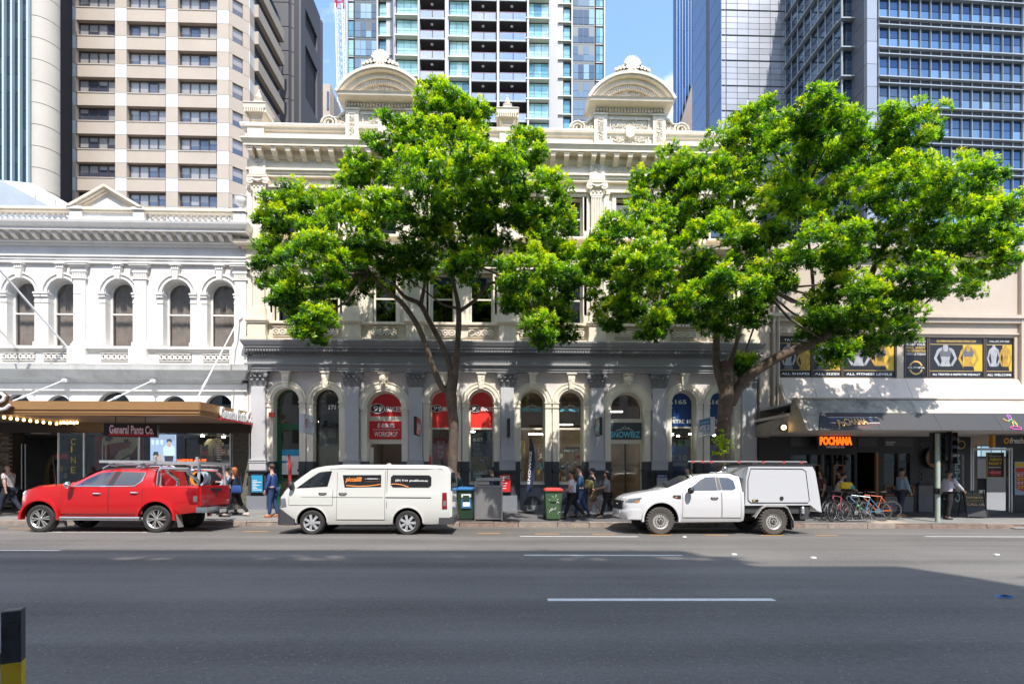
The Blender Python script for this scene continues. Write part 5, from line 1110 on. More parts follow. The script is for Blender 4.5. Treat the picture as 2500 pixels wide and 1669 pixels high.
# printed gym panels, each a glazed panel with its own print
BRZ = mat('bronze_frame', (.09,.065,.05), .4); GT = mat('grey_body_print', (.34,.35,.38), .6, var=.25, vscale=5); GTD = mat('dark_cloth_print', (.12,.12,.14), .6); YB_ = mat('amber_body_print', (.42,.25,.04), .6, var=.3, vscale=5); YT = mat('gold_print', (.62,.42,.12), .5); PWT = mat('pale_print', (.62,.60,.56), .5)
YP = YB + .06
px_ = lambda p: WX(p, YP)
def gym(p0, p1, cap, head, label_fig, y0=821, y1=922):
    z0, z1 = Zp(y1), Zp(y0); x0, x1 = px_(p0), px_(p1)
    g_ = bx('poster_panel', M['black'], rb, x0, x1, YP, YP+.05, z0+.04, z1-.04)
    q = MB()
    for a in ((x0-.03, x0+.02, z0, z1), (x1-.02, x1+.03, z0, z1), (x0, x1, z0, z0+.05), (x0, x1, z1-.05, z1)): q.box(a[0], a[1], YP-.03, YP+.06, a[2], a[3])
    q.build('poster_frame', BRZ, rb); return g_, x0, x1, z0, z1
def torso(g_, cx, zb, w, h, m, shorts, y, bra=None, fem=True):
    """figure print from neck to hips with arms"""
    for P in ([(-.28,0),(.28,0),(.24,.16),(.16,.36),(.22,.56),(.27,.74),(.24,.86),(.10,.93),(.09,1),(-.09,1),(-.10,.93),(-.24,.86),(-.27,.74),(-.22,.56),(-.16,.36),(-.24,.16)], [(.24,.88),(.25,.74),(.38,.48),(.22,.22),(.30,.16),(.50,.46),(.36,.80)], [(-.24,.88),(-.36,.80),(-.50,.46),(-.30,.16),(-.22,.22),(-.38,.48),(-.25,.74)]):
        q = MB(); q.v = [(cx+x*w, y, zb+z*h) for x, z in P]; q.f = [tuple(range(len(P)))]; q.mi = [0]; q.build('figure_print', m, g_)
    if bra:
        q = MB(); q.v = [(cx+x*w, y-.002, zb+z*h) for x, z in ((-.21,.54),(.21,.54),(.255,.70),(.17,.80),(.15,.93),(.11,.93),(.08,.74),(-.08,.74),(-.11,.93),(-.15,.93),(-.17,.80),(-.255,.70))]; q.f = [tuple(range(12))]; q.mi = [0]; q.build('top_print', bra, g_)
    q = MB(); q.v = [(cx+x*w, y-.002, zb+z*h) for x, z in ((-.285,.0),(.285,.0),(.24,.16),(-.24,.16))]; q.f = [(0,1,2,3)]; q.mi = [0]; q.build('shorts_print', shorts, g_)
def yband(g_, x0, x1, z0, z1): q = MB(); q.box(x0, x1, YP-.004, YP-.001, z0, z1); q.build('amber_ground', mat('amber_print', (.62,.40,.03), .5), g_)
for (p0, p1, cap, cw, figs, head) in ((1903,1981,'ALL SHAPES',.62,1,'TRAINING'), (1984,2054,'ALL SIZES',.55,1,''), (2058,2185,'ALL FITNESS LEVELS',1.05,2,''), (2268,2401,'ALL TREATED & RESPECTED EQUALLY',1.85,2,'OLYMPIATRANSFORMATIONS.COM'), (2406,2473,'ALL WELCOME',.75,2,'CALL (07) 3191 0560')):
    g_, x0, x1, z0, z1 = gym(p0, p1, cap, head, '')
    xm = (x0+x1)/2; zl = z0+.32; zh = z1-.30
    ftext(cap, M['wl'], g_, xm-min(cw,(x1-x0)*.46)*.95, xm+min(cw,(x1-x0)*.46)*.95, z0+.11, z0+.20, YP-.002, bold=.02)
    q = MB(); q.box(x0+.04, x1-.04, YP-.003, YP, zl-.03, zl-.01); q.box(x0+.04, x1-.04, YP-.003, YP, zh+.01, zh+.03); q.build('rule', YT, g_)
    if head: ftext(head, YT if 'OLY' in head else PWT, g_, xm-(x1-x0)*.36, xm+(x1-x0)*.36, z1-.20, z1-.11, YP-.002, bold=.02)
    yband(g_, xm + (x1-x0)*(.12 if figs == 2 else .2), x1-.05, zl, zh)
    if figs == 2:
        torso(g_, xm-(x1-x0)*.20, zl, min(.95,(x1-x0)*.5), zh-zl, GT, M['black'], YP-.006, GTD if p0 != 2406 else None); torso(g_, xm+(x1-x0)*.22, zl, min(.85,(x1-x0)*.48), zh-zl, YB_, M['black'], YP-.010, GTD if p0 != 2406 else None)
    else:
        torso(g_, xm-(x1-x0)*.22, zl, min(.8,(x1-x0)*.5), zh-zl, GT, GTD, YP-.006, GTD); torso(g_, xm+(x1-x0)*.25, zl, .6, (zh-zl)*.7, YB_, YB_, YP-.010)
g_, x0, x1, z0, z1 = gym(2209, 2263, '', '', ''); xm = (x0+x1)/2
for t, (s_, m_) in enumerate((('STEP UP AND', PWT), ('START YOUR', PWT), ('FULL BODY', YT), ('TRANSFORMATION', YT), ('WITH US TODAY!', PWT))): ftext(s_, m_, g_, x0+.06, x1-.06, z1-.22-t*.125, z1-.13-t*.125, YP-.002, bold=.03)
q = MB(); q.arc_band(xm, z0+.42, .22, .28, YP-.006, YP-.001, 0, 360, 28); q.build('ring_mark', YT, g_); bx('ring_bar', M['black'], g_, x0+.05, x1-.05, YP-.010, YP-.007, z0+.35, z0+.49); ftext('OLYMPIA', PWT, g_, x0+.10, x1-.10, z0+.38, z0+.46, YP-.012, bold=.03)
# sloping hood of sheet-metal panels, each its own piece
HOOD = mat('beige_sheet_metal', (.62,.53,.45), .5, var=.05, stain=.2, stcol=(.3,.25,.2), stscale=1.5)
hx0 = X(1903); hz1, hz0 = Zp(924), Zp(985); n = 8; wp = (X(2480)-hx0+.5)/n
for k in range(10):
    a = hx0 + k*wp + .006; e = a + wp - .012; q = MB(); q.prismx([(YB-.02, hz1), (YB-.62, hz0-.25), (YB-.60, hz0-.29), (YB-.0, hz1-.05)], a, e); q.build('hood_panel', HOOD, rb)
q = MB(); q.prismx([(YB-.0, hz1-.02), (YB-.62, hz0-.25), (YB-.0, 3.2)], hx0-.05, hx0-.002); q.build('hood_end', BEI2, rb)
# awning with mansard front
YF = 16.95; ax = 10.22; AZ0, AZ1 = 2.92, 4.02
AWM = mat('stained_concrete_awning', (.52,.47,.40), .75, var=.1, stain=.9, stcol=(.20,.19,.165), stscale=.9, streak=1.0, bump=.15)
ra = empty('restaurant_awning', (16, YF, 2.9), 'mansard street awning with charcoal fascia panels over the restaurant', 'awning')
b = MB(); b.prismx([(YF, AZ0), (YF+.72, AZ1), (YF+.95, AZ1), (YF+.95, AZ1-.2), (YF+.4, AZ0+.1), (YF+.3, AZ0)], ax+3.9, 27); b.build('mansard_front', AWM, ra); b = MB(); b.prismx([(YF, AZ0), (YF+.72, AZ1), (YF+.95, AZ1), (YF+.95, AZ1-.2), (YF+.4, AZ0+.1), (YF+.3, AZ0)], ax+.02, ax+3.9); b.build('stained_mansard_end', mat('mouldy_concrete', (.40,.37,.315), .85, var=.3, vscale=3, stain=1.0, stcol=(.085,.08,.07), stscale=2.2, bump=.3), ra)
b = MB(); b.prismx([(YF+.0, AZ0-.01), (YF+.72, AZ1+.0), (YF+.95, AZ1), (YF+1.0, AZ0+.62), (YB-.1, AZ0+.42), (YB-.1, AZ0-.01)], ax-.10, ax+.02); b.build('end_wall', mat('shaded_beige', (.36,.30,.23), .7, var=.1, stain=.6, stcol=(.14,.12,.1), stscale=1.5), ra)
b = MB(); b.box(ax-.14, 27, YF+.68, YF+1.0, AZ1, AZ1+.05); b.box(ax-.14, ax+.04, YF+.98, YB-.1, AZ0+.55, AZ0+.66); b.build('coping', BEI2, ra)
b = MB(); b.box(ax-.09, 27, YF+.32, YB-.02, AZ0+.02, AZ0+.08); b.build('soffit', mat('white_soffit', (.62,.60,.57), .6, var=.06), ra)
b = MB(); b.box(ax+.04, 27, YF+.95, YB-.05, AZ1-.12, AZ1-.06); b.build('roof_sheet', mat('galvanised_roof', (.35,.36,.37)), ra)
# charcoal panels on the slope
CH = mat('charcoal_panel', (.024,.023,.023), .55, var=.08, vscale=1.0)
sl = .72/(AZ1-AZ0); fy = lambda z: YF - .02 + (z-AZ0)*sl
zc1 = AZ0 + .60; w_ = 2.05; xx = ax + .25; k = 0
while xx < 26:
    a0 = xx + (.30 if k == 0 else 0.004); q = MB(); xe = xx + w_ - .004
    q.add([(xx+.004, fy(AZ0)-.02, AZ0), (xe, fy(AZ0)-.02, AZ0), (xe, fy(zc1)-.02, zc1), (a0, fy(zc1)-.02, zc1), (xx+.004, fy(AZ0)+.02, AZ0), (xe, fy(AZ0)+.02, AZ0), (xe, fy(zc1)+.02, zc1), (a0, fy(zc1)+.02, zc1)], [(0,1,2,3),(7,6,5,4),(0,4,5,1),(1,5,6,2),(2,6,7,3),(3,7,4,0)])
    q.build('fascia_panel', CH, ra); xx += w_; k += 1
nrm = Vector((0, -(AZ1-AZ0), .72)).normalized(); UP = Vector((0, .72, AZ1-AZ0)).normalized()
s_ = empty('restaurant_logo', (WX(2082, YF+.2), YF, AZ0+.2), 'cream script restaurant logo with red and blue stripes on the charcoal awning', 'sign')
AX = lambda px: WX(px, YF+.2)
def onslope(px, zf): return Vector((AX(px), fy(AZ0 + zf) - .03, AZ0 + zf))
ORG = mat('cream_orange_print', (.75,.42,.14), .5); RDL = mat('maroon_line', (.30,.05,.07), .5); NV = mat('navy_print', (.03,.035,.09), .5)
for (p0, p1, zf, m_, h_) in ((2022,2143,.49,RDL,.015),(2022,2143,.43,M['wl'],.015),(2022,2143,.24,M['wl'],.015),(2022,2143,.18,RDL,.015),(2022,2143,.33,NV,.09)):
    q = MB(); a, e = onslope(p0, zf), onslope(p1, zf); q.v = [tuple(a), tuple(e), tuple(e+UP*h_), tuple(a+UP*h_)]; q.f = [(0,1,2,3)]; q.mi = [0]; q.build('stripe', m_, s_)
wv = lambda x: .42*x - .08 + .05*np.sin(x*6.0 - 1)
a = onslope(2038, .12) + nrm*.004; text('PoCHANA', mat('logo_ground', (.05,.02,.02), .5), s_, a, (1,0,0), UP, AX(2116)-AX(2038)+.02, .30, bold=.06, curve=wv); text('PoCHANA', ORG, s_, a + nrm*.006 + Vector((.03,0,0)), (1,0,0), UP, AX(2114)-AX(2040), .29, bold=.02, curve=wv, name='lettering')
a = onslope(2075, .05) + nrm*.004; text('Thai Dining & Bar', RDL, s_, a, (1,0,0), UP, AX(2115)-AX(2075), .07, bold=.01)
# neon figure
s_ = empty('neon_figure_sign', (WX(2465, YF+.2), YF, AZ0+.1), 'small colourful neon outline of a kneeling figure on the charcoal awning', 'sign')
def neon(pts, c_, nm='neon_tube'): q = MB(); q.tube([onslope(p, z) + nrm*.012 for p, z in pts], .011, 5); q.build(nm, mat('neon_%02d%02d%02d' % tuple(int(v*99) for v in c_), tuple(.5*v for v in c_), .5, emit=c_, es=.6), s_)
neon([(2452,.10),(2460,.03),(2475,.03),(2479,.09),(2470,.14),(2458,.13),(2452,.10)], (.55,.08,.35)); neon([(2463,.14),(2466,.28),(2473,.33),(2474,.2),(2470,.12)], (.65,.35,.08)); neon([(2458,.30),(2464,.36),(2472,.36)], (.1,.45,.15)); neon([(2449,.40),(2454,.33),(2462,.34)], (.65,.35,.08)); neon([(2463,.40),(2468,.37),(2471,.42),(2469,.48),(2464,.48),(2463,.40)], (.4,.15,.5)); neon([(2462,.49),(2467,.55),(2472,.49)], (.4,.15,.5)); neon([(2466,.3),(2472,.2),(2470,.25)], (.1,.45,.15))
# flood light at the awning end
fl_ = empty('flood_light', (WX(1940, YF+1.1), YF+1.1, 3.0), 'lit warm flood light at the end of the restaurant awning', 'lamp'); x, z = W(1940, 1043, YF+1.1); x = ax - .28
q = MB(); q.sphere((x, YF+1.1, z), .085, 12); q.build('bulb', mat('flood_bulb', (1,.8,.5), .5, emit=(1,.66,.28), es=3), fl_, True); q = MB(); q.lathey([(.12,0),(.12,.12),(.05,.2)], x, z, 12, YF+1.12); q.tube([(x, YF+1.25, z), (ax-.1, YF+1.25, z)], .02, 6); q.build('housing', M['blackm'], fl_)
# ---- restaurant front
YS = YB - .05; X = lambda px: WX(px, YS); Zp = lambda py, px=2150: WZ(py, YS, px)
sh = empty('restaurant_shopfront', (X(2080), YS, -.1), 'black restaurant shopfront with timber framed hatches and an open doorway', 'shopfront')
GZ = gz(13, YB) - .05
ops = [(X(1930), X(1976), Zp(1150), Zp(1110)), (X(1980), X(2003), Zp(1185), Zp(1110)), (X(2008), X(2030), Zp(1185), Zp(1110)), (X(2035), X(2056), Zp(1185), Zp(1110)), (X(2060), X(2086), Zp(1185), Zp(1110)), (X(2093), X(2143), GZ+.1, Zp(1104)), (X(2158), X(2192), Zp(1185), Zp(1107)), (X(2196), X(2222), Zp(1185), Zp(1107))]
b = MB(); wall_openings(b, RL, X(2316), GZ-.1, AZ0+.05, ops, YS, YS+.2); b.build('front_wall', mat('charcoal_shopfront', (.022,.022,.024), .45, var=.15), sh)
for i, (xa, xb, za, zb) in enumerate(ops):
    if i == 5: continue
    q = MB(); q.box(xa, xb, YS+.1, YS+.106, za, zb); q.build('shop_pane', M['shopglass'], sh)
    if i: q = MB(); q.box(xa, xb, YS+.06, YS+.14, Zp(1128), Zp(1126)); q.build('glazing_bar', M['black'], sh)
for (p0, p1, y0, y1) in ((1980,2003,1190,1133),(2034,2060,1190,1133),(2158,2182,1209,1184),(2206,2230,1209,1184),(2060,2087,1205,1184)):
    q = MB(); xa, xb, za, zb = X(p0), X(p1), Zp(y0), Zp(y1); t = .05
    for a in ((xa, xa+t, za, zb), (xb-t, xb, za, zb), (xa, xb, za, za+t), (xa, xb, zb-t, zb)): q.box(a[0], a[1], YS-.05, YS+.03, a[2], a[3])
    q.build('timber_frame', M['wood'], sh)
bx('door_post', M['wood'], sh, X(2138), X(2143), YS-.03, YS+.08, GZ, Zp(1104))
for (p0, p1, y0, y1) in ((2094,2140,1089,1068),(2158,2228,1089,1068),(1930,1975,1089,1066)): bx('upper_panel', mat('slate_panel', (.06,.06,.062), .3), sh, X(p0), X(p1), YS-.02, YS+.01, Zp(y0), Zp(y1))
for k in range(3): z = Zp(1079+k*3.5); bx('print_line', mat('grey_print', (.5,.5,.48)), sh, X(2162), X(2162+24-k*3), YS-.024, YS-.021, z, z+.025)
bx('stone_kick', mat('grey_stone_kick', (.22,.22,.23), .6, var=.15), sh, X(2158), X(2228), YS-.04, YS+.02, GZ, Zp(1211)); bx('stone_kick', mat('grey_stone_kick', (.22,.22,.23)), sh, X(2241), X(2276), YS-.04, YS+.02, GZ, Zp(1184)); bx('counter', M['blackm'], sh, X(2238), X(2280), YS-.12, YS+.02, Zp(1184), Zp(1180))
# dark tiles round the wooden disc
tm = [MB().box(-.1, .1, -.012, .02, -.05, .05).data('wall_tile', mat('glazed_tile_%d' % k, (v, v, v*1.08), .3)) for k, v in enumerate((.02,.03,.045))]
rg = random.Random(5)
for r_ in range(17):
    for k in range(5): link('wall_tile', tm[rg.randrange(3)], sh, Vector((X(2243)+.11 + (k + .5*(r_ % 2))*.208, YS-.01, Zp(1176) + r_*.107)) - sh.location)
x, z = X(2277), Zp(1117); dsk = empty('wooden_disc_sign', (x, YS-.2, z-.4), 'round brown wooden disc sign behind the traffic light', 'sign'); MB().lathey([(.38,-.10),(.41,-.08),(.41,0)], x, z, 28, YS-.06).build('disc', M['wood'], dsk, True); MB().lathey([(.12,-.01),(.12,.0)], x, z, 16, YS-.165).build('emblem', M['blackm'], dsk); q = MB(); q.arc_band(x-.02, z, .405, .43, YS-.2, YS-.06, 0, 360, 28); q.build('rim', M['black'], dsk)
room(RL+.3, X(2240), 2.85, M['dark'], fl, rb, 3.5, YS+.3, 0); lamp_row([(X(2164), YS+1.2, 2.45), (X(2182), YS+1.2, 2.45), (X(2120), YS+2, 2.5)], 'ceiling_spot', mat('dim_lamp', (1,.8,.5), emit=(1,.7,.35), es=3), 'small warm ceiling spot light inside the black restaurant')
bx('bar_counter', mat('pale_blue_tile', (.25,.35,.38), .4, var=.3, vscale=12), rb, X(2094), X(2136), YS+1.5, YS+1.9, 0, .95)
# glowing name sign
yN = YS - .5; s_ = empty('neon_name_sign', (WX(2040, yN), yN, 2.3), 'glowing orange restaurant name on a black panel under the awning', 'sign'); NX = lambda p: WX(p, yN); NZ = lambda p: WZ(p, yN, 2040)
bx('panel', M['black'], s_, NX(1996), NX(2083), yN, yN+.12, NZ(1096), NZ(1062)); ftext('POCHANA', mat('orange_letters', (.9,.25,.02), .5, emit=(1.0,.13,.008), es=.6), s_, NX(2001), NX(2079), NZ(1086), NZ(1065.5), yN-.01, bold=.045, depth=.03); ftext('THAI DINING & BAR', M['wl'], s_, NX(2016), NX(2062), NZ(1093), NZ(1088), yN-.005, bold=.03)
# gym banner
b = MB(); b.box(X(2316), X(2366), YS-.06, YS+.12, GZ, AZ0+.03); gbn = empty('gym_banner', (X(2340), YS, GZ), 'tall black and teal banner with vertical gym lettering', 'banner'); b.build('banner_board', M['black'], gbn)
bx('banner_field', mat('teal_print', (.03,.055,.065), .5), gbn, X(2320), X(2350), YS-.066, YS-.061, Zp(1216), Zp(1102))
text('OLYMPIA', mat('pale_teal_print', (.32,.50,.52), .5), gbn, (X(2340), YS-.07, Zp(1225)), (0,0,1), (-1,0,0), Zp(1108)-Zp(1225), X(2340)-X(2327), bold=.02); text('TRANSFORMATION SANCTUARY', PWT, gbn, (X(2350), YS-.07, Zp(1215)), (0,0,1), (-1,0,0), Zp(1108)-Zp(1215), .09, bold=.01)
q = MB(); q.arc_band(X(2343), Zp(1085), .14, .17, YS-.07, YS-.062, 0, 360, 24); q.build('ring_mark', YT, gbn)
# arcade entrance with aluminium frame
en = empty('arcade_entrance', (X(2418), YS, GZ), 'aluminium framed arcade entrance beside the gym banner', 'entrance')
q = MB()
for p in (2368, 2373, 2461, 2467): q.box(X(p), X(p)+.06, YS-.03, YS+.1, GZ, Zp(1095) if p in (2373,2461) else AZ0)
q.box(X(2373), X(2467), YS-.04, YS+.1, Zp(1098), Zp(1093)); q.build('door_frame', M['alu'], en)
cw = mat('corridor_render', (.30,.29,.27), .7); b = MB(); b.box(X(2370), X(2410), YS+.5, YS+.55, GZ, AZ0); b.box(X(2410), X(2414), YS+.5, YS+2.5, GZ, AZ0); b.box(X(2410), X(2470), YS+2.5, YS+2.55, GZ, AZ0); b.box(X(2366), X(2372), YS+.12, YS+.5, GZ, AZ0); b.build('corridor_wall', cw, en); bx('corridor_floor', CONC2, en, X(2368), X(2470), YS+.1, YS+2.5, GZ-.05, GZ+.03)
bx('inner_door', mat('grey_door', (.13,.13,.125), .5), en, X(2418), X(2460), YS+.9, YS+.95, GZ, Zp(1168)); bx('tube_light', M['lampw'], en, X(2367), X(2386), YS+.42, YS+.46, Zp(1073), Zp(1070)); bx('exit_box', M['wl'], en, X(2393), X(2414), YS+.35, YS+.42, Zp(1077), Zp(1067))
s_ = empty('mart_poster', (X(2437), YS+.1, 1.3), 'black poster with yellow lettering and a red arrow in the arcade entrance', 'poster'); yy = YS+.14
bx('board', M['black'], s_, X(2417), X(2459), yy, yy+.04, Zp(1164), Zp(1104)); q = MB()
for a in ((2416.5,2418,1165,1103),(2458,2459.5,1165,1103),(2417,2459,1165,1163.5),(2417,2459,1105,1103)): q.box(X(a[0]), X(a[1]), yy-.01, yy+.03, Zp(a[2]), Zp(a[3]))
q.build('rim', YT, s_); YL = mat('yellow_print', (.72,.47,.04)); ftext('Ofreshmart', PWT, s_, X(2423), X(2453), Zp(1114.5), Zp(1110), yy-.002, bold=.01); ftext('ASIAN', YL, s_, X(2423), X(2454), Zp(1124), Zp(1117), yy-.002, bold=.05); ftext('MART', YL, s_, X(2422), X(2454), Zp(1134.5), Zp(1127), yy-.002, bold=.05)
q = MB(); q.v = [(X(p), yy-.004, Zp(z)) for p, z in ((2420,1152.5),(2432,1145),(2432,1148),(2453,1148),(2453,1159),(2432,1159),(2432,1162))]; q.f = [tuple(range(7))]; q.mi = [0]; q.build('arrow', M['red'], s_); ftext('WELCOME!', PWT, s_, X(2426), X(2451), Zp(1155), Zp(1151), yy-.008, bold=.02)
bx('print_line', PWT, s_, X(2421), X(2452), yy-.003, yy-.001, Zp(1141.5), Zp(1138.5))
# grocery side
b = MB(); b.box(X(2468), RR, YS, YS+.2, GZ-.1, AZ0+.02); b.build('grocery_front_wall', mat('charcoal_shopfront', (.022,.022,.024)), sh)
yO = YB-1.6; OX = lambda p: WX(p, yO); OZ = lambda p: WZ(p, yO, 2460); s_ = empty('grocery_sign', (OX(2470), yO, 2.2), 'black and orange hanging grocery sign at the frame edge', 'sign')
bx('sign_box', M['black'], s_, OX(2424), OX(2424)+2.0, yO, yO+.15, OZ(1092), OZ(1062)); bx('orange_end', mat('orange_print', (.65,.28,.02), .5), s_, OX(2424)-.005, OX(2430), yO-.004, yO+.154, OZ(1092)-.003, OZ(1062)+.003)
ftext('O', mat('orange_print', (.65,.28,.02)), s_, OX(2450), OX(2464), OZ(1083), OZ(1068), yO, bold=.06, shear=.1); ftext('freshmart', PWT, s_, OX(2465), OX(2465)+1.05, OZ(1082), OZ(1068), yO, bold=.03, shear=.2)
q = MB(); q.tube([(OX(2440), yO+.07, OZ(1062)), (OX(2440), yO+.07, AZ0+.05)], .012, 5); q.tube([(OX(2490), yO+.07, OZ(1062)), (OX(2490), yO+.07, AZ0+.05)], .012, 5); q.build('hanger', M['steel'], s_)
s_ = empty('grocery_poster', (X(2492), YS, .6), 'yellow and red grocery poster at the frame edge', 'poster'); yy = YS-.06
bx('board', mat('sky_print', (.35,.50,.62), .5, var=.2, vscale=8), s_, X(2474), X(2526), yy, yy+.05, Zp(1208), Zp(1126)); bx('heading', YL, s_, X(2476), X(2524), yy-.005, yy, Zp(1139), Zp(1128)); bx('red_band', M['red'], s_, X(2477), X(2523), yy-.006, yy-.001, Zp(1152), Zp(1141))
for t in range(4): ftext('STAFF', YL if t % 2 else PWT, s_, X(2479), X(2521), Zp(1163+t*10), Zp(1155+t*10), yy-.008, bold=.05)
q = MB(); q.v = [(X(p), yy-.004, Zp(z)) for p, z in ((2478,1153),(2522,1153),(2522,1192),(2500,1202),(2478,1192))]; q.f = [(0,1,2,3,4)]; q.mi = [0]; q.build('red_shield', M['red'], s_)
# ================================================================== towers behind
def mirror(name, col, rough=.04, var=0.0):
    m = mat(name, col, rough, 0.85, var=var, vscale=.05); return m
def boxmesh(name, w, h, d, m): return MB().box(0, w, -d, 0, 0, h).data(name, m)
# ---------------- beige office tower
YT1 = 66.0; X1 = lambda p: WX(p, YT1); k1 = YT1/FPX
bt = empty('beige_office_tower', (X1(360), YT1, -1), 'beige precast office tower with white blocks and strip windows behind the white building', 'tower')
PB = mat('beige_precast', (.375,.31,.25), .75, var=.06, vscale=.4, stain=.3, stcol=(.4,.32,.25), stscale=.25, streak=5); PW = mat('white_precast', (.52,.52,.515), .7, var=.03); PF = mat('bronze_window_frame', (.05,.035,.035), .4)
ST = 67.3*k1; zw0 = WZ(91.5, YT1, 240)                      # bottom of the first full window row in view
xw = [(X1(190), X1(285)), (X1(313.5), X1(408.5)), (X1(438), X1(533))]; hw_ = 35.5*k1; hs_ = ST - hw_
xc = [(X1(160), X1(190)), (X1(285), X1(313.5)), (X1(408.5), X1(438)), (X1(533), X1(562))]
tl, tr_ = X1(158), X1(562)
core = MB(); core.box(tl+.1, tr_-.1, YT1+.45, YT1+10, -1, 78); core.build('core', M['dark'], bt)
rng_ = random.Random(12)
def pane_mesh(kind):
    w = (xw[0][1]-xw[0][0])/4 - .14; h = hw_ - .26; b = MB(); m2 = [mat('blind_grey', (.25,.24,.235), .25, spec=.8), mat('office_glass', (.05,.055,.075), .05, spec=1.0, coat=.5)]
    f = {0:0.0, 1:.5, 2:1.0, 3:.75, 4:.3}[kind]
    zb_ = h*(1-f)
    if f > 0: b.cur = 0; b.box(0, w, 0, .03, zb_, h)
    if f < 1: b.cur = 1; b.box(0, w, 0, .03, 0, zb_)
    return b.data('window_pane', m2)
pm = [pane_mesh(k) for k in range(5)]
ww = xw[0][1]-xw[0][0]
fr = MB()
for k in range(5): fr.box(k*(ww-.14)/4, k*(ww-.14)/4+.14, -.06, .12, 0, hw_)
fr.box(0, ww, -.05, .1, 0, .1); fr.box(0, ww, -.05, .1, hw_-.16, hw_); frm = fr.data('window_frame', PF)
spm = MB().box(0, ww-.04, -.30, .4, 0, hs_-.04).data('spandrel_panel', PB)
lip = MB().box(0, ww-.04, -.36, .2, 0, .12).data('sill', PB)
cwd = [b_-a for a, b_ in xc]
cpm = [MB().box(0, w-.04, -.30, .4, 0, hw_-.04).data('column_panel', PB) for w in cwd]; cwm = [MB().box(0, w-.04, -.30, .4, 0, hs_-.04).data('column_block', PW) for w in cwd]
def put(name, me, par, x, y, z, rz=0): return link(name, me, par, Vector((x, y, z)) - par.location, (0,0,rz))
for f in range(-8, 4):
    z = zw0 + f*ST
    for i, (a, b_) in enumerate(xw):
        if f <= -7 and i == 0: pass
        w_ = put('office_window', frm, bt, a, YT1+.25, z)
        for k in range(4): link('pane', pm[rng_.choice((0,1,1,2,2,3,4,2))], w_, (k*(ww-.14)/4 + .14, .02, .1))
        put('spandrel_panel', spm, bt, a+.02, YT1, z - hs_ + .02); put('sill', lip, bt, a+.02, YT1, z - .12)
    for i, (a, b_) in enumerate(xc):
        put('column_panel', cpm[i], bt, a+.02, YT1, z+.02); put('column_block', cwm[i], bt, a+.02, YT1, z - hs_ + .02)
# chamfered corner with single windows
cx0, cy0 = tr_, YT1 - .25; cl_ = 2.35; ca = R(45); Uc = Vector((math.cos(ca), math.sin(ca), 0))
chm = MB().box(0, cl_-.03, 0, .4, 0, hs_-.04).data('corner_panel', PB); chs = MB(); chs.box(0, .38, 0, .4, 0, hw_-.04); chs.box(cl_-.75, cl_-.03, 0, .4, 0, hw_-.04); chs = chs.data('corner_jamb', PB)
chg = MB(); chg.cur = 0; chg.box(.38, cl_-.75, .25, .3, hw_*.45, hw_); chg.cur = 1; chg.box(.38, cl_-.75, .25, .3, 0, hw_*.45); chg = chg.data('corner_window', [mat('blind_grey', (.42,.40,.39)), mat('office_glass', (.05,.055,.075))])
for f in range(-8, 4):
    z = zw0 + f*ST
    for nm, me, zz in (('corner_panel', chm, z-hs_+.02), ('corner_jamb', chs, z+.02), ('corner_window', chg, z)): put(nm, me, bt, cx0, cy0, zz, ca)
sx_, sy_ = cx0 + Uc.x*cl_, cy0 + Uc.y*cl_
# side face: bands of spandrel and ribbon glass going away from the street
sd = 9.6; spb = MB().box(1.3, sd, -.55, .3, 0, hs_-.03).data('side_spandrel', PB); rib = MB().box(1.3, sd, 0, .1, 0, hw_+.1).data('ribbon_window', mirror('ribbon_glass', (.10,.16,.26)))
spw = MB().box(0, 1.3, -.05, .3, 0, hs_-.03).data('side_block', PW); spc = MB().box(0, 1.3, -.05, .3, 0, hw_-.03).data('side_panel', PB)
for f in range(-8, 4):
    z = zw0 + f*ST
    for nm, me, zz in (('side_spandrel', spb, z-hs_), ('ribbon_window', rib, z), ('side_block', spw, z-hs_), ('side_panel', spc, z)): put(nm, me, bt, sx_, sy_, zz, R(90))
# ---------------- glass and concrete tower at the frame edge
YT2 = 60.0; X2 = lambda p: WX(p, YT2); k2 = YT2/FPX
gt = empty('finned_glass_tower', (X2(30), YT2, -1), 'dark glass tower with teal vertical fins and a rounded concrete corner', 'tower')
zb2 = WZ(440, YT2, 60); DG = mirror('dark_teal_glass', (.08,.10,.13), .05)
MB().box(X2(-92), X2(76), YT2+.3, YT2+12, -1, 75).build('core', M['dark'], gt)
fins = [-88,-68,-48,-27,-7,14,34,53,73]
pmm = {}
for f in range(24):
    z = zb2 - 8 + f*1.95
    for a, e in zip(fins[:-1], fins[1:]):
        w = X2(e)-X2(a)-.2; key = round(w, 2)
        if key not in pmm: pmm[key] = [MB().box(0, w, 0, .1, .03, 1.93).data('glass_pane', m_) for m_ in (DG, mirror('teal_glass_b', (.11,.14,.17), .05), mirror('teal_glass_c', (.07,.10,.14), .08))]
        put('glass_pane', pmm[key][rng_.choice((0,0,1,2))], gt, X2(a)+.1, YT2, z)
for p in fins: bx('vertical_fin', mat('teal_fin', (.42,.50,.52), .35, .3), gt, X2(p)-.09, X2(p)+.09, YT2-.35, YT2+.2, zb2-8, 75)
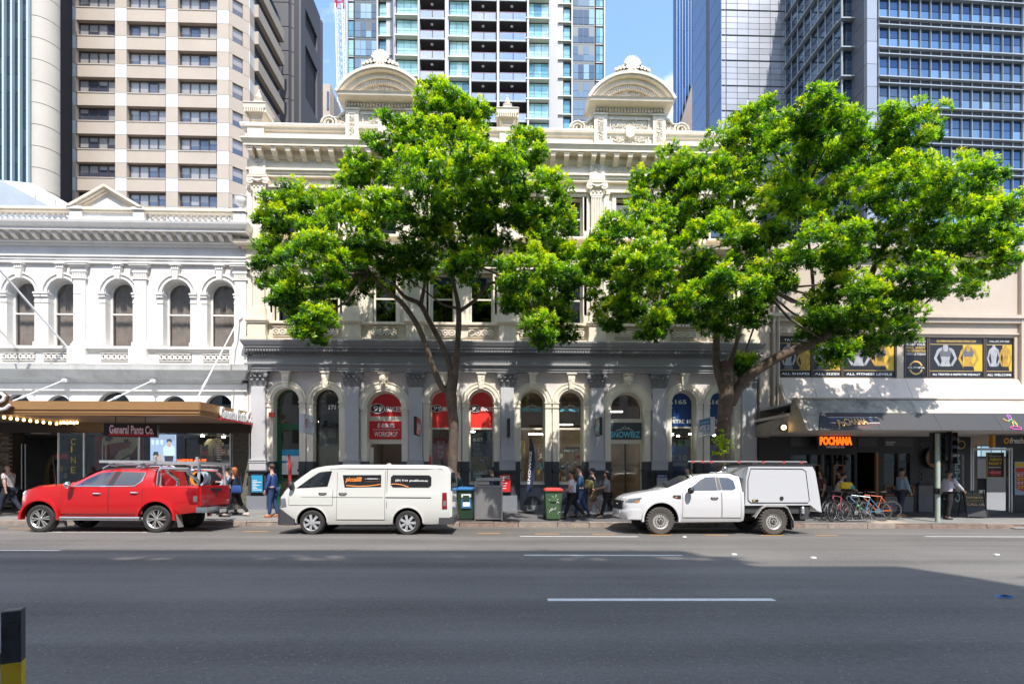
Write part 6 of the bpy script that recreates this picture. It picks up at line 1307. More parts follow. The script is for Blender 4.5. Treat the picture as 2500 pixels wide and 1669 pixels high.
# rounded concrete corner: stacked precast shells
CR = mat('pale_concrete', (.42,.375,.32), .8, var=.07, vscale=.3, stain=.35, stcol=(.4,.35,.28), stscale=.3, streak=4); rad = 1.6; ccx, ccy = X2(77), YT2 + rad; hh = 51.5*k2
q = MB(); n = 12
for k in range(n):
    a0, a1 = R(-90 + 100*k/n), R(-90 + 100*(k+1)/n); P = [(rad*math.cos(a), rad*math.sin(a)) for a in (a0, a1)] + [((rad-.4)*math.cos(a), (rad-.4)*math.sin(a)) for a in (a1, a0)]; q.prismz(P, 0, hh-.07)
cm = q.data('curved_panel', CR, True)
for f in range(-2, 15): put('curved_panel', cm, gt, ccx, ccy, zb2 - 8 + f*hh)
MB().lathe([(rad-.2, -1), (rad-.2, 74)], ccx, ccy, 24).build('corner_core', M['dark'], gt)
YT2b = 67.5; bx('side_glass', mirror('side_teal_glass', (.06,.10,.13)), gt, WX(139, YT2b), WX(156, YT2b), YT2b, YT2b+6, -1, 75); bx('side_fin', mat('teal_fin', (.42,.50,.52)), gt, WX(139, YT2b)-.1, WX(140.5, YT2b), YT2b-.2, YT2b, -1, 75)
# ---------------- dark grey tower
YT3 = 80.0; X3 = lambda p: WX(p, YT3); DGm = mat('dark_grey_cladding', (.085,.083,.09), .55, var=.05, vscale=.2); DGs = mat('dark_joint', (.02,.02,.024), .6)
dt = empty('dark_grey_tower', (X3(700), YT3, -1), 'dark grey clad tower block showing between the beige tower and the sky', 'tower')
xr = X3(733); MB().box(X3(600), xr-.3, YT3+.3, YT3+10.2, -1, 76.2).build('core', DGs, dt)
st3 = 58*YT3/FPX
m1 = MB().box(0, X3(705)-X3(620), -.1, .3, .12, st3).data('cladding_panel', DGm); m2 = MB().box(0, 1.28, 0, .3, .12, st3).data('corner_panel', DGm)
for f in range(22):
    z = -1 + f*st3 + .4
    if z < 74: put('cladding_panel', m1, dt, X3(620), YT3, z); link('corner_panel', m2, dt, Vector((X3(711), YT3+.1, z)) - dt.location, (0,0,R(35)))
# side face: panels with two slots
Ls = 10.0; zb_ = WZ(152, YT3, 742); q = MB()
for (u0, u1, z0, z1) in ((.3, 2.2, -1, 76.5), (2.2, 7.6, -1, 58.5), (2.2, 7.6, 66.5, 69.3), (2.2, 7.6, 72, 76.5), (7.6, 9.2, -1, 76.5)): q.box(xr-.3, xr, YT3+u0, YT3+u1-.03, z0, z1)
q.build('side_wall', DGm, dt); q = MB()
for k in range(14): q.box(xr, xr+.012, YT3+.3, YT3+9.2, 4+k*st3, 4.1+k*st3)
q.build('side_joints', DGs, dt); bx('end_fin', mat('dark_plum_cladding', (.06,.045,.055), .6), dt, xr-.4, xr+.05, YT3+9.6, YT3+10.2, -1, 76.5); bx('slot_back', M['dark'], dt, xr-1.2, xr-.9, YT3+2, YT3+8, 58, 73)
sb = empty('distant_block', (WX(800,120), 120, -1), 'small distant beige block beside the dark grey tower', 'building'); MB().box(WX(780,120), WX(806,120), 120, 128, -1, WZ(205,120,795)).build('wall', PB, sb); MB().box(WX(798,119.8), WX(803,119.8), 119.8, 119.95, WZ(268,120,800), WZ(225,120,800)).build('window', mat('office_glass', (.05,.055,.075)), sb); MB().box(WX(806,120), WX(813,120), 120.5, 128, -1, WZ(228,120,810)).build('side_wall', mat('brown_cladding', (.2,.16,.14), .7), sb)
# ---------------- apartment tower
YT4, YT5 = 80.0, 87.0
at = empty('apartment_tower', (WX(1160, YT4), YT4, -1), 'apartment tower with balconies, teal windows and pale ledges behind the heritage building', 'tower')
LG = mat('pale_grey_cladding', (.38,.38,.40), .6, var=.04, vscale=.2); LW_ = mat('white_cladding', (.42,.42,.415), .6, var=.03, vscale=.2); MG = mat('mid_grey_cladding', (.30,.30,.34), .6); LED = mat('pale_green_ledge', (.55,.56,.46), .6)
TG = [mat('teal_pane_%d' % k, c_, .06, .2, spec=.8, var=.3, vscale=.5) for k, c_ in enumerate(((.30,.52,.50),(.24,.45,.46),(.14,.33,.38),(.38,.56,.53),(.10,.26,.34)))]; FRM = mat('dark_teal_frame', (.035,.055,.065), .5); DKG = [mat('slate_pane_%d' % k, c_, .06, .5, spec=1.0) for k, c_ in enumerate(((.14,.18,.21),(.20,.25,.28),(.10,.13,.16),(.32,.42,.44)))]
st4 = 48.9*YT4/FPX; st5 = 44.8*YT5/FPX
X4 = lambda p: WX(p, YT4); X5 = lambda p: WX(p, YT5)
MB().box(X4(964), X4(1344), YT4+1.8, YT4+7, -1, 92).build('core', M['dark'], at); MB().box(X5(850), X5(1476), YT5+.2, YT5+9, -1, 90).build('wing_core', M['dark'], at)
teal = [(968,1021),(1097,1146),(1286,1340)]; balc = [(1026,1087),(1151,1212),(1219,1286)]
for (a, e, m_, dy) in ((960.5,967,MG,0),(1087,1096,LG,-.5),(1213,1219,LG,-.5),(1340,1345,MG,0)): bx('column', m_, at, X4(a), X4(e), YT4+dy, YT4+1.8, -1, 92)
for p in (1021.5, 1146.5, 1286.5): bx('white_fin', LW_, at, X4(p), X4(p)+.26, YT4-.7, YT4+1.8, -1, 92)
zref = WZ(46, YT4, 1000)
tp = {}
BALG = glass('balcony_glass', (.62,.66,.70), 1.0, .02, .34)
dk4 = mat('dark_soffit', (.045,.04,.045), .7); SLB = mat('slab_edge_grey', (.28,.31,.31), .6); RAIL = mat('plum_rail', (.14,.04,.08), .4)
for f in range(-8, 4):
    z = zref + f*st4
    for i, (a, e) in enumerate(teal):
        x0, x1 = X4(a), X4(e); w = (x1-x0); off = -.35*i*0
        fr_ = bx('window_frame', FRM, at, x0, x1, YT4+.10, YT4+.2, z+.12, z+st4-.15)
        cw_ = (w-.12)/3; h1 = (st4-.45)*.40; h2_ = (st4-.45)*.60
        key = ('t', i)
        if key not in tp: tp[key] = ([MB().box(.03, cw_-.03, 0, .05, .03, h1-.03).data('pane', m_) for m_ in TG], [MB().box(.03, cw_-.03, 0, .05, .03, h2_-.03).data('pane', m_) for m_ in TG])
        ch = rng_.choice((0,0,1,2,3,4,1)) if f < -2 else rng_.choice((0,1,3,0))
        for k in range(3):
            c1 = ch if rng_.random() < .7 else rng_.randrange(5)
            link('pane', tp[key][0][c1], fr_, Vector((x0+.06+k*cw_, YT4+.06, z+.22)) - worldloc(fr_)); link('pane', tp[key][1][c1], fr_, Vector((x0+.06+k*cw_, YT4+.06, z+.22+h1)) - worldloc(fr_))
        bx('ledge', LED, at, x0-.15, x1+.02, YT4-.75, YT4+.1, z-.08, z+.10)
    for i, (a, e) in enumerate(balc):
        x0, x1 = X4(a), X4(e); zz = z - .26 + (-.08 if i == 1 else 0)
        bal = empty('balcony', (0,0,0)); bal.parent = at; bal.location = Vector((x0, YT4, zz)) - at.location; w = x1-x0
        MB().box(0, w, -.55, 1.75, -.16, .08).build('slab', SLB, bal, local=True)
        MB().box(0, w, -.40, 1.7, -.20, -.165).build('soffit', dk4, bal, local=True)
        MB().box(0, w, 1.6, 1.7, .08, st4-.2).build('recess_wall', mat('dark_recess', (.03,.028,.032), .5), bal, local=True)
        for (u0, u1) in ((.05, w*.5-.06), (w*.5+.06, w-.12)): MB().box(u0, u1, -.50, -.48, .10, 1.12).build('glass_panel', BALG, bal, local=True)
        MB().box(w*.5-.05, w*.5+.05, -.51, -.44, .08, 1.12).build('post', dk4, bal, local=True); MB().box(0, w, -.52, -.45, 1.13, 1.20).build('rail', RAIL, bal, local=True)
        MB().lathe([(.22,-.21),(.22,-.30),(.1,-.36)], w*.46, .35, 10).build('ceiling_light', mat('opal_lamp', (.8,.8,.78), .4), bal, True, local=True)
zr5 = WZ(50, YT5, 900)
bx('wing_wall', LW_, at, X5(944), X5(966), YT5-.4, YT5+.3, -1, 90); bx('wing_wall', LW_, at, X5(1341), X5(1374), YT5-.4, YT5+.3, -1, 90)
for p in (921.5, 1393.5): bx('white_fin', LW_, at, X5(p), X5(p)+.24, YT5-.7, YT5+.3, -1, 90)
for p in (847.5, 1473): bx('edge_fin', LW_, at, X5(p), X5(p)+.2, YT5-.5, YT5+.3, -1, 90)
for f in range(-8, 5):
    z = zr5 + f*st5 - .1
    for (a, e, nc, mats_, h_fr, led) in ((850,864,1,TG,.42,'t'), (866,921,4,DKG,.42,None), (926,944,1,TG,.36,'l'), (1375,1392,1,TG,.36,'l'), (1397.5,1452,4,DKG,.44,None), (1454.5,1473,2,TG,.42,'t')):
        x0, x1 = X5(a), X5(e); cw_ = (x1-x0-.1)/nc; fr_ = bx('window_frame', FRM if nc < 4 else mat('slate_frame', (.08,.10,.115), .5), at, x0, x1, YT5+.02, YT5+.12, z+.02, z+st5-.02)
        H = st5 - .55; key = ('w', a)
        if key not in tp: tp[key] = [[MB().box(.03, cw_-.03, 0, .05, .03, hh_-.03).data('pane', m_) for m_ in mats_] for hh_ in (H*h_fr, H*(1-h_fr))]
        for k in range(nc):
            c1 = rng_.randrange(len(mats_)); link('pane', tp[key][0][c1], fr_, Vector((x0+.05+k*cw_, YT5-.03, z+.32)) - worldloc(fr_))
            if nc == 4 and rng_.random() < .12: continue
            link('pane', tp[key][1][c1], fr_, Vector((x0+.05+k*cw_, YT5-.03, z+.32+H*h_fr)) - worldloc(fr_))
        if led == 'l': bx('ledge', LED, at, x0-(.9 if a > 1200 else .35), x1+(.35 if a > 1200 else .9), YT5-.65, YT5, z+.05, z+.22)
        elif led == 't': bx('ledge', LW_, at, x0, x1, YT5-.08, YT5, z+.05, z+.2)
# ---------------- tower crane
YC = 150.0; P = lambda px, py: Vector((W(px, py, YC)[0], YC, W(px, py, YC)[1]))
cn = empty('tower_crane', (P(840,300).x, YC, 0), 'white lattice tower crane mast with a red top against the blue sky', 'crane')
def lattice(b, a, e, w, n, r):
    d = (e-a)/n; u = Vector((1,0,0)); v = d.normalized().cross(u).normalized()
    C4 = [u*w/2+v*w/2, -u*w/2+v*w/2, -u*w/2-v*w/2, u*w/2-v*w/2]
    for c_ in C4: b.tube([a+c_, e+c_], r, 5)
    for k in range(n):
        p, q_ = a + d*k, a + d*(k+1)
        for i in range(4): b.tube([p+C4[i], q_+C4[(i+1) % 4]], r*.6, 4); b.tube([p+C4[i], p+C4[(i+1) % 4]], r*.6, 4)
b = MB(); lattice(b, P(843,560), P(829,16), 1.9, 34, .13); b.build('mast', mat('white_crane_paint', (.75,.76,.78), .5), cn)
b = MB(); lattice(b, P(828.6,14), P(827,-70), 1.9, 5, .16); b.build('mast_top', M['red'], cn)
# ---------------- blue glass tower
YT6 = 112.0; X6 = lambda p: WX(p, YT6)
bl = empty('blue_glass_tower', (X6(1700), YT6, -1), 'deep blue glass tower with thin vertical mullions beside the sky gap', 'tower'); BG = [mirror('deep_blue_glass_%d' % k, c_, .06) for k, c_ in enumerate(((.05,.105,.20),(.065,.13,.24),(.04,.08,.16)))]
MB().box(X6(1653), X6(1790), YT6+.3, YT6+2.5, -1, 118).build('core', BG[2], bl)
for k in range(9):
    a = 1652 + k*6.9
    for f in range(10): bx('glass_strip', BG[(k*2+f) % 3] if rng_.random() < .4 else BG[k % 3], bl, X6(a)+.08, X6(a+6.9)-.08, YT6, YT6+.2, -1+f*12, -1+f*12+11.95)
    bx('mullion', mat('blue_mullion', (.13,.20,.30), .4), bl, X6(a)-.07, X6(a)+.07, YT6-.15, YT6+.1, -1, 118)
b = MB(); a, e = W(1655,300,YT6-2), W(1696,212,YT6-2); b.add([(a[0]-.2, YT6-2, a[1]-3), (a[0]+3, YT6-2, a[1]-3), (e[0]+.3, YT6-2, e[1]-1.5), (e[0]+.3, YT6-2, e[1]+3.2), (a[0]-.2, YT6-1, a[1]-3), (a[0]+3, YT6-1, a[1]-3), (e[0]+.3, YT6-1, e[1]-1.5), (e[0]+.3, YT6-1, e[1]+3.2)], [(0,1,2,3),(7,6,5,4),(0,4,5,1),(1,5,6,2),(2,6,7,3),(3,7,4,0)]); b.build('leaning_strut', mat('brown_cladding', (.2,.16,.14)), bl)
# ---------------- pale panel tower with its blue side
YT7 = 75.0; X7 = lambda p: WX(p, YT7)
pt = empty('pale_panel_tower', (X7(1840), YT7, -1), 'pale grey metal panel tower with a blue tinted side wall', 'tower')
PP = [mat('pale_metal_panel_%d' % k, c_, .38, .35, var=.04, vscale=.3) for k, c_ in enumerate(((.27,.285,.315),(.30,.31,.345),(.25,.262,.29)))]; PJ = mat('panel_joint', (.10,.11,.13), .6)
xl = X7(1761); MB().box(xl+.1, X7(2100), YT7+.15, YT7+11.5, -1, 80).build('core', PJ, pt)
pw, ph = 27.6*YT7/FPX, 14.8*YT7/FPX
cms = [MB().box(.03, pw-.03, 0, .2, .03, ph-.03).data('cladding_panel', m_) for m_ in PP]; cms0 = [MB().box(.03, .62, 0, .2, .03, ph-.03).data('cladding_panel', m_) for m_ in PP]
for r_ in range(-12, 34):
    z = WZ(270, YT7, 1800) + r_*(ph) + (r_//4)*.18
    if z > 79 or z < 0: continue
    put('edge_panel', cms0[rng_.randrange(3)], pt, xl, YT7, z)
    for c_ in range(6): put('cladding_panel', cms[rng_.randrange(3)], pt, xl+.72+c_*pw, YT7, z)
SB = [mat('blue_side_panel_%d' % k, c_, .3, .5, var=.06, vscale=.2) for k, c_ in enumerate(((.13,.19,.29),(.15,.22,.33),(.10,.14,.22)))]
for u0, u1, k, dx in ((0.05, 4.2, 0, 0), (4.2, 5.7, 2, .25), (5.7, 11.4, 1, .1)):
    for f in range(26): bx('side_panel', SB[k], pt, xl-.02+dx, xl+.12+dx, YT7+u0, YT7+u1-.05, -1+f*3.1, -1+f*3.1+3.02)
# ---------------- glazed office tower with sun-shade ledges
YT8 = 60.0; oc = WX(2117, YT8)
ot = empty('glass_office_tower', (oc, YT8, -1), 'glass office tower with white horizontal sun shades and blue panes above the trees', 'tower', rz=R(2.1))
def otb(name, m, *a): return MB().box(*a).build(name, m, ot, local=True)
BP = [mirror('blue_office_pane_%d' % k, c_, .04) for k, c_ in enumerate(((.13,.20,.28),(.17,.25,.33),(.10,.155,.22),(.24,.33,.40)))]; BPD = [mirror('dark_office_pane_%d' % k, c_, .05) for k, c_ in enumerate(((.05,.08,.13),(.07,.11,.17)))]; WA = mat('white_sunshade', (.30,.33,.35), .4, .2); DB = mat('dark_spandrel', (.03,.03,.04), .4)
otb('core', M['dark'], 1.3, 30, .35, 13, 0, 76)
st8 = 72.9*YT8/FPX; pw8 = 27.6*YT8/FPX; z8 = WZ(47, YT8, 2150) + 1                  # a sun-shade level, measured from the root
for k in range(30):
    z = 1 + k*2.6
    otb('pier_panel', PP[k % 3], 0, 1.2, 0, .5, z-1, z-1+2.55); otb('pier_side', mat('slate_side', (.12,.12,.14), .5, .3), -.02, .0+.1, .5, 2.6, z-1, z-1+2.55)
up = [MB().box(.05, pw8-.05, 0, .08, .05, 1.2).data('pane', m_) for m_ in BPD]; lo_ = [MB().box(.05, pw8-.05, 0, .08, .05, 1.2).data('pane', m_) for m_ in BP]  # upper panes darker: shadow of the sun shades put into the colour
for f in range(-14, 4):
    z = z8 + f*st8
    if z < 6: continue
    otb('sun_shade', WA, 1.3, 27, -.30, .2, z, z+.12); otb('sun_shade', WA, 1.3, 27, -.30, .2, z-.78, z-.68); otb('spandrel', DB, 1.3, 27, .1, .3, z-.65, z)
    for c_ in range(20):
        x = 1.4 + c_*pw8
        link('pane', up[rng_.randrange(2)], ot, (x, .15, z-.80-1.22)); link('pane', lo_[rng_.randrange(4)], ot, (x, .15, z-.80-2.44))
for c_ in range(21): otb('mullion', WA, 1.4+c_*pw8-.028, 1.4+c_*pw8+.028, -.05, .2, 6, 76)
# projecting glazed bay, its side running back to the panel tower
YT9 = 62.5; bxl = WX(2054, YT9); bxr = WX(2092, YT9)
pbm = empty('glazed_bay_tower', (bxl, YT9, -1), 'projecting glazed bay with white floor ledges between the panel tower and the office tower', 'tower')
MB().box(bxl+.2, bxr+1, YT9+.2, YT7-.2, -1, 74).build('core', M['dark'], pbm); st9 = 71.7*YT9/FPX; z9 = WZ(54, YT9, 2070)
nb = 8; wb_ = (YT7-YT9-.2)/nb
gs = [[MB().box(.05, wb_-.05, 0, .1, .05, h_-.05).data('pane', m_) for m_ in BPD+BP[:1]] for h_ in (st9*.45, st9*.45)]
for f in range(-13, 5):
    z = z9 + f*st9
    if z < 4: continue
    bx('ledge', WA, pbm, bxl-.35, bxr+.1, YT9-.55, YT9+.1, z, z+.14); bx('ledge', WA, pbm, bxl-.45, bxl+.1, YT9+.1, YT7-.3, z-.02, z+.12); bx('spandrel', DB, pbm, bxl+.02, bxl+.2, YT9, YT7-.2, z+.12, z+.45)
    for k in range(nb):
        for j in range(2): link('pane', gs[j][rng_.randrange(3)], pbm, Vector((bxl+.05, YT9 + (k+1)*wb_, z+.3+j*st9*.46)) - pbm.location, (0,0,R(-90)))
    for j in range(3):
        bx('front_pane', BPD[j % 2] if j == 2 else BP[2], pbm, bxl+.5, bxr-.1, YT9, YT9+.1, z+.2+j*st9*.31, z+.2+(j+1)*st9*.31-.05)
for k in range(nb+1): bx('mullion', WA, pbm, bxl-.05, bxl+.06, YT9+k*wb_-.05, YT9+k*wb_+.05, 4, 74)
for x in (bxl+.02, bxr-.1): bx('front_mullion', WA, pbm, x-.08, x+.08, YT9-.12, YT9+.02, 4, 74)
# ---------------- the building across the street, behind the viewer
ob = empty('opposite_building', (0, -6.0, 0), 'tall office building across the street behind the viewer that shades the near lanes', 'building')
def shade_h(Y): return (Y + 6.0) * 1.62
OX_ = lambda px, Y: WX(px, Y)
OBM = mat('opposite_render', (.60,.58,.54), .6, var=.1, vscale=.3)
# block tops follow from where their shadow falls on the road
sx_w = .27; x1a = WX(1665, 11.27) + sx_w*(11.27+6); x2a = WX(2197, 9.2) + sx_w*(9.2+6)
MB().box(-60, x1a, -16, -6, 0, shade_h(11.2)-2.2).build('main_block', OBM, ob); MB().box(x1a, x2a, -16, -6, 0, shade_h(9.15)).build('middle_block', OBM, ob); MB().box(x2a, x2a+12, -16, -6, 0, shade_h(5.4)).build('low_block', OBM, ob); MB().box(x2a+12, 90, -16, -6.4, 0, 15).build('end_block', OBM, ob); MB().box(-110, -60, -16, -6.4, 0, 22).build('end_block', OBM, ob)
# unseen band added above the roof, leaving a gap for flecks of sun
q = MB(); zt_ = shade_h(11.2); q.box(-60, x1a, -6.3, -6.0, zt_-.85, zt_); 
q.build('added_sun_screen', OBM, ob)
q = [MB().box(0, 2.2, -.02, .06, 0, 1.7).data('office_window', mat('opposite_glass', (.06,.09,.12), .06, .4))]
for f in range(6):
    for k in range(16): link('office_window', q[0], ob, Vector((-24 + k*3, -6.0+.0, 4 + f*3.4)) - ob.location)
# ================================================================== vehicles (local x runs from the front wheel towards the rear, near side at y = 0)
CG = mat('car_glass', (.012,.014,.016), .03, spec=1.0, coat=1.0); TY = mat('tyre_rubber', (.028,.027,.026), .8, var=.2, vscale=20); PLA = mat('grey_bumper_plastic', (.045,.046,.05), .6)
TYD = mat('dusty_tyre', (.075,.068,.06), .9, var=.25, vscale=25); SEAM = mat('panel_gap', (.02,.02,.02), .8); UB = mat('underbody', (.012,.012,.012), .8)
class Car:
    def __init__(s, name, label, cat, X, Y, W_, paint):
        s.W = W_; z = gz(X + 1.4, Y + .2); s.root = empty(name, (X, Y, z), label, cat); s.root.rotation_euler = (-R(1.2), -math.atan(SLOPE)*1.0, 0); s.paint = paint
    def I(s, tab, x): return float(np.interp(x, [t[0] for t in tab], [t[1] for t in tab]))
    def hw(s, x, z):
        """half width of the body side at height z"""
        b, sh, h, rw, top = s.I(s.bot, x), s.I(s.sh, x), s.I(s.half, x), s.I(s.rw, x), s.I(s.top, x)
        return float(np.interp(z, [b, b+.14, b+.40, sh-.14, sh, max(sh+.02, top-.10), max(sh+.03, top)], [h*.93, h*.985, h, h*.985, h*.955, rw, rw*.86]))
    def ring(s, x):
        b, sh, rw, top = s.I(s.bot, x), s.I(s.sh, x), s.I(s.rw, x), s.I(s.top, x)
        zs = [b, b+.14, b+.40, sh-.14, sh-.05, sh, max(sh+.02, sh+(top-sh)*.5), max(sh+.025, top-.10), max(sh+.03, top-.045)]
        P = [(s.hw(x, z), z) for z in zs]; P += [(rw*.82, max(sh+.035, top-.012)), (rw*.4, max(sh+.04, top))]
        c = s.W/2
        return [(x, c-y, z) for y, z in P] + [(x, c+y, z) for y, z in reversed(P)]
    def body(s, xs, cuts, name='body'):
        b = MB().loft([s.ring(x) for x in xs], True, True); me = b.data(name, s.paint, True)
        o = bpy.data.objects.new(name, me); me.materials.append(UB)
        cut = MB()
        for (cx, cz, r) in cuts:
            for y0, y1 in ((-.3, .42), (s.W-.42, s.W+.3)): cut.lathey([(r, y0), (r, y1)], cx, cz, 36)
        co = bpy.data.objects.new('cut', cut.data('cut', UB)); TS.collection.objects.link(co); md = o.modifiers.new('b', 'BOOLEAN'); md.object = co; md.operation = 'DIFFERENCE'; md.solver = 'EXACT'; md.material_mode = 'TRANSFER'
        nm = evaluated(o)
        bpy.data.objects.remove(o); bpy.data.objects.remove(co); nm.set_sharp_from_angle(angle=R(32)); nm.name = name
        s.bod = link(name, nm, s.root); return s.bod
    def P(s, mb, name, m, par=None, smooth=False): return mb.build(name, m, par or s.root, smooth, local=True)
    def panel(s, name, m, pts, off=.006, par=None, far=True, n=1):
        """flat polygon of (x, z) laid on the body side, near (and far) side"""
        b = MB(); c = s.W/2
        for sg in ((-1, 1) if far else (-1,)):
            E = []                                           # outline resampled, then rings shrinking to the middle, all laid on the side
            for i in range(len(pts)):
                (xa, za), (xb, zb) = pts[i], pts[(i+1) % len(pts)]; E += [(xa+(xb-xa)*t/4, za+(zb-za)*t/4) for t in range(4)]
            mx, mz = sum(p[0] for p in E)/len(E), sum(p[1] for p in E)/len(E)
            rings = [[(x, c + sg*(s.hw(x, z)-.02), z) for x, z in E]]
            for t in (1, .75, .5, .25, .02): rings.append([(mx+(x-mx)*t, c + sg*(s.hw(mx+(x-mx)*t, mz+(z-mz)*t)+off), mz+(z-mz)*t) for x, z in E])
            b.loft(rings, False, True)
        return s.P(b, name, m, par)
    def door(s, x0, x1, z0, z1, hx, hz, hm, top=None, name='door'):
        xs = np.linspace(x0, x1, 5); zs = np.linspace(z0, z1, 9); b = MB(); c = s.W/2
        b.v = [(x, c - s.hw(x, z) - .005, z) for z in zs for x in xs]; b.f = [(j*5+i, j*5+i+1, j*5+i+6, j*5+i+5) for j in range(8) for i in range(4)]; b.mi = [0]*32
        d = s.P(b, name, s.paint, None, 'all')
        g = MB(); yy = lambda x, z: c - s.hw(x, z) - .004
        for (a, e) in (((x0, z0), (x0, z1)), ((x1, z0), (x1, z1)), ((x0, z0), (x1, z0))):
            g.tube([(a[0]+(e[0]-a[0])*t/8, yy(a[0]+(e[0]-a[0])*t/8, a[1]+(e[1]-a[1])*t/8), a[1]+(e[1]-a[1])*t/8) for t in range(9)], .005, 4)
        s.P(g, 'door_gap', SEAM, d)
        if hx: q = MB(); q.tube([(hx-.10, yy(hx, hz), hz), (hx-.07, yy(hx, hz)-.035, hz+.005), (hx+.07, yy(hx, hz)-.035, hz+.005), (hx+.10, yy(hx, hz), hz)], .017, 6); s.P(q, 'handle', hm, d, True)
        return d
    def wheel(s, x, y, r, kind, side=-1):
        w = bpy.data.objects.new('wheel', None); C.objects.link(w); w.parent = s.root; w.location = (x, y, r); w.empty_display_size = .1
        if side > 0: w.rotation_euler.z = math.pi
        wd = .245; tm = TYD if kind == 'steel' else TY
        q = MB(); ri = r*.66 if kind != 'steel' else r*.56
        q.ringy([(ri, .01), (ri+.02, 0), (r*.90, 0), (r*.965, .02), (r, .05), (r, wd-.05), (r*.95, wd-.01), (ri, wd)], 0, 0, 32)
        if kind == 'steel':
            for k in range(28): a = 6.2832*k/28; ca, sa = math.cos(a), math.sin(a); q.tube([(ca*(r-.045), -.004, sa*(r-.045)), (ca*(r+.006), .03, sa*(r+.006)), (ca*(r+.006), .12, sa*(r+.006))], .018, 4)
        s.P(q, 'tyre', tm, w, True)
        alloy = {'spoke': mat('machined_alloy', (.72,.71,.68), .25, .8), 'cap': mat('silver_wheel_cover', (.55,.56,.58), .35, .5), 'steel': mat('silver_steel_wheel', (.60,.59,.56), .4, .5)}[kind]
        q = MB(); q.ringy([(ri*.97, .02), (ri*1.02, .005), (ri*1.02, .03), (ri*.93, .05), (ri*.93, .12), (ri*.97, .12)], 0, 0, 32)
        if kind == 'spoke':
            for k in range(6):
                for da in (-.17, .17, ):
                    a = 6.2832*k/6 + da; a2 = a + .12
                    q.add(*spoke(a, a2, ri*.16, ri*.95, .022, .035, .02, .05))
            q.lathey([(ri*.2, .005), (ri*.2, .06)], 0, 0, 14); q.lathey([(.03, -.002), (.03, .01)], 0, 0, 12)
        elif kind == 'cap':
            for k in range(7): q.add(*spoke(6.2832*k/7, 6.2832*k/7, ri*.15, ri*.96, .055, .075, .005, .03))
            q.lathey([(ri*.28, -.005), (ri*.3, .03)], 0, 0, 16)
        else:
            q.ringy([(ri*.93, .05), (ri*.80, .055), (ri*.72, .035), (ri*.50, .03), (ri*.40, .06), (ri*.30, .06), (ri*.26, .0), (ri*.20, 0), (ri*.2, .07), (ri*.93,.07)], 0, 0, 28)
        s.P(q, 'rim', alloy, w, True)
        q = MB(); q.lathey([(ri*.92, .10), (ri*.92, .11)], 0, 0, 24); 
        if kind == 'steel':
            for k in range(16): a = 6.2832*k/16; q.lathey([(.018, .026), (.018, .05)], ri*.66*math.cos(a), ri*.66*math.sin(a), 8)
            for k in range(6): a = 6.2832*k/6; q.lathey([(.02, .015), (.02, .05)], ri*.34*math.cos(a), ri*.34*math.sin(a), 8)
            q.lathey([(ri*.18, -.01), (ri*.18, .02)], 0, 0, 12)
        s.P(q, 'brake_disc', mat('brake_iron', (.06,.055,.05), .6), w)
    def mirror(s, x, z, m, wd=.20, h=.17, arm=.2):
        q = MB(); c = s.W/2; y = c - s.hw(x, z); q.sphere((x-.02, y-arm, z), 1, 14, wd/2*.7, .12, h/2); q.tube([(x+.03, y+.02, z-.06), (x, y-arm*.7, z-.03)], .025, 6); s.P(q, 'wing_mirror', m, None, True)
def spoke(a, a2, r0, r1, w0, w1, y0, y1):
    v = []
    for y in (y0, y1):
        for r, aa, w in ((r0, a, w0), (r1, a2, w1)):
            for sg in (-1, 1): v.append((r*math.cos(aa) - sg*w/2*math.sin(aa), y + (.012 if r == r1 else 0), r*math.sin(aa) + sg*w/2*math.cos(aa)))
    return v, [(0,2,3,1), (4,5,7,6), (0,4,6,2), (1,3,7,5), (0,1,5,4), (2,6,7,3)]
def flare(s, cx, cz, r, m, t=.06, out=.035, a0=-5, a1=185):
    for y0, y1 in ((-out, .12), (s.W-.12, s.W+out)):
        s.P(MB().arc_band(cx, cz, r, r+t, y0, y1, a0, a1, 24), 'wheel_arch', m, None, True)
def plate(s, x, y, z, t, m=None):
    q = bx('number_plate', mat('plate_white', (.6,.6,.58), .5), None, x-.008, x+.008, y-.18, y+.18, z-.05, z+.05); q.parent = s.root; return q
# ------------------------------------------------ red dual cab ute
Yr = 14.85
RP = mat('red_car_paint', (.48,.008,.010), .28, spec=.5, coat=1.0)
u = Car('red_ute', 'red dual cab ute with chrome sports bar and ladder racks parked before the clothing shop', 'ute', WX(94.5, Yr), Yr, 1.84, RP)
u.top = [(-.75,1.0),(-.70,1.10),(-.52,1.22),(-.3,1.29),(.62,1.375),(.75,1.40),(1.25,1.68),(1.42,1.74),(1.75,1.80),(2.6,1.805),(2.93,1.78),(2.98,1.30),(2.985,1.30),(4.16,1.30),(4.2,1.29)]
u.sh = [(-.75,.92),(-.70,1.03),(-.5,1.14),(-.2,1.21),(.62,1.28),(1.0,1.28),(2.9,1.28),(2.99,1.27),(4.2,1.27)]
u.bot = [(-.75,.52),(-.6,.42),(.45,.40),(2.6,.42),(3.6,.5),(4.2,.58)]
u.half = [(-.75,.55),(-.70,.66),(-.58,.78),(-.42,.86),(-.15,.905),(.3,.91),(4.04,.91),(4.2,.89)]
u.rw = [(-.75,.48),(-.5,.68),(-.1,.78),(.62,.80),(.75,.78),(1.25,.68),(1.6,.66),(2.9,.67),(2.97,.70),(2.985,.84),(4.2,.84)]
u.body([-.75,-.735,-.70,-.64,-.58,-.5,-.42,-.3,-.2,-.05,.1,.3,.45,.62,.68,.75,.9,1.05,1.25,1.33,1.42,1.58,1.75,2.0,2.3,2.6,2.8,2.93,2.98,3.2,3.5,3.8,3.94,4.16,4.2], [(0,.40,.47),(3.10,.40,.47)])
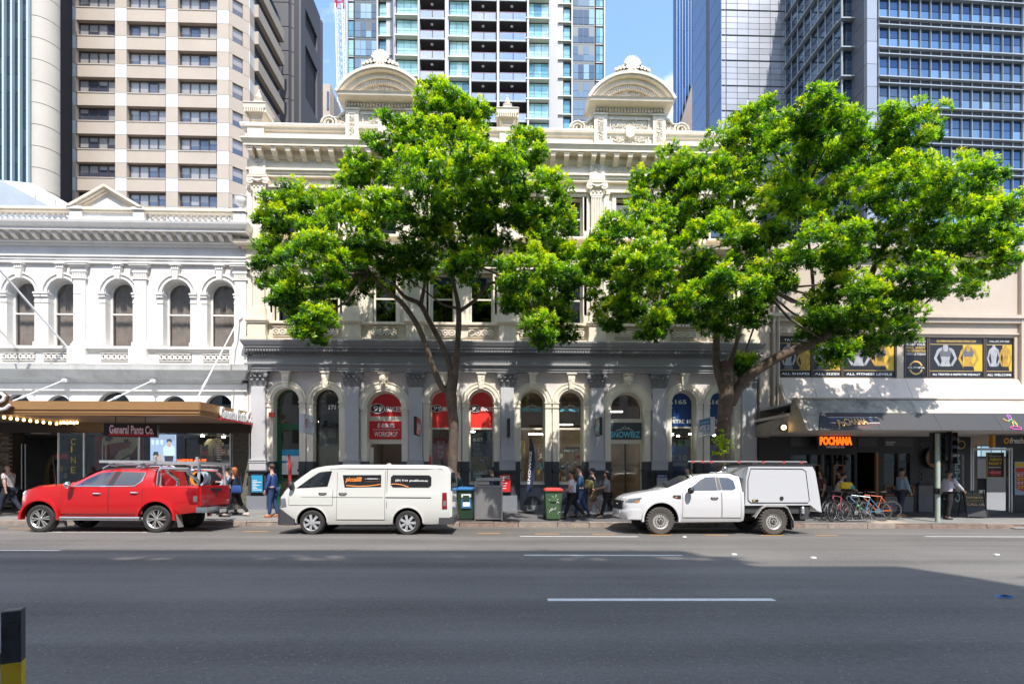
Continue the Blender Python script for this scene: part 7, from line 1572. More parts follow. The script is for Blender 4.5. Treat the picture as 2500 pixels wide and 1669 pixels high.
for x in (0, 3.10):
    flare(u, x, .40, .47, RP)
    u.wheel(x, .02, .385, 'spoke'); u.wheel(x, u.W-.02, .385, 'spoke', 1)
u.panel('side_window', CG, [(.88,1.29),(1.12,1.47),(1.45,1.64),(1.82,1.68),(1.74,1.29)]); u.panel('side_window', CG, [(1.91,1.30),(2.03,1.68),(2.66,1.66),(2.62,1.40),(2.46,1.31)]); u.panel('pillar_trim', M['blackm'], [(1.75,1.29),(1.84,1.68),(2.01,1.68),(1.90,1.29)], .004)
q = MB(); c = u.W/2; q.tube([(x, c-u.hw(x,1.275)-.008, 1.275 if x < 2.45 else 1.29) for x in (.86,1.3,1.8,2.3,2.5)] + [(2.64, c-u.hw(2.64,1.42)-.008, 1.42), (2.69, c-u.hw(2.69,1.64)-.008, 1.66)], .012, 5); u.P(q, 'window_trim', M['chrome'])
q = MB(); q.add([(.80,.24,1.43),(.80,u.W-.24,1.43),(1.36,u.W-.33,1.735),(1.36,.33,1.735)], [(0,1,2,3)]); u.P(q, 'windscreen', CG)
u.door(.55,1.80,.52,1.26,1.50,1.07,M['chrome']); u.door(1.82,2.72,.52,1.26,2.50,1.10,M['chrome'])
u.mirror(.86, 1.30, M['chrome'], .22, .20)
q = MB(); q.tube([(.60,-.05,.40),(2.72,-.05,.40)], .055, 10); q.tube([(.9,-.02,.40),(.9,.3,.44)], .03, 6); q.tube([(2.4,-.02,.40),(2.4,.3,.44)], .03, 6); u.P(q, 'side_step', M['steel'], None, True)
for x in (.46, 3.62): u.P(MB().add([(x,.03,.52),(x,.30,.52),(x+.07,.30,.16),(x+.07,.03,.16)], [(0,1,2,3)]), 'mud_flap', mat('grey_flap', (.25,.24,.23), .8))
# headlight, rear lamp, tailgate, bumper
LENS = mat('clear_lens', (.26,.27,.29), .08, .5, coat=1); RL_ = mat('red_lens', (.20,.004,.006), .12, coat=1.0); AMB = mat('amber_lens', (.75,.22,.02), .15, coat=1)
u.panel('headlight', LENS, [(-.66,1.0),(-.62,1.12),(-.40,1.19),(-.46,1.05)], .012); u.panel('tail_light', RL_, [(4,.80),(3.89,1.10),(3.94,1.24),(4.195,1.24),(4.195,.80)], .012); u.panel('reverse_lens', LENS, [(4.1,.86),(4.1,1.02),(4.192,1.02),(4.192,.86)], .016)
tg = u.P(MB().box(4.202,4.24,.12,u.W-.12,.74,1.28), 'tailgate', RP); u.P(MB().box(4.24,4.25,.62,1.22,1.16,1.23), 'handle', M['blackm'], tg); q = MB(); q.v = [(4.252, u.W/2+.07*math.cos(6.283*k/16), 1.08+.06*math.sin(6.283*k/16)) for k in range(16)]; q.f = [tuple(range(16))]; q.mi = [0]; u.P(q, 'emblem', M['chrome'], tg)
text('NAVARA', M['chrome'], tg, (4.253,.2,.84), (0,1,0), (0,0,1), .32, .05, local=True, bold=.02); text('4x4', M['chrome'], tg, (4.253,1.5,.84), (0,1,0), (0,0,1), .14, .06, local=True, bold=.02)
for a, e in ((.04,.70),(1.14,1.80)): u.P(MB().box(4.16,4.46,a,e,.56,.72), 'rear_bumper', M['chrome'])
u.P(MB().box(4.2,4.44,.70,1.14,.50,.66), 'bumper_centre', PLA); plate(u, 4.45, u.W/2, .58, ''); q = MB(); q.tube([(4.34,u.W/2,.42),(4.66,u.W/2,.42)], .035, 6); q.sphere((4.64,u.W/2,.50), .04, 8); u.P(q, 'tow_bar', PLA)
# cargo tub top, roof rails, sports bar, racks
u.P(MB().box(3.02,4.17,.14,u.W-.14,1.301,1.306), 'tub_opening', M['dark'])
q = MB()
for y in (.30, u.W-.30): q.tube([(1.45,y,1.76),(1.62,y,1.86),(2.6,y,1.87),(2.78,y,1.80)], .022, 6)
u.P(q, 'roof_rail', M['steel'])
q = MB()
for y in (.14, u.W-.14):
    q.tube([(3.06,y,1.30),(3.09,y,1.68),(3.14,y,1.76),(3.22,y,1.78),(3.9,y,1.76),(3.86,y,1.68),(4.14,y,1.44),(4.17,y,1.31)], .045, 8); q.tube([(3.60,y,1.31),(3.60,y,1.45),(3.32,y,1.68),(3.28,y,1.76)], .045, 8)
q.tube([(3.14,.14,1.74),(3.14,u.W-.14,1.74)], .04, 8); u.P(q, 'sports_bar', M['chrome'], None, True)
ALU = mat('milled_aluminium', (.66,.67,.68), .4, .7); q = MB()
for y in (.22, u.W-.22): q.box(1.42,3.05,y-.03,y+.03,1.92,1.99)
for x in (1.75, 2.55): q.box(x-.03,x+.03,.12,u.W-.12,1.90,1.93); q.box(x-.05,x+.05,.25,.35,1.82,1.92); q.box(x-.05,x+.05,u.W-.35,u.W-.25,1.82,1.92)
u.P(q, 'roof_rack', ALU); q = MB()
for x, y in ((3.10,.16),(3.10,u.W-.16)): q.tube([(x,y,1.3),(x+.02,y,1.92)], .03, 6)
for x, y in ((4.12,.2),(4.12,u.W-.2)): q.tube([(x,y,1.3),(x,y+(.05 if y < 1 else -.05),1.92)], .04, 6)
q.box(2.95,4.19,.10,.18,1.89,1.97); q.box(4.06,4.18,.05,u.W-.05,1.90,1.98)
for x in (3.0, 4.14): q.box(x-.03,x+.03,.06,.12,1.95,2.10)
q.box(2.95,4.19,u.W-.18,u.W-.10,1.89,1.97); u.P(q, 'tub_rack', ALU)
MB().tube([(.36,.10,1.24),(.30,.10,1.6),(.24,.10,2.1)], [.012,.008,.005], 5).build('aerial', M['blackm'], u.root, local=True)
for nm, x, m_, lab in (('cable_reel', 3.80, mat('orange_reel', (.62,.25,.03), .5), 'orange cable reel lying in the tub of the red ute'), ('cable_reel', 3.9, mat('pale_blue_reel', (.35,.55,.62), .5), 'pale blue cable reel standing at the tailgate of the red ute')):
    wl_ = u.root.location; rr = empty(nm, (wl_.x+x, wl_.y+.75, wl_.z+1.36), lab, 'cable reel', 'cable reels in the ute tub')
    MB().lathey([(.20,0),(.20,.02),(.07,.02),(.07,.18),(.20,.18),(.20,.20)], 0, .10, 24).build('spool', m_, rr, True, local=True); MB().lathey([(.11,.03),(.11,.17)], 0, .10, 16).build('cable', mat('orange_cable', (.65,.20,.02), .5), rr, local=True)
# ------------------------------------------------ white van
Yv = 14.5
VP = mat('white_van_paint', (.55,.55,.52), .3, spec=.5, coat=.6)
v = Car('white_van', 'white delivery van with dark lettered side panels parked in front of the tree', 'van', WX(760, Yv), Yv, 1.70, VP)
v.top = [(-.93,1.0),(-.90,1.10),(-.855,1.18),(-.59,1.42),(-.34,1.61),(-.10,1.77),(.05,1.83),(.3,1.88),(.8,1.92),(3.2,1.93),(3.55,1.90),(3.64,1.84),(3.72,1.74)]
v.sh = [(-.93,.90),(-.88,1.02),(-.7,1.12),(-.4,1.18),(.1,1.20),(3.68,1.20),(3.72,1.18)]
v.bot = [(-.93,.36),(-.8,.30),(.3,.28),(3.3,.30),(3.72,.34)]
v.half = [(-.93,.62),(-.91,.70),(-.86,.76),(-.72,.82),(-.4,.845),(3.5,.845),(3.66,.82),(3.72,.78)]
v.rw = [(-.93,.55),(-.8,.66),(-.4,.70),(0,.745),(.3,.76),(.8,.765),(3.3,.765),(3.6,.74),(3.72,.70)]
v.body([-.93,-.92,-.90,-.88,-.855,-.8,-.72,-.59,-.46,-.34,-.22,-.10,.05,.18,.3,.42,.6,.8,1.1,1.5,2,2.5,3,3.3,3.48,3.58,3.64,3.69,3.72], [(0,.34,.40),(2.57,.34,.40)])
for x in (0, 2.57):
    v.wheel(x, .02, .335, 'cap'); v.wheel(x, v.W-.02, .335, 'cap', 1); v.P(MB().arc_band(x, .34, .41, .43, -.012, .05, 0, 180, 24), 'arch_lip', VP, None, True)
v.panel('side_window', CG, [(-.45,1.25),(-.12,1.50),(.13,1.67),(.22,1.70),(.51,1.73),(.40,1.31)], .008)
q = MB(); q.add([(-.80,.26,1.25),(-.80,v.W-.26,1.25),(-.14,v.W-.22,1.76),(-.14,.22,1.76)], [(0,1,2,3)]); v.P(q, 'windscreen', CG)
v.door(-.62,.55,.80,1.22,.28,1.12,M['blackm']); v.door(.66,1.95,.42,1.84,.82,1.12,PLA, name='sliding_door'); v.mirror(-.52, 1.32, M['blackm'], .2, .26, .14)
PR = mat('black_side_graphic', (.02,.02,.022), .12, coat=.6); OR = mat('orange_vinyl', (.75,.24,.04), .5)
def rrect(x0, x1, z0, z1, r=.05): return [(x0+r,z0),(x1-r,z0),(x1,z0+r),(x1,z1-r),(x1-r,z1),(x0+r,z1),(x0,z1-r),(x0,z0+r)]
g1 = v.panel('side_graphic', PR, [(.86,1.28),(.80,1.62),(1.84,1.63),(1.84,1.30)], .008, far=False); g2 = v.panel('side_graphic', PR, rrect(2.10,3.20,1.30,1.63,.06), .010, far=False)
def vt(t, x0, x1, z0, z1, m, par, **k): yy = v.W/2 - v.hw(1.5, z0) - .010; tilt = v.hw(1.5, z0) - v.hw(1.5, z1); text(t, m, par, (x0, yy-.004, z0), (1,0,0), (0, tilt, z1-z0), x1-x0, z1-z0, local=True, **k)
vt('piccalilli', .88, 1.32, 1.41, 1.57, OR, g1, bold=.03, shear=.25)
vt('- catering -', 1.40, 1.80, 1.50, 1.545, M['wl'], g1, bold=.02); vt('Corporate & Events', 1.40, 1.80, 1.43, 1.47, mat('brown_vinyl', (.22,.09,.04), .5), g1); vt('3391 7114  piccalilli.com.au', 2.22, 3.10, 1.44, 1.51, M['wl'], g2, bold=.015)
q = MB()
for pts in ([(.90,1.335),(1.2,1.315),(1.5,1.325),(1.83,1.37)], [(2.11,1.375),(2.25,1.385),(2.4,1.36),(2.58,1.305)]): q.tube([(x, v.W/2 - v.hw(x, z) - .012, z) for x, z in pts], .014, 4)
v.P(q, 'swoosh', OR, g1)
for z, a, e in ((1.02,-.30,1.9),(1.02,1.97,3.2)): q = MB(); q.tube([(a+(e-a)*t/6, v.W/2-v.hw(a+(e-a)*t/6, z)-.003, z) for t in range(7)], .006 if a < 0 else .012, 4); v.P(q, 'side_rail', SEAM)
q = MB(); q.tube([(x, v.W/2-v.hw(x,1.795)-.004, 1.795) for x in (.45,1,2,3,3.5)], .007, 4); v.P(q, 'roof_gutter', SEAM)
q = MB(); q.tube([(2.0, v.W/2-v.hw(2,z)-.003, z) for z in (.40,.8,1.2,1.5,1.78)], .006, 4); v.P(q, 'panel_gap', SEAM)
v.panel('headlight', LENS, [(-.90,.74),(-.90,.98),(-.72,.98),(-.68,.76)], .012); v.panel('tail_light', RL_, [(3.50,.72),(3.50,1.16),(3.62,1.16),(3.64,.72)], .012); v.panel('reverse_lens', LENS, [(3.53,.80),(3.53,.94),(3.61,.94),(3.61,.80)], .016)
q = MB(); q.loft([[(-.97,.24,z),(-.94,.12,z),(-.84,.03,z),(-.45,-.004,z),(-.42,.3,z),(-.42,v.W-.3,z),(-.45,v.W+.004,z),(-.84,v.W-.03,z),(-.94,v.W-.12,z),(-.97,v.W-.24,z)] for z in (.26,.40,.70)], True, True); q.v = [(x, y, z if not (x > -.5 and z > .5) else .42) for x, y, z in q.v]; v.P(q, 'front_bumper', PLA)
v.P(MB().box(3.42,3.82,-.005,v.W+.005,.30,.48), 'rear_bumper', PLA); q = MB(); q.add([(3.735,.14,1.72),(3.735,v.W-.14,1.72),(3.775,v.W-.10,1.22),(3.775,.10,1.22)], [(0,1,2,3)]); v.P(q, 'rear_window', CG); v.P(MB().box(3.70,3.77,.08,v.W-.08,.50,1.20), 'tailgate', VP); plate(v, 3.78, v.W/2, .82, '')
# ------------------------------------------------ white ute with service canopy
Yw = 14.75
WP = mat('white_ute_paint', (.57,.57,.58), .25, spec=.5, coat=.8)
w = Car('white_ute', 'white extra cab ute with a boxy white service canopy and pipe rack', 'ute', WX(1614, Yw), Yw, 1.86, WP)
w.top = [(-1.0,.90),(-.97,.99),(-.9,1.06),(-.72,1.13),(-.3,1.21),(.08,1.27),(.22,1.31),(1.02,1.66),(1.3,1.73),(1.75,1.755),(2.1,1.75),(2.33,1.70),(2.36,1.28),(2.37,1.27)]
w.sh = [(-1.0,.85),(-.92,.98),(-.8,1.03),(-.6,1.07),(-.1,1.13),(.5,1.20),(2.37,1.22)]
w.bot = [(-1.0,.48),(-.9,.42),(.5,.36),(2.30,.38),(2.37,.42)]
w.half = [(-1.0,.58),(-.97,.68),(-.90,.77),(-.80,.84),(-.60,.895),(-.3,.92),(2.37,.92)]
w.rw = [(-1.0,.46),(-.92,.58),(-.8,.66),(-.6,.72),(-.1,.78),(.1,.78),(.3,.76),(1.0,.68),(1.5,.67),(2.2,.69),(2.33,.70),(2.37,.72)]
w.body([-1.0,-.99,-.97,-.94,-.9,-.85,-.78,-.7,-.6,-.45,-.3,-.1,.08,.15,.22,.4,.6,.8,1.02,1.15,1.35,1.55,1.75,1.95,2.1,2.25,2.33,2.37], [(0,.42,.49)])
for x in (0, 3.22): w.wheel(x, .02, .395, 'steel'); w.wheel(x, w.W-.02, .395, 'steel', 1)
flare(w, 0, .42, .49, WP, .05)
w.panel('side_window', CG, [(.76,1.24),(.92,1.36),(1.20,1.56),(1.36,1.63),(1.63,1.645),(1.63,1.26)]); w.panel('side_window', CG, [(1.76,1.27),(1.73,1.63),(2.0,1.62),(2.14,1.54),(2.16,1.32),(2.06,1.27)]); w.panel('pillar_trim', M['blackm'], [(1.64,1.26),(1.64,1.645),(1.72,1.64),(1.75,1.27)], .004)
q = MB(); q.add([(.27,.28,1.345),(.27,w.W-.28,1.345),(1.06,w.W-.34,1.69),(1.06,.34,1.69)], [(0,1,2,3)]); w.P(q, 'windscreen', CG)
w.door(.62,1.72,.50,1.21,1.52,1.05,M['blackm']); w.door(1.74,2.28,.50,1.21,None,1,None); w.mirror(.82, 1.26, M['blackm'], .26, .20)
w.panel('headlight', LENS, [(-.95,.90),(-.92,1.0),(-.52,1.05),(-.64,.92)], .012); w.panel('headlight_amber', AMB, [(-.72,.915),(-.68,.95),(-.58,.96),(-.64,.92)], .018); w.panel('fog_recess', M['blackm'], [(-.86,.56),(-.82,.65),(-.60,.67),(-.64,.58)], .006)
w.panel('wing_vent', M['blackm'], [(.33,1.06),(.36,1.12),(.57,1.12),(.57,1.02),(.46,1.02)], .008); w.panel('wing_vent_badge', AMB, [(.40,1.05),(.42,1.08),(.47,1.08),(.46,1.05)], .012)
gr = w.P(MB().box(-1.025,-.9,.36,w.W-.36,.70,.95), 'grille', M['blackm']); q = MB(); q.lathe([(.05,0),(.05,.02)], 0,0,12); q.xf(Matrix.Translation((-1.03,w.W/2,.84)) @ Matrix.Rotation(R(-90),4,'Y') @ Matrix.Diagonal((1,2,1,1))); w.P(q, 'emblem', M['chrome'], gr)
q = MB(); q.loft([[(-1.05+e,.40,z),(-1.0+e,.24,z),(-.92,.10,z),(-.80,.02,z),(-.55,.0,z),(-.55,.3,z),(-.55,w.W-.3,z),(-.55,w.W,z),(-.80,w.W-.02,z),(-.92,w.W-.10,z),(-1.0+e,w.W-.24,z),(-1.05+e,w.W-.40,z)] for z, e in ((.44,.05),(.52,0),(.66,0),(.70,.03))], True, True); w.P(q, 'front_bumper', WP, None, True); plate(w, -1.06, .62, .62, '')
# canopy body with one lift-up door, lights and tray
CB = mat('white_canopy_gloss', (.52,.53,.55), .22, coat=.6); x0, x1 = 2.42, 4.50
side = [(2.40,.84),(2.43,1.60),(2.50,1.94),(4.34,1.95),(4.42,1.80),(4.54,1.10),(4.60,.66),(4.48,.70),(4.28,.86)]
b = MB(); k = len(side); b.v = [(x, .03, z) for x, z in side] + [(x, w.W-.03, z) for x, z in side]; b.f = [tuple(range(k)), tuple(range(2*k-1, k-1, -1))] + [(i, i+k, (i+1) % k + k, (i+1) % k) for i in range(k)]; b.mi = [0]*len(b.f); cb = w.P(b, 'canopy_body', CB)
D = [(2.52,.96),(2.48,1.0),(2.48,1.55),(2.56,1.88),(4.04,1.88),(4.14,1.82),(4.24,1.0),(4.20,.93),(2.56,.92)]
b = MB(); b.v = [(x, .022, z) for x, z in D]; b.f = [tuple(range(len(D)))]; b.mi = [0]; cd = w.P(b, 'canopy_door', CB); b = MB(); b.tube([(x, .022, z) for x, z in D + [D[0]]], .012, 5); w.P(b, 'door_seal', M['blackm'], cd)
b = MB(); b.lathey([(.055,-.015),(.055,.02)], 3.44, 1.05, 14, .02); w.P(b, 'lock', M['blackm'], cd); w.P(MB().box(2.60,2.77,.008,.02,.95,1.01), 'badge', M['blackm'], cd); w.P(MB().box(2.62,2.68,.004,.008,.965,.995), 'badge_mark', mat('yellow_print', (.72,.47,.04)), cd)
b = MB(); b.add([(2.2,.3,1.74),(2.52,.3,1.94),(2.52,w.W-.3,1.94),(2.2,w.W-.3,1.74),(2.44,.3,1.6),(2.44,w.W-.3,1.6)], [(0,1,2,3),(0,3,5,4),(0,4,1),(3,2,5)]); w.P(b, 'canopy_nose', mat('grey_nose', (.22,.23,.24), .4))
w.P(MB().box(2.40,4.30,.10,w.W-.10,.62,.84), 'tray_frame', PLA)
# rear mudguard made of plate
b = MB(); g_ = [(2.66,.52),(2.86,.80),(2.98,.86),(3.50,.86),(3.60,.80),(3.76,.46),(3.78,.22)]
for i in range(len(g_)-1):
    (a, za), (e, ze) = g_[i], g_[i+1]; b.add([(a,-.02,za),(e,-.02,ze),(e,.30,ze),(a,.30,za),(a,-.02,za-.05),(e,-.02,ze-.05)], [(0,1,2,3),(0,4,5,1)])
w.P(b, 'mudguard', mat('checker_alloy', (.55,.54,.50), .4, .6)); w.P(MB().box(3.70,3.74,.0,.28,.16,.44), 'mud_flap', M['blackm'])
w.P(MB().box(4.0,4.24,.06,.34,.46,.80), 'tool_box', PLA); b = MB(); b.lathe([(.04,.62),(.04,.78),(.02,.82)], 4.06,.04,10); w.P(b, 'gas_bottle', ALU); w.P(MB().box(2.40,4.4,.5,w.W-.5,.38,.60), 'chassis', UB)
# rack with pipes and tie-downs
b = MB(); b.box(2.5,4.40,.12,.17,1.97,2.02); b.box(2.5,4.40,w.W-.17,w.W-.12,1.97,2.02)
for x in (2.6,3.3,4.2): b.box(x,x+.05,.1,w.W-.1,2.0,2.04)
w.P(b, 'roof_rack', M['blackm']); b = MB()
for y, z, a in ((.25,2.07,.85),(.36,2.08,1.0),(.5,2.07,1.3)): b.tube([(a,y,z),(4.3,y,z+.01)], .028, 6)
w.P(b, 'rack_poles', mat('grey_conduit', (.14,.14,.15), .5)); b = MB()
for x in (.98,1.25,1.5,2.3,3.0,3.6,4.12): b.box(x,x+.06,.22,.40,2.04,2.105)
w.P(b, 'rack_clamps', mat('red_clamp', (.55,.06,.04), .5)); b = MB(); b.sphere((2.02,.5,1.86), .11, 12, .8, .8, 1.1); b.tube([(1.75,.5,1.755),(2.02,.5,1.8)], .02, 5); b.tube([(1.55,.4,1.74),(1.55,.4,1.77),(2.0,.4,1.77)], .012, 4); w.P(b, 'light_dome', M['steel'], None, True)
# ================================================================== street trees
def leaf_mat():
    m = bpy.data.materials.new('glossy_leaf'); m.use_nodes = True; t = m.node_tree; L = t.links.new; p = t.nodes['Principled BSDF']; o = t.nodes['Material Output']
    a = t.nodes.new('ShaderNodeAttribute'); a.attribute_name = 'tint'
    r = t.nodes.new('ShaderNodeValToRGB'); e = r.color_ramp.elements
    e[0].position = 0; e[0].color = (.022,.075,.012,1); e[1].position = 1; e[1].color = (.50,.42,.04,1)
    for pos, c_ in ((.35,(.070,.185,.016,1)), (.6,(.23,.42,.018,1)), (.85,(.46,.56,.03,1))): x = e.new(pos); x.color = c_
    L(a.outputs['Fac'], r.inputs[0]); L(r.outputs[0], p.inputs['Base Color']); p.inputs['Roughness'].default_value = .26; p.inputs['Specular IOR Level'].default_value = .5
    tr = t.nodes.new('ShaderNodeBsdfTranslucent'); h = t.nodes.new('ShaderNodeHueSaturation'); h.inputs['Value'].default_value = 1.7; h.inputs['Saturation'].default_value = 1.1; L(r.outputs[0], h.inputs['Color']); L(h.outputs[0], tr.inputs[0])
    mx_ = t.nodes.new('ShaderNodeMixShader'); mx_.inputs[0].default_value = .46; L(p.outputs[0], mx_.inputs[1]); L(tr.outputs[0], mx_.inputs[2]); L(mx_.outputs[0], o.inputs[0])
    return m
LEAF = leaf_mat()
BARK = mat('grey_brown_bark', (.115,.083,.06), .9, var=.4, vscale=5, stain=.85, stcol=(.035,.026,.02), stscale=2.6, bump=1.0, bscale=22)
def leaves(name, parent, C_, D_, T_, rs, per=12, ln=(.075,.14)):
    """rosettes of leaves at C_ pointing along D_; T_ tint of each rosette, new growth with light painted on clump tops"""
    n = len(C_); k = n*per
    c = np.repeat(C_, per, 0); d = np.repeat(D_, per, 0); tt = np.repeat(T_, per)
    d = d/np.linalg.norm(d, axis=1, keepdims=True)
    u = np.cross(d, rs.normal(size=(k,3))); u /= np.linalg.norm(u, axis=1, keepdims=True)
    sp = rs.uniform(.35, 1.25, k)[:, None]
    ax = d*np.cos(sp) + u*np.sin(sp); ax[:, 2] -= rs.uniform(.0, .35, k); ax /= np.linalg.norm(ax, axis=1, keepdims=True)
    w = np.cross(ax, d); nw = np.linalg.norm(w, axis=1, keepdims=True); w = w/np.maximum(nw, 1e-5)
    nn = np.cross(w, ax)
    L_ = rs.uniform(*ln, k)[:, None]; wd = L_*.19
    b = c + ax*.015 - d*rs.uniform(0, .10, k)[:, None]
    tip = b + ax*L_ - nn*L_*.10; mid = b + ax*L_*.48
    V = np.empty((k, 4, 3)); V[:, 0] = b; V[:, 1] = mid + w*wd + nn*wd*.35; V[:, 2] = tip; V[:, 3] = mid - w*wd + nn*wd*.35
    me = bpy.data.meshes.new(name); me.vertices.add(k*4); me.vertices.foreach_set('co', V.reshape(-1))
    idx = (np.arange(k)*4)[:, None] + np.array([0,1,2,0,2,3])[None]; me.loops.add(k*6); me.loops.foreach_set('vertex_index', idx.reshape(-1).astype(np.int32))
    me.polygons.add(k*2); me.polygons.foreach_set('loop_start', np.arange(0, k*6, 3, dtype=np.int32)); 
    at_ = me.attributes.new('tint', 'FLOAT', 'FACE'); val = np.clip(tt + rs.normal(0, .10, k), 0, 1); at_.data.foreach_set('value', np.repeat(val, 2).astype(np.float32))
    me.materials.append(LEAF); me.update(); me.validate()
    return link(name, me, parent)
def tree(name, label, base, lobes, limbs, seed, dens=1.0):
    rs = np.random.default_rng(seed); root = empty(name, base, label, 'tree')
    B = np.array(base); Cc, Dd, Tt = [], [], []
    cen = []
    for (px, py, rx, ry, dy) in lobes:
        if rs.random() < .55: dy -= rs.uniform(.3, 3.4)             # the crown also reaches out over the parked cars
        Y = base[1] + dy; x, z = W(px, py, Y); s = Y/FPX
        cen.append((np.array((x, Y, z)), np.array((rx*s, min(1.35, .85*max(rx, ry)*s), ry*s))))
    for c, r in cen:                                              # each lobe is a handful of flattish leaf clumps with air between them
        vol = r[0]*r[2]; K = int(40*dens*vol**.85) + 8
        v = rs.normal(size=(K*2, 3)); v /= np.linalg.norm(v, axis=1, keepdims=True); v = v[v[:, 1] < .8][:K]
        for q in v:
            sc_ = c + q*r*rs.uniform(.12, 1.08)**.45; sc_[1] = min(max(sc_[1], 12.8), 19.3); m_ = rs.integers(12, 24); g_ = rs.normal(size=(m_, 3)); g_ /= np.linalg.norm(g_, axis=1, keepdims=True); g_ *= rs.uniform(.2, 1, m_)[:, None]**.5
            sz_ = np.array((rs.uniform(.20, .38), rs.uniform(.2, .36), rs.uniform(.12, .24)))
            Cc.append(sc_ + g_*sz_ - np.array((0, 0, .16))*(g_[:, :1]**2 + g_[:, 1:2]**2)*.6); Dd.append(g_ + np.array((0, -.15, .7)) + rs.normal(0, .2, g_.shape))
            Tt.append(np.clip(.47 + rs.normal(0, .15) + .12*q[2] + .40*g_[:, 2] + rs.normal(0, .08, m_), .02, .86))  # new growth tint; clump tops lightened and undersides darkened as painted light
    Cc, Dd, Tt = np.concatenate(Cc), np.concatenate(Dd), np.concatenate(Tt)
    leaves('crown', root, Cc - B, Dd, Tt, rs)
    b = MB(); rg = random.Random(seed)
    for pts in limbs:
        P3 = []; R3 = []
        for (px, py, dy, rad) in pts:
            Y = base[1] + dy; x, z = W(px, py, Y); P3.append(Vector((x, Y, z))); R3.append(rad)
        Q, RR = [], []
        for i in range(len(P3)-1):                                        # smooth and roughen
            p0, p1, p2, p3 = P3[max(i-1,0)], P3[i], P3[i+1], P3[min(i+2, len(P3)-1)]
            for t in (0, .25, .5, .75):
                q = .5*((2*p1) + (-p0+p2)*t + (2*p0-5*p1+4*p2-p3)*t*t + (-p0+3*p1-3*p2+p3)*t**3); Q.append(q); RR.append((R3[i]+(R3[i+1]-R3[i])*t)*rg.uniform(.93,1.08))
        Q.append(P3[-1]); RR.append(R3[-1])
        b.tube(Q, RR, 10)
    # twigs feeding the lobes
    tr = b.build('trunk', BARK, root, 'all'); b = MB()
    ends = [Vector((W(l[-1][0], l[-1][1], base[1]+l[-1][2])[0], base[1]+l[-1][2], W(l[-1][0], l[-1][1], base[1]+l[-1][2])[1])) for l in limbs[1:]]
    for c, r in cen:
        c = Vector(c); e = min(ends, key=lambda q: (q-c).length); m_ = e.lerp(c, .5) + Vector((rg.uniform(-.2,.2), rg.uniform(-.2,.2), -.15)); b.tube([e, m_, c, c + Vector((rg.uniform(-.4,.4), 0, r[2]*.5))], [.045,.035,.02,.008], 6)
    b.build('branches', BARK, root, 'all')
    return root
b1 = (WX(1106, 17.55), 17.55, gz(-1.2, 17.5))
tree('street_tree', 'slender street tree with a wide leafy crown rising between the van and the bins', b1,
 [(1075,262,72,62,0),(1130,300,60,70,.4),(985,345,95,62,-.3),(1100,370,95,70,.2),(1288,365,48,62,0),(1200,400,95,60,-.4),(905,430,80,55,.3),(1040,450,130,70,-.8),(1180,480,120,70,-.6),(1310,470,75,75,.2),
  (760,492,85,45,.2),(690,530,58,55,-.2),(840,540,95,65,-.7),(970,560,110,70,-1.0),(1110,570,110,65,-1.0),(1240,570,110,75,-.5),(1360,560,55,60,.3),(680,640,58,75,.2),(770,640,85,75,-.5),(890,640,85,55,-.3),(1000,650,70,35,0),(1150,640,70,38,.2),
  (745,740,55,55,.1),(768,785,46,44,-.1),(700,710,40,35,.4),(1300,660,95,55,-.2),(1390,650,55,60,.2),(1330,740,70,50,0),(1318,800,40,40,-.2),(1370,790,38,40,.2),(850,690,60,35,.3),(1250,720,40,35,.3)],
 [[(1107,1266,0,.22),(1106,1240,0,.175),(1104,1150,.02,.165),(1108,1050,0,.165),(1103,985,0,.175),(1101,945,0,.19),(1112,900,.05,.10)],
  [(1098,960,0,.13),(1076,940,-.05,.105),(1050,874,-.15,.095),(1022,800,-.25,.09),(979,737,-.35,.08),(940,708,-.45,.06),(900,660,-.5,.04)],
  [(1104,945,0,.12),(1096,885,.1,.095),(1076,837,.2,.09),(1047,782,.3,.085),(1025,742,.4,.08),(985,722,.5,.06),(955,680,.6,.04)],
  [(1027,745,.4,.07),(1036,700,.3,.055),(1045,640,.2,.04),(1050,560,.1,.03)],
  [(1108,945,0,.12),(1116,856,.05,.10),(1120,760,.1,.085),(1108,690,.15,.065),(1100,600,.1,.05),(1090,450,.1,.03)],
  [(1121,760,.1,.07),(1158,734,0,.06),(1198,691,-.1,.05),(1247,698,-.2,.03),(1300,690,-.3,.02)],
  [(1117,752,.1,.05),(1080,742,.2,.035),(1040,712,.3,.025),(1010,690,.3,.015)]], 7)
b2 = (WX(1766, 17.5), 17.5, gz(7, 17.5))
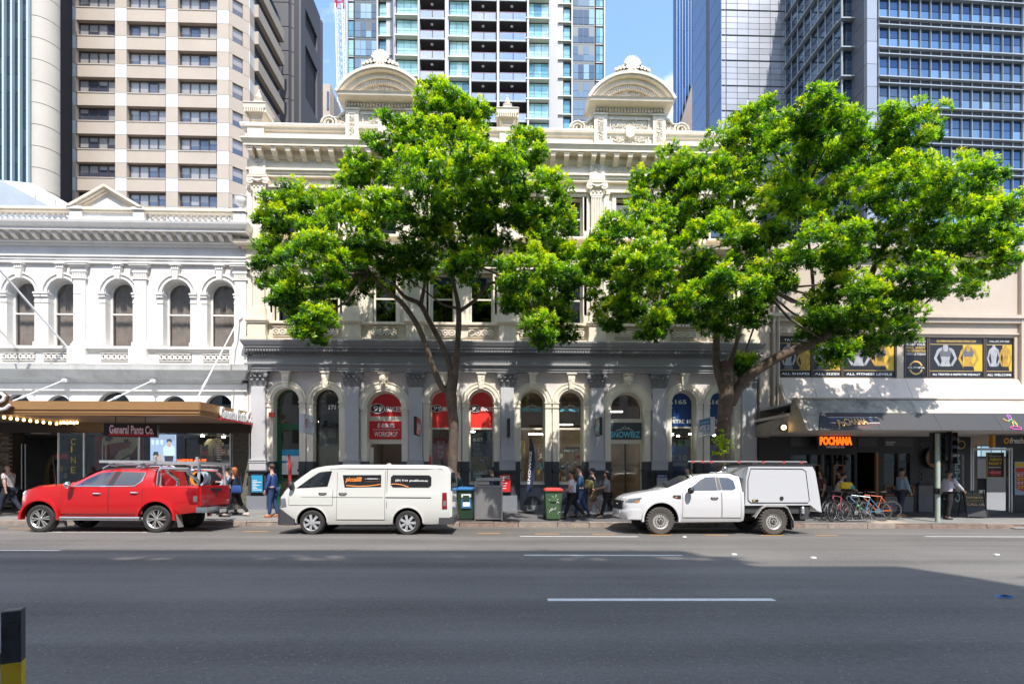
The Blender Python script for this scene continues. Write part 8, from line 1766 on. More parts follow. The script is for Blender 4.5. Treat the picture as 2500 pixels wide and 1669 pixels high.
t2 = tree('street_tree', 'thick trunked street tree with a long limb leaning over the beige building', b2,
 [(1960,288,95,58,0),(1850,300,70,55,.3),(2030,330,90,62,-.4),(1790,370,85,62,-.2),(2205,330,100,68,.3),(2120,390,110,70,-.2),(1930,390,120,72,-.8),(2330,440,100,62,.2),(1660,410,75,52,.3),(1590,460,55,60,.2),(1740,450,110,70,-.6),
  (2230,450,110,70,-.8),(2050,480,120,75,-1.0),(2420,520,75,68,0),(1870,520,120,75,-1.1),(1640,540,100,65,-.4),(1530,560,80,52,.1),(2330,560,100,70,-.6),(2180,580,120,75,-1.0),(2000,600,110,65,-.9),(1760,600,110,65,-1.0),(1460,610,50,52,.2),(2430,620,60,60,.2),
  (1560,640,90,55,-.5),(1660,660,90,50,-.7),(1480,690,70,50,0),(2350,680,75,45,.1),(2230,670,95,50,-.2),(1590,730,90,48,-.4),(1500,760,52,40,0),(1690,740,48,48,.2),(1790,700,70,60,-.3),(1870,680,80,45,-.2),(1760,780,48,46,.1),(1840,760,38,32,.1),
  (2050,760,100,48,-.3),(2170,750,80,52,0),(1990,800,55,42,.1),(2110,815,60,42,.2),(2200,800,40,35,.1),(2040,850,45,30,.1),(1600,790,50,30,.1),(1812,880,26,26,.2),(2060,690,80,40,.3)],
 [[(1772,1268,0,.30),(1768,1230,0,.25),(1765,1120,0,.235),(1768,1020,0,.235),(1775,960,0,.25),(1776,920,0,.24),(1766,880,0,.12)],
  [(1774,960,0,.20),(1752,905,.05,.12),(1748,860,.1,.115),(1751,800,.15,.105),(1748,745,.2,.09),(1705,690,.2,.06),(1640,620,.1,.04)],
  [(1778,930,0,.15),(1785,880,.1,.085),(1798,838,.2,.07),(1815,770,.3,.055),(1850,690,.3,.04)],
  [(1782,985,0,.20),(1815,930,-.1,.18),(1860,895,-.2,.17),(1920,862,-.3,.165),(1990,835,-.35,.155),(2050,790,-.4,.145),(2090,755,-.4,.13),(2115,700,-.3,.11),(2150,620,-.2,.08),(2200,540,0,.05)],
  [(2092,750,-.4,.09),(2150,720,-.3,.07),(2230,680,-.2,.05),(2320,620,0,.03)],
  [(2010,820,-.35,.07),(1990,740,-.2,.06),(1980,640,0,.05),(1960,480,0,.03)]], 19)
rs = np.random.default_rng(3); n = 26; p = np.array((WX(1764,17.2), 17.22, WZ(1085,17.2,1764))) + rs.normal(0, 1, (n,3))*np.array((.11,.03,.26))
leaves('trunk_sprout', t2, p - np.array(b2), rs.normal(size=(n,3)) + np.array((0,-1.2,.4)), np.full(n, .72), rs, 9, (.08,.14))['kind'] = 'stuff'
# fallen leaves in the gutter and a soil square round each trunk
rs = np.random.default_rng(9); n = 60; xs = np.concatenate([rs.uniform(1.2, 5.5, n//2), rs.uniform(-3.2, -.4, n//2)]); P_ = np.array([(x, YK - abs(rs.normal(0,.25)) - .03 if x > 0 else 17.5 + rs.normal(0,.25), 0) for x in xs]); P_[:, 2] = [gz(x, y)+.02 for x, y, _ in P_]
fl_ = leaves('fallen_leaves', None, P_, rs.normal(size=(n,3))*.3 + np.array((0,0,1)), rs.uniform(.7,1,n), rs, 1, (.05,.1)); tag(fl_, 'yellowed fallen leaves scattered along the gutter', 'leaves', kind='stuff')
for (x, y, z) in (b1, b2):
    MB().box(x-.62, x+.62, YK+.26, YK+1.0, gz(x, YK+.26)+.003, gz(x, YK+.6)+.02).build('tree_pit', mat('tree_pit_soil', (.045,.036,.028), .95, var=.4, vscale=14, bump=.8), fp)
# unseen leaves added so their gaps fleck the edge of the road shadow
n = 260; P_ = np.stack([rs.uniform(-26, x1a, n), rs.uniform(-6.3, -6.0, n), rs.uniform(shade_h(11.2)-2.3, shade_h(11.2)-.7, n)], 1)
leaves('added_fleck_leaves', ob, P_ - np.array(ob.location), rs.normal(size=(n,3)), rs.uniform(.1,.5,n), rs, 7, (.5,1.0))['kind'] = 'stuff'
# ================================================================== street furniture
def gp(px, Y): x = WX(px, Y); return x, Y, gz(x, Y)
def wheelie(px, Y, body, lid, label, h=1.0):
    x, y, z = gp(px, Y); r = empty('wheelie_bin', (x, y, z), label, 'bin'); q = MB(); k = h/1.05
    def sq(a, b, c, zz): return [(-a,-b,zz),(a,-b,zz),(a,c,zz),(-a,c,zz)]
    q.loft([sq(.22*k,.20*k,.24*k,.05), sq(.225*k,.205*k,.25*k,.10), sq(.275*k,.30*k,.30*k,.92*k), sq(.295*k,.32*k,.32*k,.93*k), sq(.295*k,.32*k,.32*k,.96*k)], True, True); q.box(-.10*k,.10*k,-.30*k,-.24*k,.62*k,.80*k) ; q.build('bin_body', body, r, local=True)
    q = MB(); q.loft([sq(.30*k,.34*k,.36*k,.965*k), sq(.30*k,.34*k,.36*k,1.0*k), sq(.24*k,.26*k,.30*k,1.06*k)], True, True); q.tube([(-.2*k,.38*k,.98*k),(.2*k,.38*k,.98*k)], .02, 6); q.build('lid', lid, r, local=True)
    for s in (-1,1): q = MB(); q.lathe([(.1*k,-.03),(.1*k,.03)], 0,0,16); q.xf(Matrix.Translation((s*.27*k,.22*k,.10*k)) @ Matrix.Rotation(R(90),4,'Y')); q.build('wheel', M['blackm'], r, local=True)
    return r
GB = mat('green_bin_plastic', (.055,.11,.05), .5, var=.15, vscale=5); wheelie(1350, 17.75, GB, mat('red_bin_lid', (.50,.05,.04), .45), 'green wheelie bin with a red lid and white graffiti', 1.06); x, y, z = gp(1350, 17.75)
gf = MB(); rg = random.Random(2)
for k in range(16):
    cx, cz = x + rg.uniform(-.18,.18), z + rg.choice((.25,.3,.55,.6,.75)) + rg.uniform(-.06,.06); yy = y - .20 - (cz-z)*.115 - .012; gf.tube([(cx+rg.uniform(-.04,.04), yy, cz), (cx+rg.uniform(-.05,.05), yy-.004, cz+.05), (cx+rg.uniform(-.04,.06), yy-.006, cz+.02+rg.uniform(0,.07))], .006, 4)
o = gf.build('graffiti', M['wl'], None); o.parent = bpy.data.objects['wheelie_bin']; o.location = -o.parent.location
DGB = mat('dark_green_bin_plastic', (.02,.05,.028), .5, var=.15, vscale=5); wheelie(1139, 17.7, DGB, mat('blue_bin_lid', (.02,.12,.30), .45), 'dark green wheelie bin with a blue lid beside the tree trunk', 1.08); r_ = bpy.data.objects['wheelie_bin.001']
q = MB(); q.box(-.15,.17,-.262,-.250,.40,.74); q.xf(Matrix.Translation((0,-.02,0))); q.build('label_plate', mat('label_blue', (.04,.16,.36), .5), r_, local=True); MB().box(-.10,.12,-.292,-.280,.46,.60).build('label_picture', M['wl'], r_, local=True); MB().box(-.15,.17,-.30,-.27,.76,.86).build('label_heading', M['wl'], r_, local=True)
# steel bin cabinet with a raised counter
x, y, z = gp(1193, 17.7); cbn = empty('bin_cabinet', (x, y, z), 'brushed steel bin cabinet with a raised shelf on the footpath edge', 'cabinet')
MB().box(-.43,.43,-.3,.3,.06,1.10).build('panel', mat('grey_mesh_panel', (.25,.25,.25), .5, .5, var=.12, vscale=30), cbn, local=True); q = MB()
for a in ((-.46,-.42,.0,1.14),(.42,.46,.0,1.14)): q.box(a[0],a[1],-.32,.32,a[2],a[3])
q.box(-.42,.42,-.32,.32,1.10,1.14); q.box(-.42,.42,-.32,.32,.04,.08); q.build('frame', M['steel'], cbn, local=True); q = MB(); q.box(-.42,.46,-.22,.32,1.30,1.40); q.box(-.44,-.38,-.2,.3,1.14,1.30); q.box(.38,.44,-.2,.3,1.14,1.30); q.build('raised_shelf', M['steel'], cbn, local=True)
# traffic light
x, y, z = gp(2289, 17.6); tl_ = empty('traffic_light', (x, y, z), 'pale green traffic light pole with black signal heads on the corner', 'traffic light')
MB().tube([(0,0,0),(0,0,3.0)], .075, 12).build('pole', mat('pale_green_pole', (.36,.43,.37), .45, var=.08), tl_, True, local=True)
def head(dx, dy, rz, m, h=.86):
    hd_ = bpy.data.objects.new('signal_head', None); C.objects.link(hd_); hd_.parent = tl_; hd_.location = (dx, dy, 2.08); hd_.rotation_euler.z = rz
    MB().box(-.15,.15,-.02,.12,0,h).build('case', M['black'], hd_, local=True); MB().box(-.27,.27,.0,.015,-.1,h+.1).build('backboard', M['black'], hd_, local=True)
    for k in range(3):
        zz = .15 + k*.28; MB().lathey([(.10,-.03),(.10,-.02)], 0, zz, 16).build('lens', mat('dark_lens', (.03,.012,.012), .2), hd_, local=True)
        q = MB(); q.arc_band(0, zz, .10, .115, -.22, -.02, -15, 195, 14); q.build('visor', m, hd_, True, local=True)
head(.30, -.05, R(75), M['blackm']); head(.16, .12, R(-30), M['black']); head(.62, .2, R(95), mat('grey_visor', (.30,.30,.29), .5))
MB().box(-.02,.5,-.03,.03,2.9,2.95).merge(MB().box(-.02,.5,-.03,.03,2.1,2.15)).build('bracket', M['blackm'], tl_, local=True); q = MB(); q.lathe([(.09,.95),(.09,1.15)], 0,-.0,10); q.box(-.05,.05,-.14,-.06,.95,1.12); q.build('push_button', M['blackm'], tl_, local=True)
# sandwich board
x, y, z = gp(2375, 18.9); ab = empty('sandwich_board', (x, y, z), 'black sandwich board with gold lettering standing before the arcade entrance', 'sandwich board', rz=R(-18))
q = MB(); q.add([(-.32,-.32,.05),(.32,-.32,.05),(.32,0,.98),(-.32,0,.98),(-.32,-.29,.05),(.32,-.29,.05),(.32,.03,.98),(-.32,.03,.98)], [(0,1,2,3),(7,6,5,4),(0,4,5,1),(1,5,6,2),(2,6,7,3),(3,7,4,0)]); q.build('board', M['black'], ab, local=True); q = MB()
for s in (-.3,.3): q.tube([(s,.02,.96),(s,.36,0)], .018, 6); q.tube([(s,-.02,.98),(s,-.34,0)], .018, 6)
q.tube([(-.3,.2,.45),(.3,.2,.45)], .012, 5); q.build('legs', M['blackm'], ab, local=True)
up_ = Vector((0,.32,.93)).normalized()
for t, s_ in enumerate(('FULL BODY','TRANSFORMATION','EXPERTS','CALL US')): text(s_, YT if t % 2 else mat('olive_print', (.25,.2,.05), .6), ab, Vector((-.26,-.335,.05)) + up_*(.80-t*.13), (1,0,0), up_, .52, .09, local=True, bold=.02)
MB().box(.18,.34,-.03,.06,.84,1.0).build('tag', mat('label_white', (.6,.6,.55), .6), ab, local=True)
# near bollard
yb_ = 3.35; x = WX(33, yb_); bo = empty('kerb_post', (x, yb_, .13), 'black square steel post with a yellow painted lower half at the near kerb', 'post', rz=R(28)); q = MB(); hgt = .60
def sqr(a, zz): return [(-a,-a,zz),(a,-a,zz),(a,a,zz),(-a,a,zz)]
PYM = mat('worn_yellow_paint', (.52,.34,.01), .5, stain=.6, stcol=(.10,.05,.03), stscale=14); PBM = mat('worn_black_paint', (.020,.022,.026), .42, var=.3, vscale=12, stain=.3, stcol=(.10,.11,.12), stscale=9)
zt_ = WZ(1486, yb_, 32) - .13; zy = WZ(1612, yb_, 40) - .13
q.loft([sqr(.047,0), sqr(.047,zy)], True, True); q.build('yellow_section', PYM, bo, local=True); q = MB(); q.loft([sqr(.0455,zy), sqr(.0455,zt_-.006), sqr(.040,zt_)], True, True); q.build('black_section', PBM, bo, local=True)
MB().box(-.015,.03,-.075,-.045,zt_-.16,zt_-.08).build('latch', M['black'], bo, local=True); MB().box(-.5,-.06,-.02,.02,zt_-.34,zt_-.26).build('rail', PBM, bo, local=True)
# feather flags
def feather(px, Y, h, m, label, tilt=0, txt=None):
    x, y, z = gp(px, Y); f = empty('feather_flag', (x, y, z), label, 'flag'); q = MB(); n = 10
    L_ = [(.03, h*.28)] + [(.03 + .0*k, h*(.28+.72*k/n)) for k in range(1, n+1)]; Rr = [(.03 + (.06 if h < 2.5 else .2)*math.sin(math.pi*min(1, .12+.88*k/n))**.6 if k < n else .03, h*(.28+.72*k/n)) for k in range(n+1)]
    P_ = [(-.02, h*.28)] + Rr + [(-.02, h)]; q.v = [(a + tilt*zz, .02*math.sin(zz*5), zz) for a, zz in P_] + [(a + tilt*zz, .012 + .02*math.sin(zz*5), zz) for a, zz in P_]; k = len(P_)
    q.f = [tuple(range(k)), tuple(range(2*k-1, k-1, -1))] + [(i, i+k, (i+1) % k + k, (i+1) % k) for i in range(k)]; q.mi = [0]*len(q.f); q.build('banner', m, f, local=True); MB().tube([(0,0,0),(tilt*h*.5,0,h*.5),(tilt*h,0,h)], .012, 6).build('pole', M['blackm'], f, local=True); MB().box(-.3,.3,-.2,.2,0,.03).build('base', M['blackm'], f, local=True)
    if txt: text(txt, M['wl'], f, (.08 + tilt*h*.4, -.03, h*.38), (tilt,0,1), (-1,0,tilt), h*.45, .09, local=True, bold=.02)
feather(705, 18.8, 2.1, mat('faded_red', (.40,.03,.03), .6), 'red feather flag standing by the green door'); feather(1049, 18.8, 2.1, mat('faded_red', (.40,.03,.03), .6), 'red feather flag mostly hidden behind the van beside the tree'); feather(1284, 19.7, 2.75, mat('navy_banner', (.02,.03,.08), .6, var=.3, vscale=6), 'tall navy feather flag before the snow shop window', .06, 'SNOWBIZ')
# ---- bicycles
def bicycle(px, Y, ang, fm, label, lean=.0, acc=None):
    x, y, z = gp(px, Y); r = empty('bicycle', (x, y, z), label, 'bicycle', 'bicycles parked at the footpath edge', R(ang)); r.rotation_euler.x = lean
    wr = .335
    for wx in (-.52, .52):
        w_ = bpy.data.objects.new('wheel', None); C.objects.link(w_); w_.parent = r; w_.location = (wx, 0, wr)
        MB().ringy([(wr-.04,-.012),(wr-.015,-.02),(wr,0),(wr-.015,.02),(wr-.04,.012)], 0, 0, 28).build('tyre', M['blackm'], w_, True, local=True); q = MB(); q.ringy([(wr-.055,-.01),(wr-.038,-.012),(wr-.038,.012),(wr-.055,.01)], 0, 0, 28)
        for k in range(12): a = 6.2832*k/12; q.tube([(0, .02*(-1)**k, 0), ((wr-.05)*math.cos(a), 0, (wr-.05)*math.sin(a))], .003, 3)
        q.lathey([(.03,-.04),(.03,.04)], 0, 0, 10); q.build('rim', M['alu'], w_, local=True)
    bb, st, hd, ht = (.06,0,.30), (.20,0,.80), (-.34,0,.86), (-.37,0,.76)
    q = MB(); q.tube([bb, st], .017, 6); q.tube([st, hd], .017, 6); q.tube([bb, ht], .02, 6); q.tube([hd, ht], .022, 6)
    for s in (-.06,.06): q.tube([(.52,s,wr),(bb[0],s*.4,bb[2])], .010, 5); q.tube([(.52,s,wr),(st[0],s*.3,st[2]-.03)], .009, 5); 
    q.build('frame', fm, r, True, local=True); q = MB()
    for s in (-.055,.055): q.tube([(-.36,s,.72),(-.52,s,wr)], .013, 5)
    q.tube([hd, (-.33,0,1.0)], .015, 6); q.tube([(-.36,-.30,1.0),(-.34,0,1.0),(-.36,.30,1.0)], .014, 6); q.build('handlebar', M['blackm'], r, True, local=True)
    q = MB(); q.tube([st, (.23,0,.95)], .013, 6); q.sphere((.25,0,.97), 1, 10, .13,.07,.03); q.build('saddle', M['blackm'], r, True, local=True); q = MB(); q.lathey([(.09,-.05),(.09,-.045)], bb[0], bb[2], 16); q.tube([(bb[0],-.08,bb[2]),(bb[0]+.12,-.08,bb[2]-.10)], .01, 5); q.tube([(bb[0],.08,bb[2]),(bb[0]-.12,.08,bb[2]+.10)], .01, 5); q.build('crank', M['alu'], r, local=True)
    if acc: MB().tube([(-.18,0,.52),(-.05,0,.38)], .037, 8).build('bottle', acc, r, True, local=True)
cp = lambda n_, c_: mat(n_, c_, .3, coat=.6)
bicycle(2026, 18.1, 38, cp('black_bike_paint', (.02,.02,.022)), 'black bicycle nearest the white ute canopy', .08); bicycle(2050, 17.85, 32, cp('pink_bike_paint', (.34,.07,.10)), 'bicycle with a pinkish frame standing behind the front wheel of the row', -.06)
bicycle(2083, 17.72, 18, cp('silver_bike_paint', (.10,.10,.11)), 'dark grey bicycle standing nearest the kerb in the row', .06); bicycle(2108, 17.9, -24, cp('white_blue_bike_paint', (.10,.28,.45)), 'blue bicycle with a green bottle in the middle of the row', -.05, mat('green_bottle', (.10,.6,.06), .4)); bicycle(2136, 18.15, -12, cp('orange_bike_paint', (.72,.14,.03)), 'orange bicycle at the traffic light end of the row', .05)
x, y, z = gp(2092, 17.75); br = empty('bicycle_rack', (x, y, z), 'low steel bicycle rack under the row of bicycles', 'rack'); q = MB(); q.tube([(-.6,-.05,.03),(.6,-.05,.03)], .025, 6); q.tube([(-.6,.6,.03),(.6,.6,.03)], .025, 6)
for k in range(4): q.tube([(-.5+.33*k,-.05,.03),(-.5+.33*k,.1,.4),(-.5+.33*k,.3,.4),(-.5+.33*k,.5,.03)], .015, 5)
q.build('hoops', mat('dull_galvanised', (.16,.16,.165), .6, .4), br, local=True)
# ================================================================== people
def skin_mesh(name, V, E, RAD, m, parent, sub=2):
    me = bpy.data.meshes.new(name); me.from_pydata(V, E, []); o = bpy.data.objects.new(name, me)
    md = o.modifiers.new('skin', 'SKIN'); md.use_smooth_shade = True; md.branch_smoothing = .3
    for i, sv in enumerate(me.skin_vertices[0].data): r = RAD[i]; sv.radius = r if isinstance(r, tuple) else (r, r); sv.use_root = (i == 0)
    s = o.modifiers.new('sub', 'SUBSURF'); s.levels = sub; s.render_levels = sub
    nm = evaluated(o); bpy.data.objects.remove(o); bpy.data.meshes.remove(me)
    nm.materials.clear(); nm.materials.append(m); nm.polygons.foreach_set('use_smooth', [True]*len(nm.polygons)); nm.name = name
    return link(name, nm, parent)
def cloth(n_, c_): return mat('cloth_' + n_, c_, .85, var=.12, vscale=14)
HAIR = {k: mat('hair_' + k, c_, .6, var=.3, vscale=40) for k, c_ in (('black',(.012,.010,.010)), ('brown',(.05,.028,.016)), ('ginger',(.32,.11,.035)), ('grey',(.30,.29,.28)))}
SK = {k: mat('skin_' + k, c_, .5) for k, c_ in (('light',(.56,.33,.24)), ('tan',(.42,.24,.16)), ('dark',(.20,.11,.07)))}
def person(px, Y, H, label, top, bottom, heading=0, stride=0.0, arms=(.0,.0), elbows=(.25,.25), skin='light', hair='brown', long_hair=False, short_sleeve=False, shorts=False, shoes=(.03,.03,.03), lean=.04, nod=.0, fat=1.0, bald=False, flip=False, lift=0):
    """heading 0 walks towards +x, 180 towards -x; stride is the half angle between the legs; arms are swing angles (left, right)"""
    x = WX(px, Y); z = gz(x, Y); r = empty('person', (x, Y, z + lift), label, 'person', rz=R(heading)); k = H/1.75
    V, E, RD = [], [], []; ix = {}
    def add(nm, p, rad, par=None):
        ix[nm] = len(V); V.append((p[0]*k, p[1]*k, p[2]*k)); RD.append(tuple(q*k for q in rad) if isinstance(rad, tuple) else rad*k)
        if par: E.append((ix[par], ix[nm]))
    lx_ = lambda zz: lean*(zz-.93)
    dz = -(.86*(1-math.cos(stride)))
    f = fat
    add('pelvis', (0,0,.95+dz), (.135*f,.105*f)); add('waist', (lx_(1.1),0,1.10+dz), (.125*f,.095*f), 'pelvis'); add('chest', (lx_(1.3),0,1.30+dz), (.15*f,.105*f), 'waist'); add('neck', (lx_(1.47)+.0,0,1.47+dz), (.055,.055), 'chest'); add('neck2', (lx_(1.53)+.01,0,1.53+dz), .05, 'neck'); hx = lx_(1.6)+.02+nod*.12; add('head', (hx,0,1.615+dz), (.078,.085), 'neck2'); add('crown', (hx-.005+nod*.03,0,1.70+dz), (.070,.078), 'head'); add('nose', (hx+.095,0,1.605+dz), .014, 'head')
    arm = {}
    for s, nm, sw, el in ((1,'L',arms[0],elbows[0]), (-1,'R',arms[1],elbows[1])):
        sh = (lx_(1.42), s*.185*f**.5, 1.41+dz); add('sh'+nm, sh, .058, 'chest'); e = (sh[0]+.28*math.sin(sw), s*.215*f**.5, sh[2]-.28*math.cos(sw)); add('el'+nm, e, .042, 'sh'+nm)
        w = (e[0]+.25*math.sin(sw+el), s*.21, e[2]-.25*math.cos(sw+el)); add('wr'+nm, w, .028, 'el'+nm); d = (math.sin(sw+el), -math.cos(sw+el)); palm = (w[0]+.06*d[0], s*.205, w[2]+.06*d[1]); add('pa'+nm, palm, (.022,.036), 'wr'+nm); arm[nm] = palm
        for t in range(4): o_ = (t-1.5)*.021; q0 = (palm[0]+.045*d[0]-o_*d[1], palm[1], palm[2]+.045*d[1]+o_*d[0]); add('f%d%s' % (t,nm), q0, .009, 'pa'+nm); add('g%d%s' % (t,nm), (q0[0]+.038*d[0], q0[1]-s*.012, q0[2]+.038*d[1]-.002*t), .007, 'f%d%s' % (t,nm))
        add('th'+nm, (palm[0]+.005*d[0]+.045*abs(d[1]), palm[1]-s*.012, palm[2]+.02*d[1]), .010, 'pa'+nm)
    ft = {}
    for s, nm, sw in ((1,'L',stride), (-1,'R',-stride)):
        add('hip'+nm, (0, s*.09, .90+dz), .088*f**.5, 'pelvis'); kb = .12 if sw >= 0 else .42*min(1, abs(sw)*2); kn = (.43*math.sin(sw)+.02, s*.095, .90+dz-.43*math.cos(sw)); add('kn'+nm, kn, .058, 'hip'+nm); a2 = sw - kb; an = (kn[0]+.40*math.sin(a2), s*.095, max(.09, kn[2]-.40*math.cos(a2))); add('cf'+nm, (kn[0]*.6+an[0]*.4-.015, s*.095, kn[2]*.6+an[2]*.4), .050, 'kn'+nm); add('an'+nm, an, .036, 'cf'+nm); add('to'+nm, (an[0]+.12, s*.10, max(.045, an[2]-.05)), .03, 'an'+nm); ft[nm] = an
    body = skin_mesh('body', V, E, RD, SK[skin], r)
    def sub(names, inflate, m, nm, ends=()):
        ids = [ix[n_] for n_ in names]; mp_ = {i: j for j, i in enumerate(ids)}; VV = [V[i] for i in ids]; EE = [(mp_[a], mp_[b]) for a, b in E if a in mp_ and b in mp_]
        RR = [tuple(q*1.10+inflate*k for q in RD[i]) if isinstance(RD[i], tuple) else RD[i]*1.10+inflate*k for i in ids]; 
        for (a, b, t) in ends: p0, p1 = V[ix[a]], V[ix[b]]; VV.append(tuple(p0[j]+(p1[j]-p0[j])*t for j in range(3))); EE.append((mp_[ix[a]], len(VV)-1)); RR.append((RD[ix[a]] if not isinstance(RD[ix[a]], tuple) else RD[ix[a]][1])*1.0+inflate*k*1.2)
        return skin_mesh(nm, VV, EE, RR, m, r)
    if short_sleeve: sub(['waist','pelvis','chest','shL','shR'], .014, top, 'shirt', [('shL','elL',.75),('shR','elR',.75),('chest','neck',.6)])
    else: sub(['waist','pelvis','chest','shL','shR','elL','elR','wrL','wrR'], .014, top, 'shirt', [('chest','neck',.75)])
    if shorts: sub(['pelvis','hipL','hipR'], .022, bottom, 'shorts', [('hipL','knL',.85),('hipR','knR',.85)])
    else: sub(['pelvis','hipL','hipR','knL','knR','cfL','cfR','anL','anR'], .016, bottom, 'trousers')
    for nm in 'LR':
        a = ft[nm]; q = MB(); zb = max(0, a[2]-.085); P_ = [(-.06,-.035),(-.02,-.045),(.10,-.045),(.17,-.03),(.185,0),(.17,.03),(.10,.045),(-.02,.045),(-.06,.035)]; up_ = 0.0
        q.loft([[((a[0]+u)*k, (a[1]+v_)*k, (zb+.0)*k) for u, v_ in P_], [((a[0]+u)*k, (a[1]+v_)*k, (zb+.035)*k) for u, v_ in P_], [((a[0]+u*.8-.01)*k, (a[1]+v_*.75)*k, (zb+(.09 if u < .06 else .055))*k) for u, v_ in P_]], True, True); q.build('shoe', mat('shoe_%02d%02d%02d' % tuple(int(c_*99) for c_ in shoes), shoes, .5), r, True, local=True)
    hc = Vector(V[ix['head']]); cc = Vector(V[ix['crown']])
    if not bald:
        q = MB(); h_ = (hc+cc)/2 + Vector((-.022*k,0,.022*k)); rings = []
        for j in range(1, 8):
            a = math.pi*.64*(j-.4)/7; rings.append([(h_.x + .100*k*math.sin(a)*math.cos(6.2832*i/16), h_.y + .096*k*math.sin(a)*math.sin(6.2832*i/16), h_.z + .098*k*math.cos(a) + (.055*k*(math.cos(6.2832*i/16) > .45) if j > 4 else 0)) for i in range(16)])
        if long_hair: rings.append([(h_.x - .05*k + .075*k*math.cos(6.2832*i/16)*(1 if math.cos(6.2832*i/16) < .3 else .2), h_.y + .092*k*math.sin(6.2832*i/16), h_.z - .24*k) for i in range(16)])
        q.loft(rings, True, True); q.build('hair', HAIR[hair], r, 'all', local=True)
    for s in (-1, 1): MB().sphere((hc.x+.074*k, s*.03*k, hc.z+.022*k), .009*k, 6).build('eye', M['black'], r, local=True)
    MB().box(hc.x+.070*k, hc.x+.084*k, -.022*k, .022*k, hc.z-.045*k, hc.z-.037*k).build('mouth', mat('lip', (.35,.12,.10), .5), r, local=True)
    return r, {n_: Vector(V[i]) for n_, i in ix.items()}
def bag(b, x, y, z, w, d, h):
    rr = lambda k, zz: [(x+w*k*math.copysign(abs(math.cos(a))**.5, math.cos(a)), y+d*k*math.copysign(abs(math.sin(a))**.5, math.sin(a)), z+zz*h) for a in [6.2832*i/16 for i in range(16)]]
    return b.loft([rr(.75,-1), rr(1,-.8), rr(1.02,-.1), rr(.94,.5), rr(.8,.9), rr(.55,1)], True, True)
NAVY = cloth('navy', (.018,.022,.045)); BLK = cloth('black', (.014,.014,.016)); WHT = cloth('white', (.62,.62,.66)); JEAN = cloth('denim', (.045,.085,.20)); KH = cloth('khaki', (.25,.19,.11)); GRY = cloth('grey', (.28,.28,.30)); BLU = cloth('royal_blue', (.02,.06,.22)); LBL = cloth('light_blue', (.22,.34,.48)); TEA = cloth('teal', (.01,.10,.11))
def plaid():
    m = cloth('plaid', (.50,.46,.46)); t = m.node_tree; p = t.nodes['Principled BSDF']; tcn = t.nodes.new('ShaderNodeTexCoord'); ws = []
    for d_ in ('X', 'Z'):
        wv_ = t.nodes.new('ShaderNodeTexWave'); wv_.bands_direction = d_; wv_.inputs['Scale'].default_value = 7; t.links.new(tcn.outputs['Object'], wv_.inputs[0]); ws.append(wv_)
    mu = t.nodes.new('ShaderNodeMath'); mu.operation = 'ADD'; t.links.new(ws[0].outputs['Fac'], mu.inputs[0]); t.links.new(ws[1].outputs['Fac'], mu.inputs[1]); rp_ = t.nodes.new('ShaderNodeValToRGB'); rp_.color_ramp.elements[0].color = (.12,.10,.12,1); rp_.color_ramp.elements[1].color = (.58,.54,.54,1); rp_.color_ramp.elements[1].position = .8; mu2 = t.nodes.new('ShaderNodeMath'); mu2.operation = 'MULTIPLY'; mu2.inputs[1].default_value = .5; t.links.new(mu.outputs[0], mu2.inputs[0]); t.links.new(mu2.outputs[0], rp_.inputs[0]); t.links.new(rp_.outputs[0], p.inputs['Base Color']); return m
person(22, 18.6, 1.74, 'man in a plaid shirt and dark trousers walking at the frame edge', plaid(), NAVY, 180, .32, (-.3,.3), short_sleeve=True, bald=True, fat=1.15)
person(556, 18.7, 1.68, 'person in a pale blue shirt walking beside a ginger haired woman', cloth('pale_blue', (.42,.47,.56)), BLK, 180, .25, (.2,.5), (.6,1.2), hair='black')
_, J = person(574, 18.3, 1.70, 'ginger haired woman in dark clothes walking behind the red ute', NAVY, BLK, 180, .38, (.5,.2), (.8,.5), hair='ginger', long_hair=True, shoes=(.5,.45,.4))
hbk = empty('shoulder_bag', (WX(578, 18.1), 18.1, 1.0), 'dark blue shoulder bag carried by the ginger haired woman', 'bag'); x = WX(578, 18.1); bag(MB(), x, 18.1, .98, .17, .07, .13).build('pouch', BLU, hbk, True); MB().tube([(x-.16,18.1,1.05),(x-.05,18.2,1.42),(x+.05,18.25,1.42),(x+.16,18.1,1.05)], .012, 5).build('strap', NAVY, hbk)
person(666, 18.1, 1.78, 'man in a bright blue suit walking in front of the van', BLU, cloth('blue_suit', (.02,.045,.13)), 180, .12, (.15,-.15), hair='brown', shoes=(.30,.10,.04))
person(952, 19.2, 1.80, 'grey haired man passing behind the white van under the workshop sign', BLK, BLK, 180, .2, hair='grey')
person(1122, 18.9, 1.64, 'woman in a teal sleeveless top half hidden by the tree trunk', TEA, BLK, 180, .2, (.3,-.3), short_sleeve=True, hair='brown')
person(1203, 19.0, 1.70, 'dark haired man in a navy shirt behind the steel bin cabinet', NAVY, BLK, 180, .1, hair='black', skin='tan')
person(1398, 18.0, 1.70, 'man in a loose white shirt and black trousers striding past the bin', WHT, BLK, 180, .42, (.35,-.35), (.7,.4), skin='tan', hair='black', short_sleeve=True, fat=1.15)
person(1418, 18.45, 1.82, 'tall man in a blue jacket and jeans beside the white shirted man', cloth('blue_jacket', (.025,.07,.16)), JEAN, 180, .28, (.3,-.3), hair='brown')
person(1449, 18.8, 1.72, 'person in khaki shorts carrying an olive bag', NAVY, KH, 180, .30, (.7,.4), (1.1,.7), short_sleeve=True, shorts=True, hair='black')
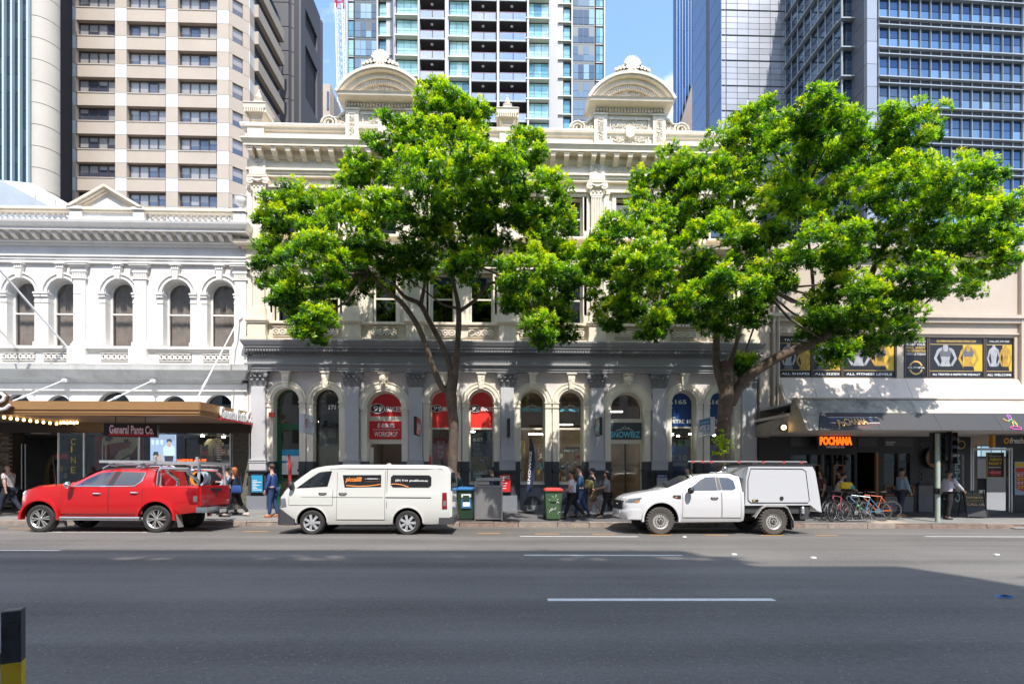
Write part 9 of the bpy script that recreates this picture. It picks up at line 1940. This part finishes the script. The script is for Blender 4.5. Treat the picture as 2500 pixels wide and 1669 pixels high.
ol = empty('shoulder_bag', (WX(1437, 18.6), 18.6, .95), 'olive green bag carried by the person in khaki shorts', 'bag'); x = WX(1437, 18.6); bag(MB(), x, 18.55, 1.12, .17, .09, .15).build('pouch', cloth('olive', (.20,.18,.06)), ol, True); MB().tube([(x-.1,18.55,1.2),(x+.1,18.7,1.45),(x+.2,18.7,1.3)], .012, 5).build('strap', KH, ol)
person(1483, 18.35, 1.66, 'woman in a grey top and black trousers with hands in front', GRY, BLK, 180, .34, (.5,.3), (.9,1.0), short_sleeve=True, hair='black', long_hair=True, skin='tan', shoes=(.45,.30,.22))
person(1682, 19.4, 1.74, 'bald man whose head shows over the bonnet of the white ute', BLK, BLK, 180, .1, bald=True)
person(2006, 18.9, 1.70, 'woman in a plum top standing behind the canopy of the white ute', cloth('plum', (.10,.04,.05)), BLK, 180, .1, hair='brown', skin='tan', short_sleeve=True, long_hair=True)
_, J = person(2041, 18.75, 1.58, 'smiling woman in a white tee shirt leaning over the bicycles', WHT, BLK, -35, .0, (.7,.75), (.55,.5), short_sleeve=True, hair='black', skin='tan', lean=.35, nod=.2)
yp = empty('yellow_bag', (WX(2065, 18.35), 18.35, .9), 'bright yellow bag held over the bicycles by the woman in white', 'bag'); x = WX(2065, 18.35); bag(MB(), x, 18.35, 1.08, .22, .12, .12).build('pouch', cloth('yellow', (.72,.48,.02)), yp, True); MB().sphere((x+.17, 18.28, 1.02), 1, 10, .1,.08,.08).build('teal_patch', cloth('teal_bright', (.03,.35,.36)), yp, True)
person(2052, 19.3, 1.66, 'long haired woman seated behind the woman in the white tee shirt', BLK, BLK, 180, .0, hair='brown', long_hair=True, skin='tan')
person(2199, 18.9, 1.78, 'man in a light blue shirt and dark jeans walking past the restaurant', LBL, NAVY, 0, .18, (.5,.2), (.4,.3), hair='black', skin='tan', shoes=(.40,.20,.08))
person(2312, 18.3, 1.74, 'stout man in a white shirt reaching towards the sandwich board', cloth('white_shirt', (.55,.53,.62)), BLK, 0, .06, (.9,.6), (.1,.3), hair='black', skin='tan', fat=1.3, lean=.12)
bpy.data.scenes.remove(TS)
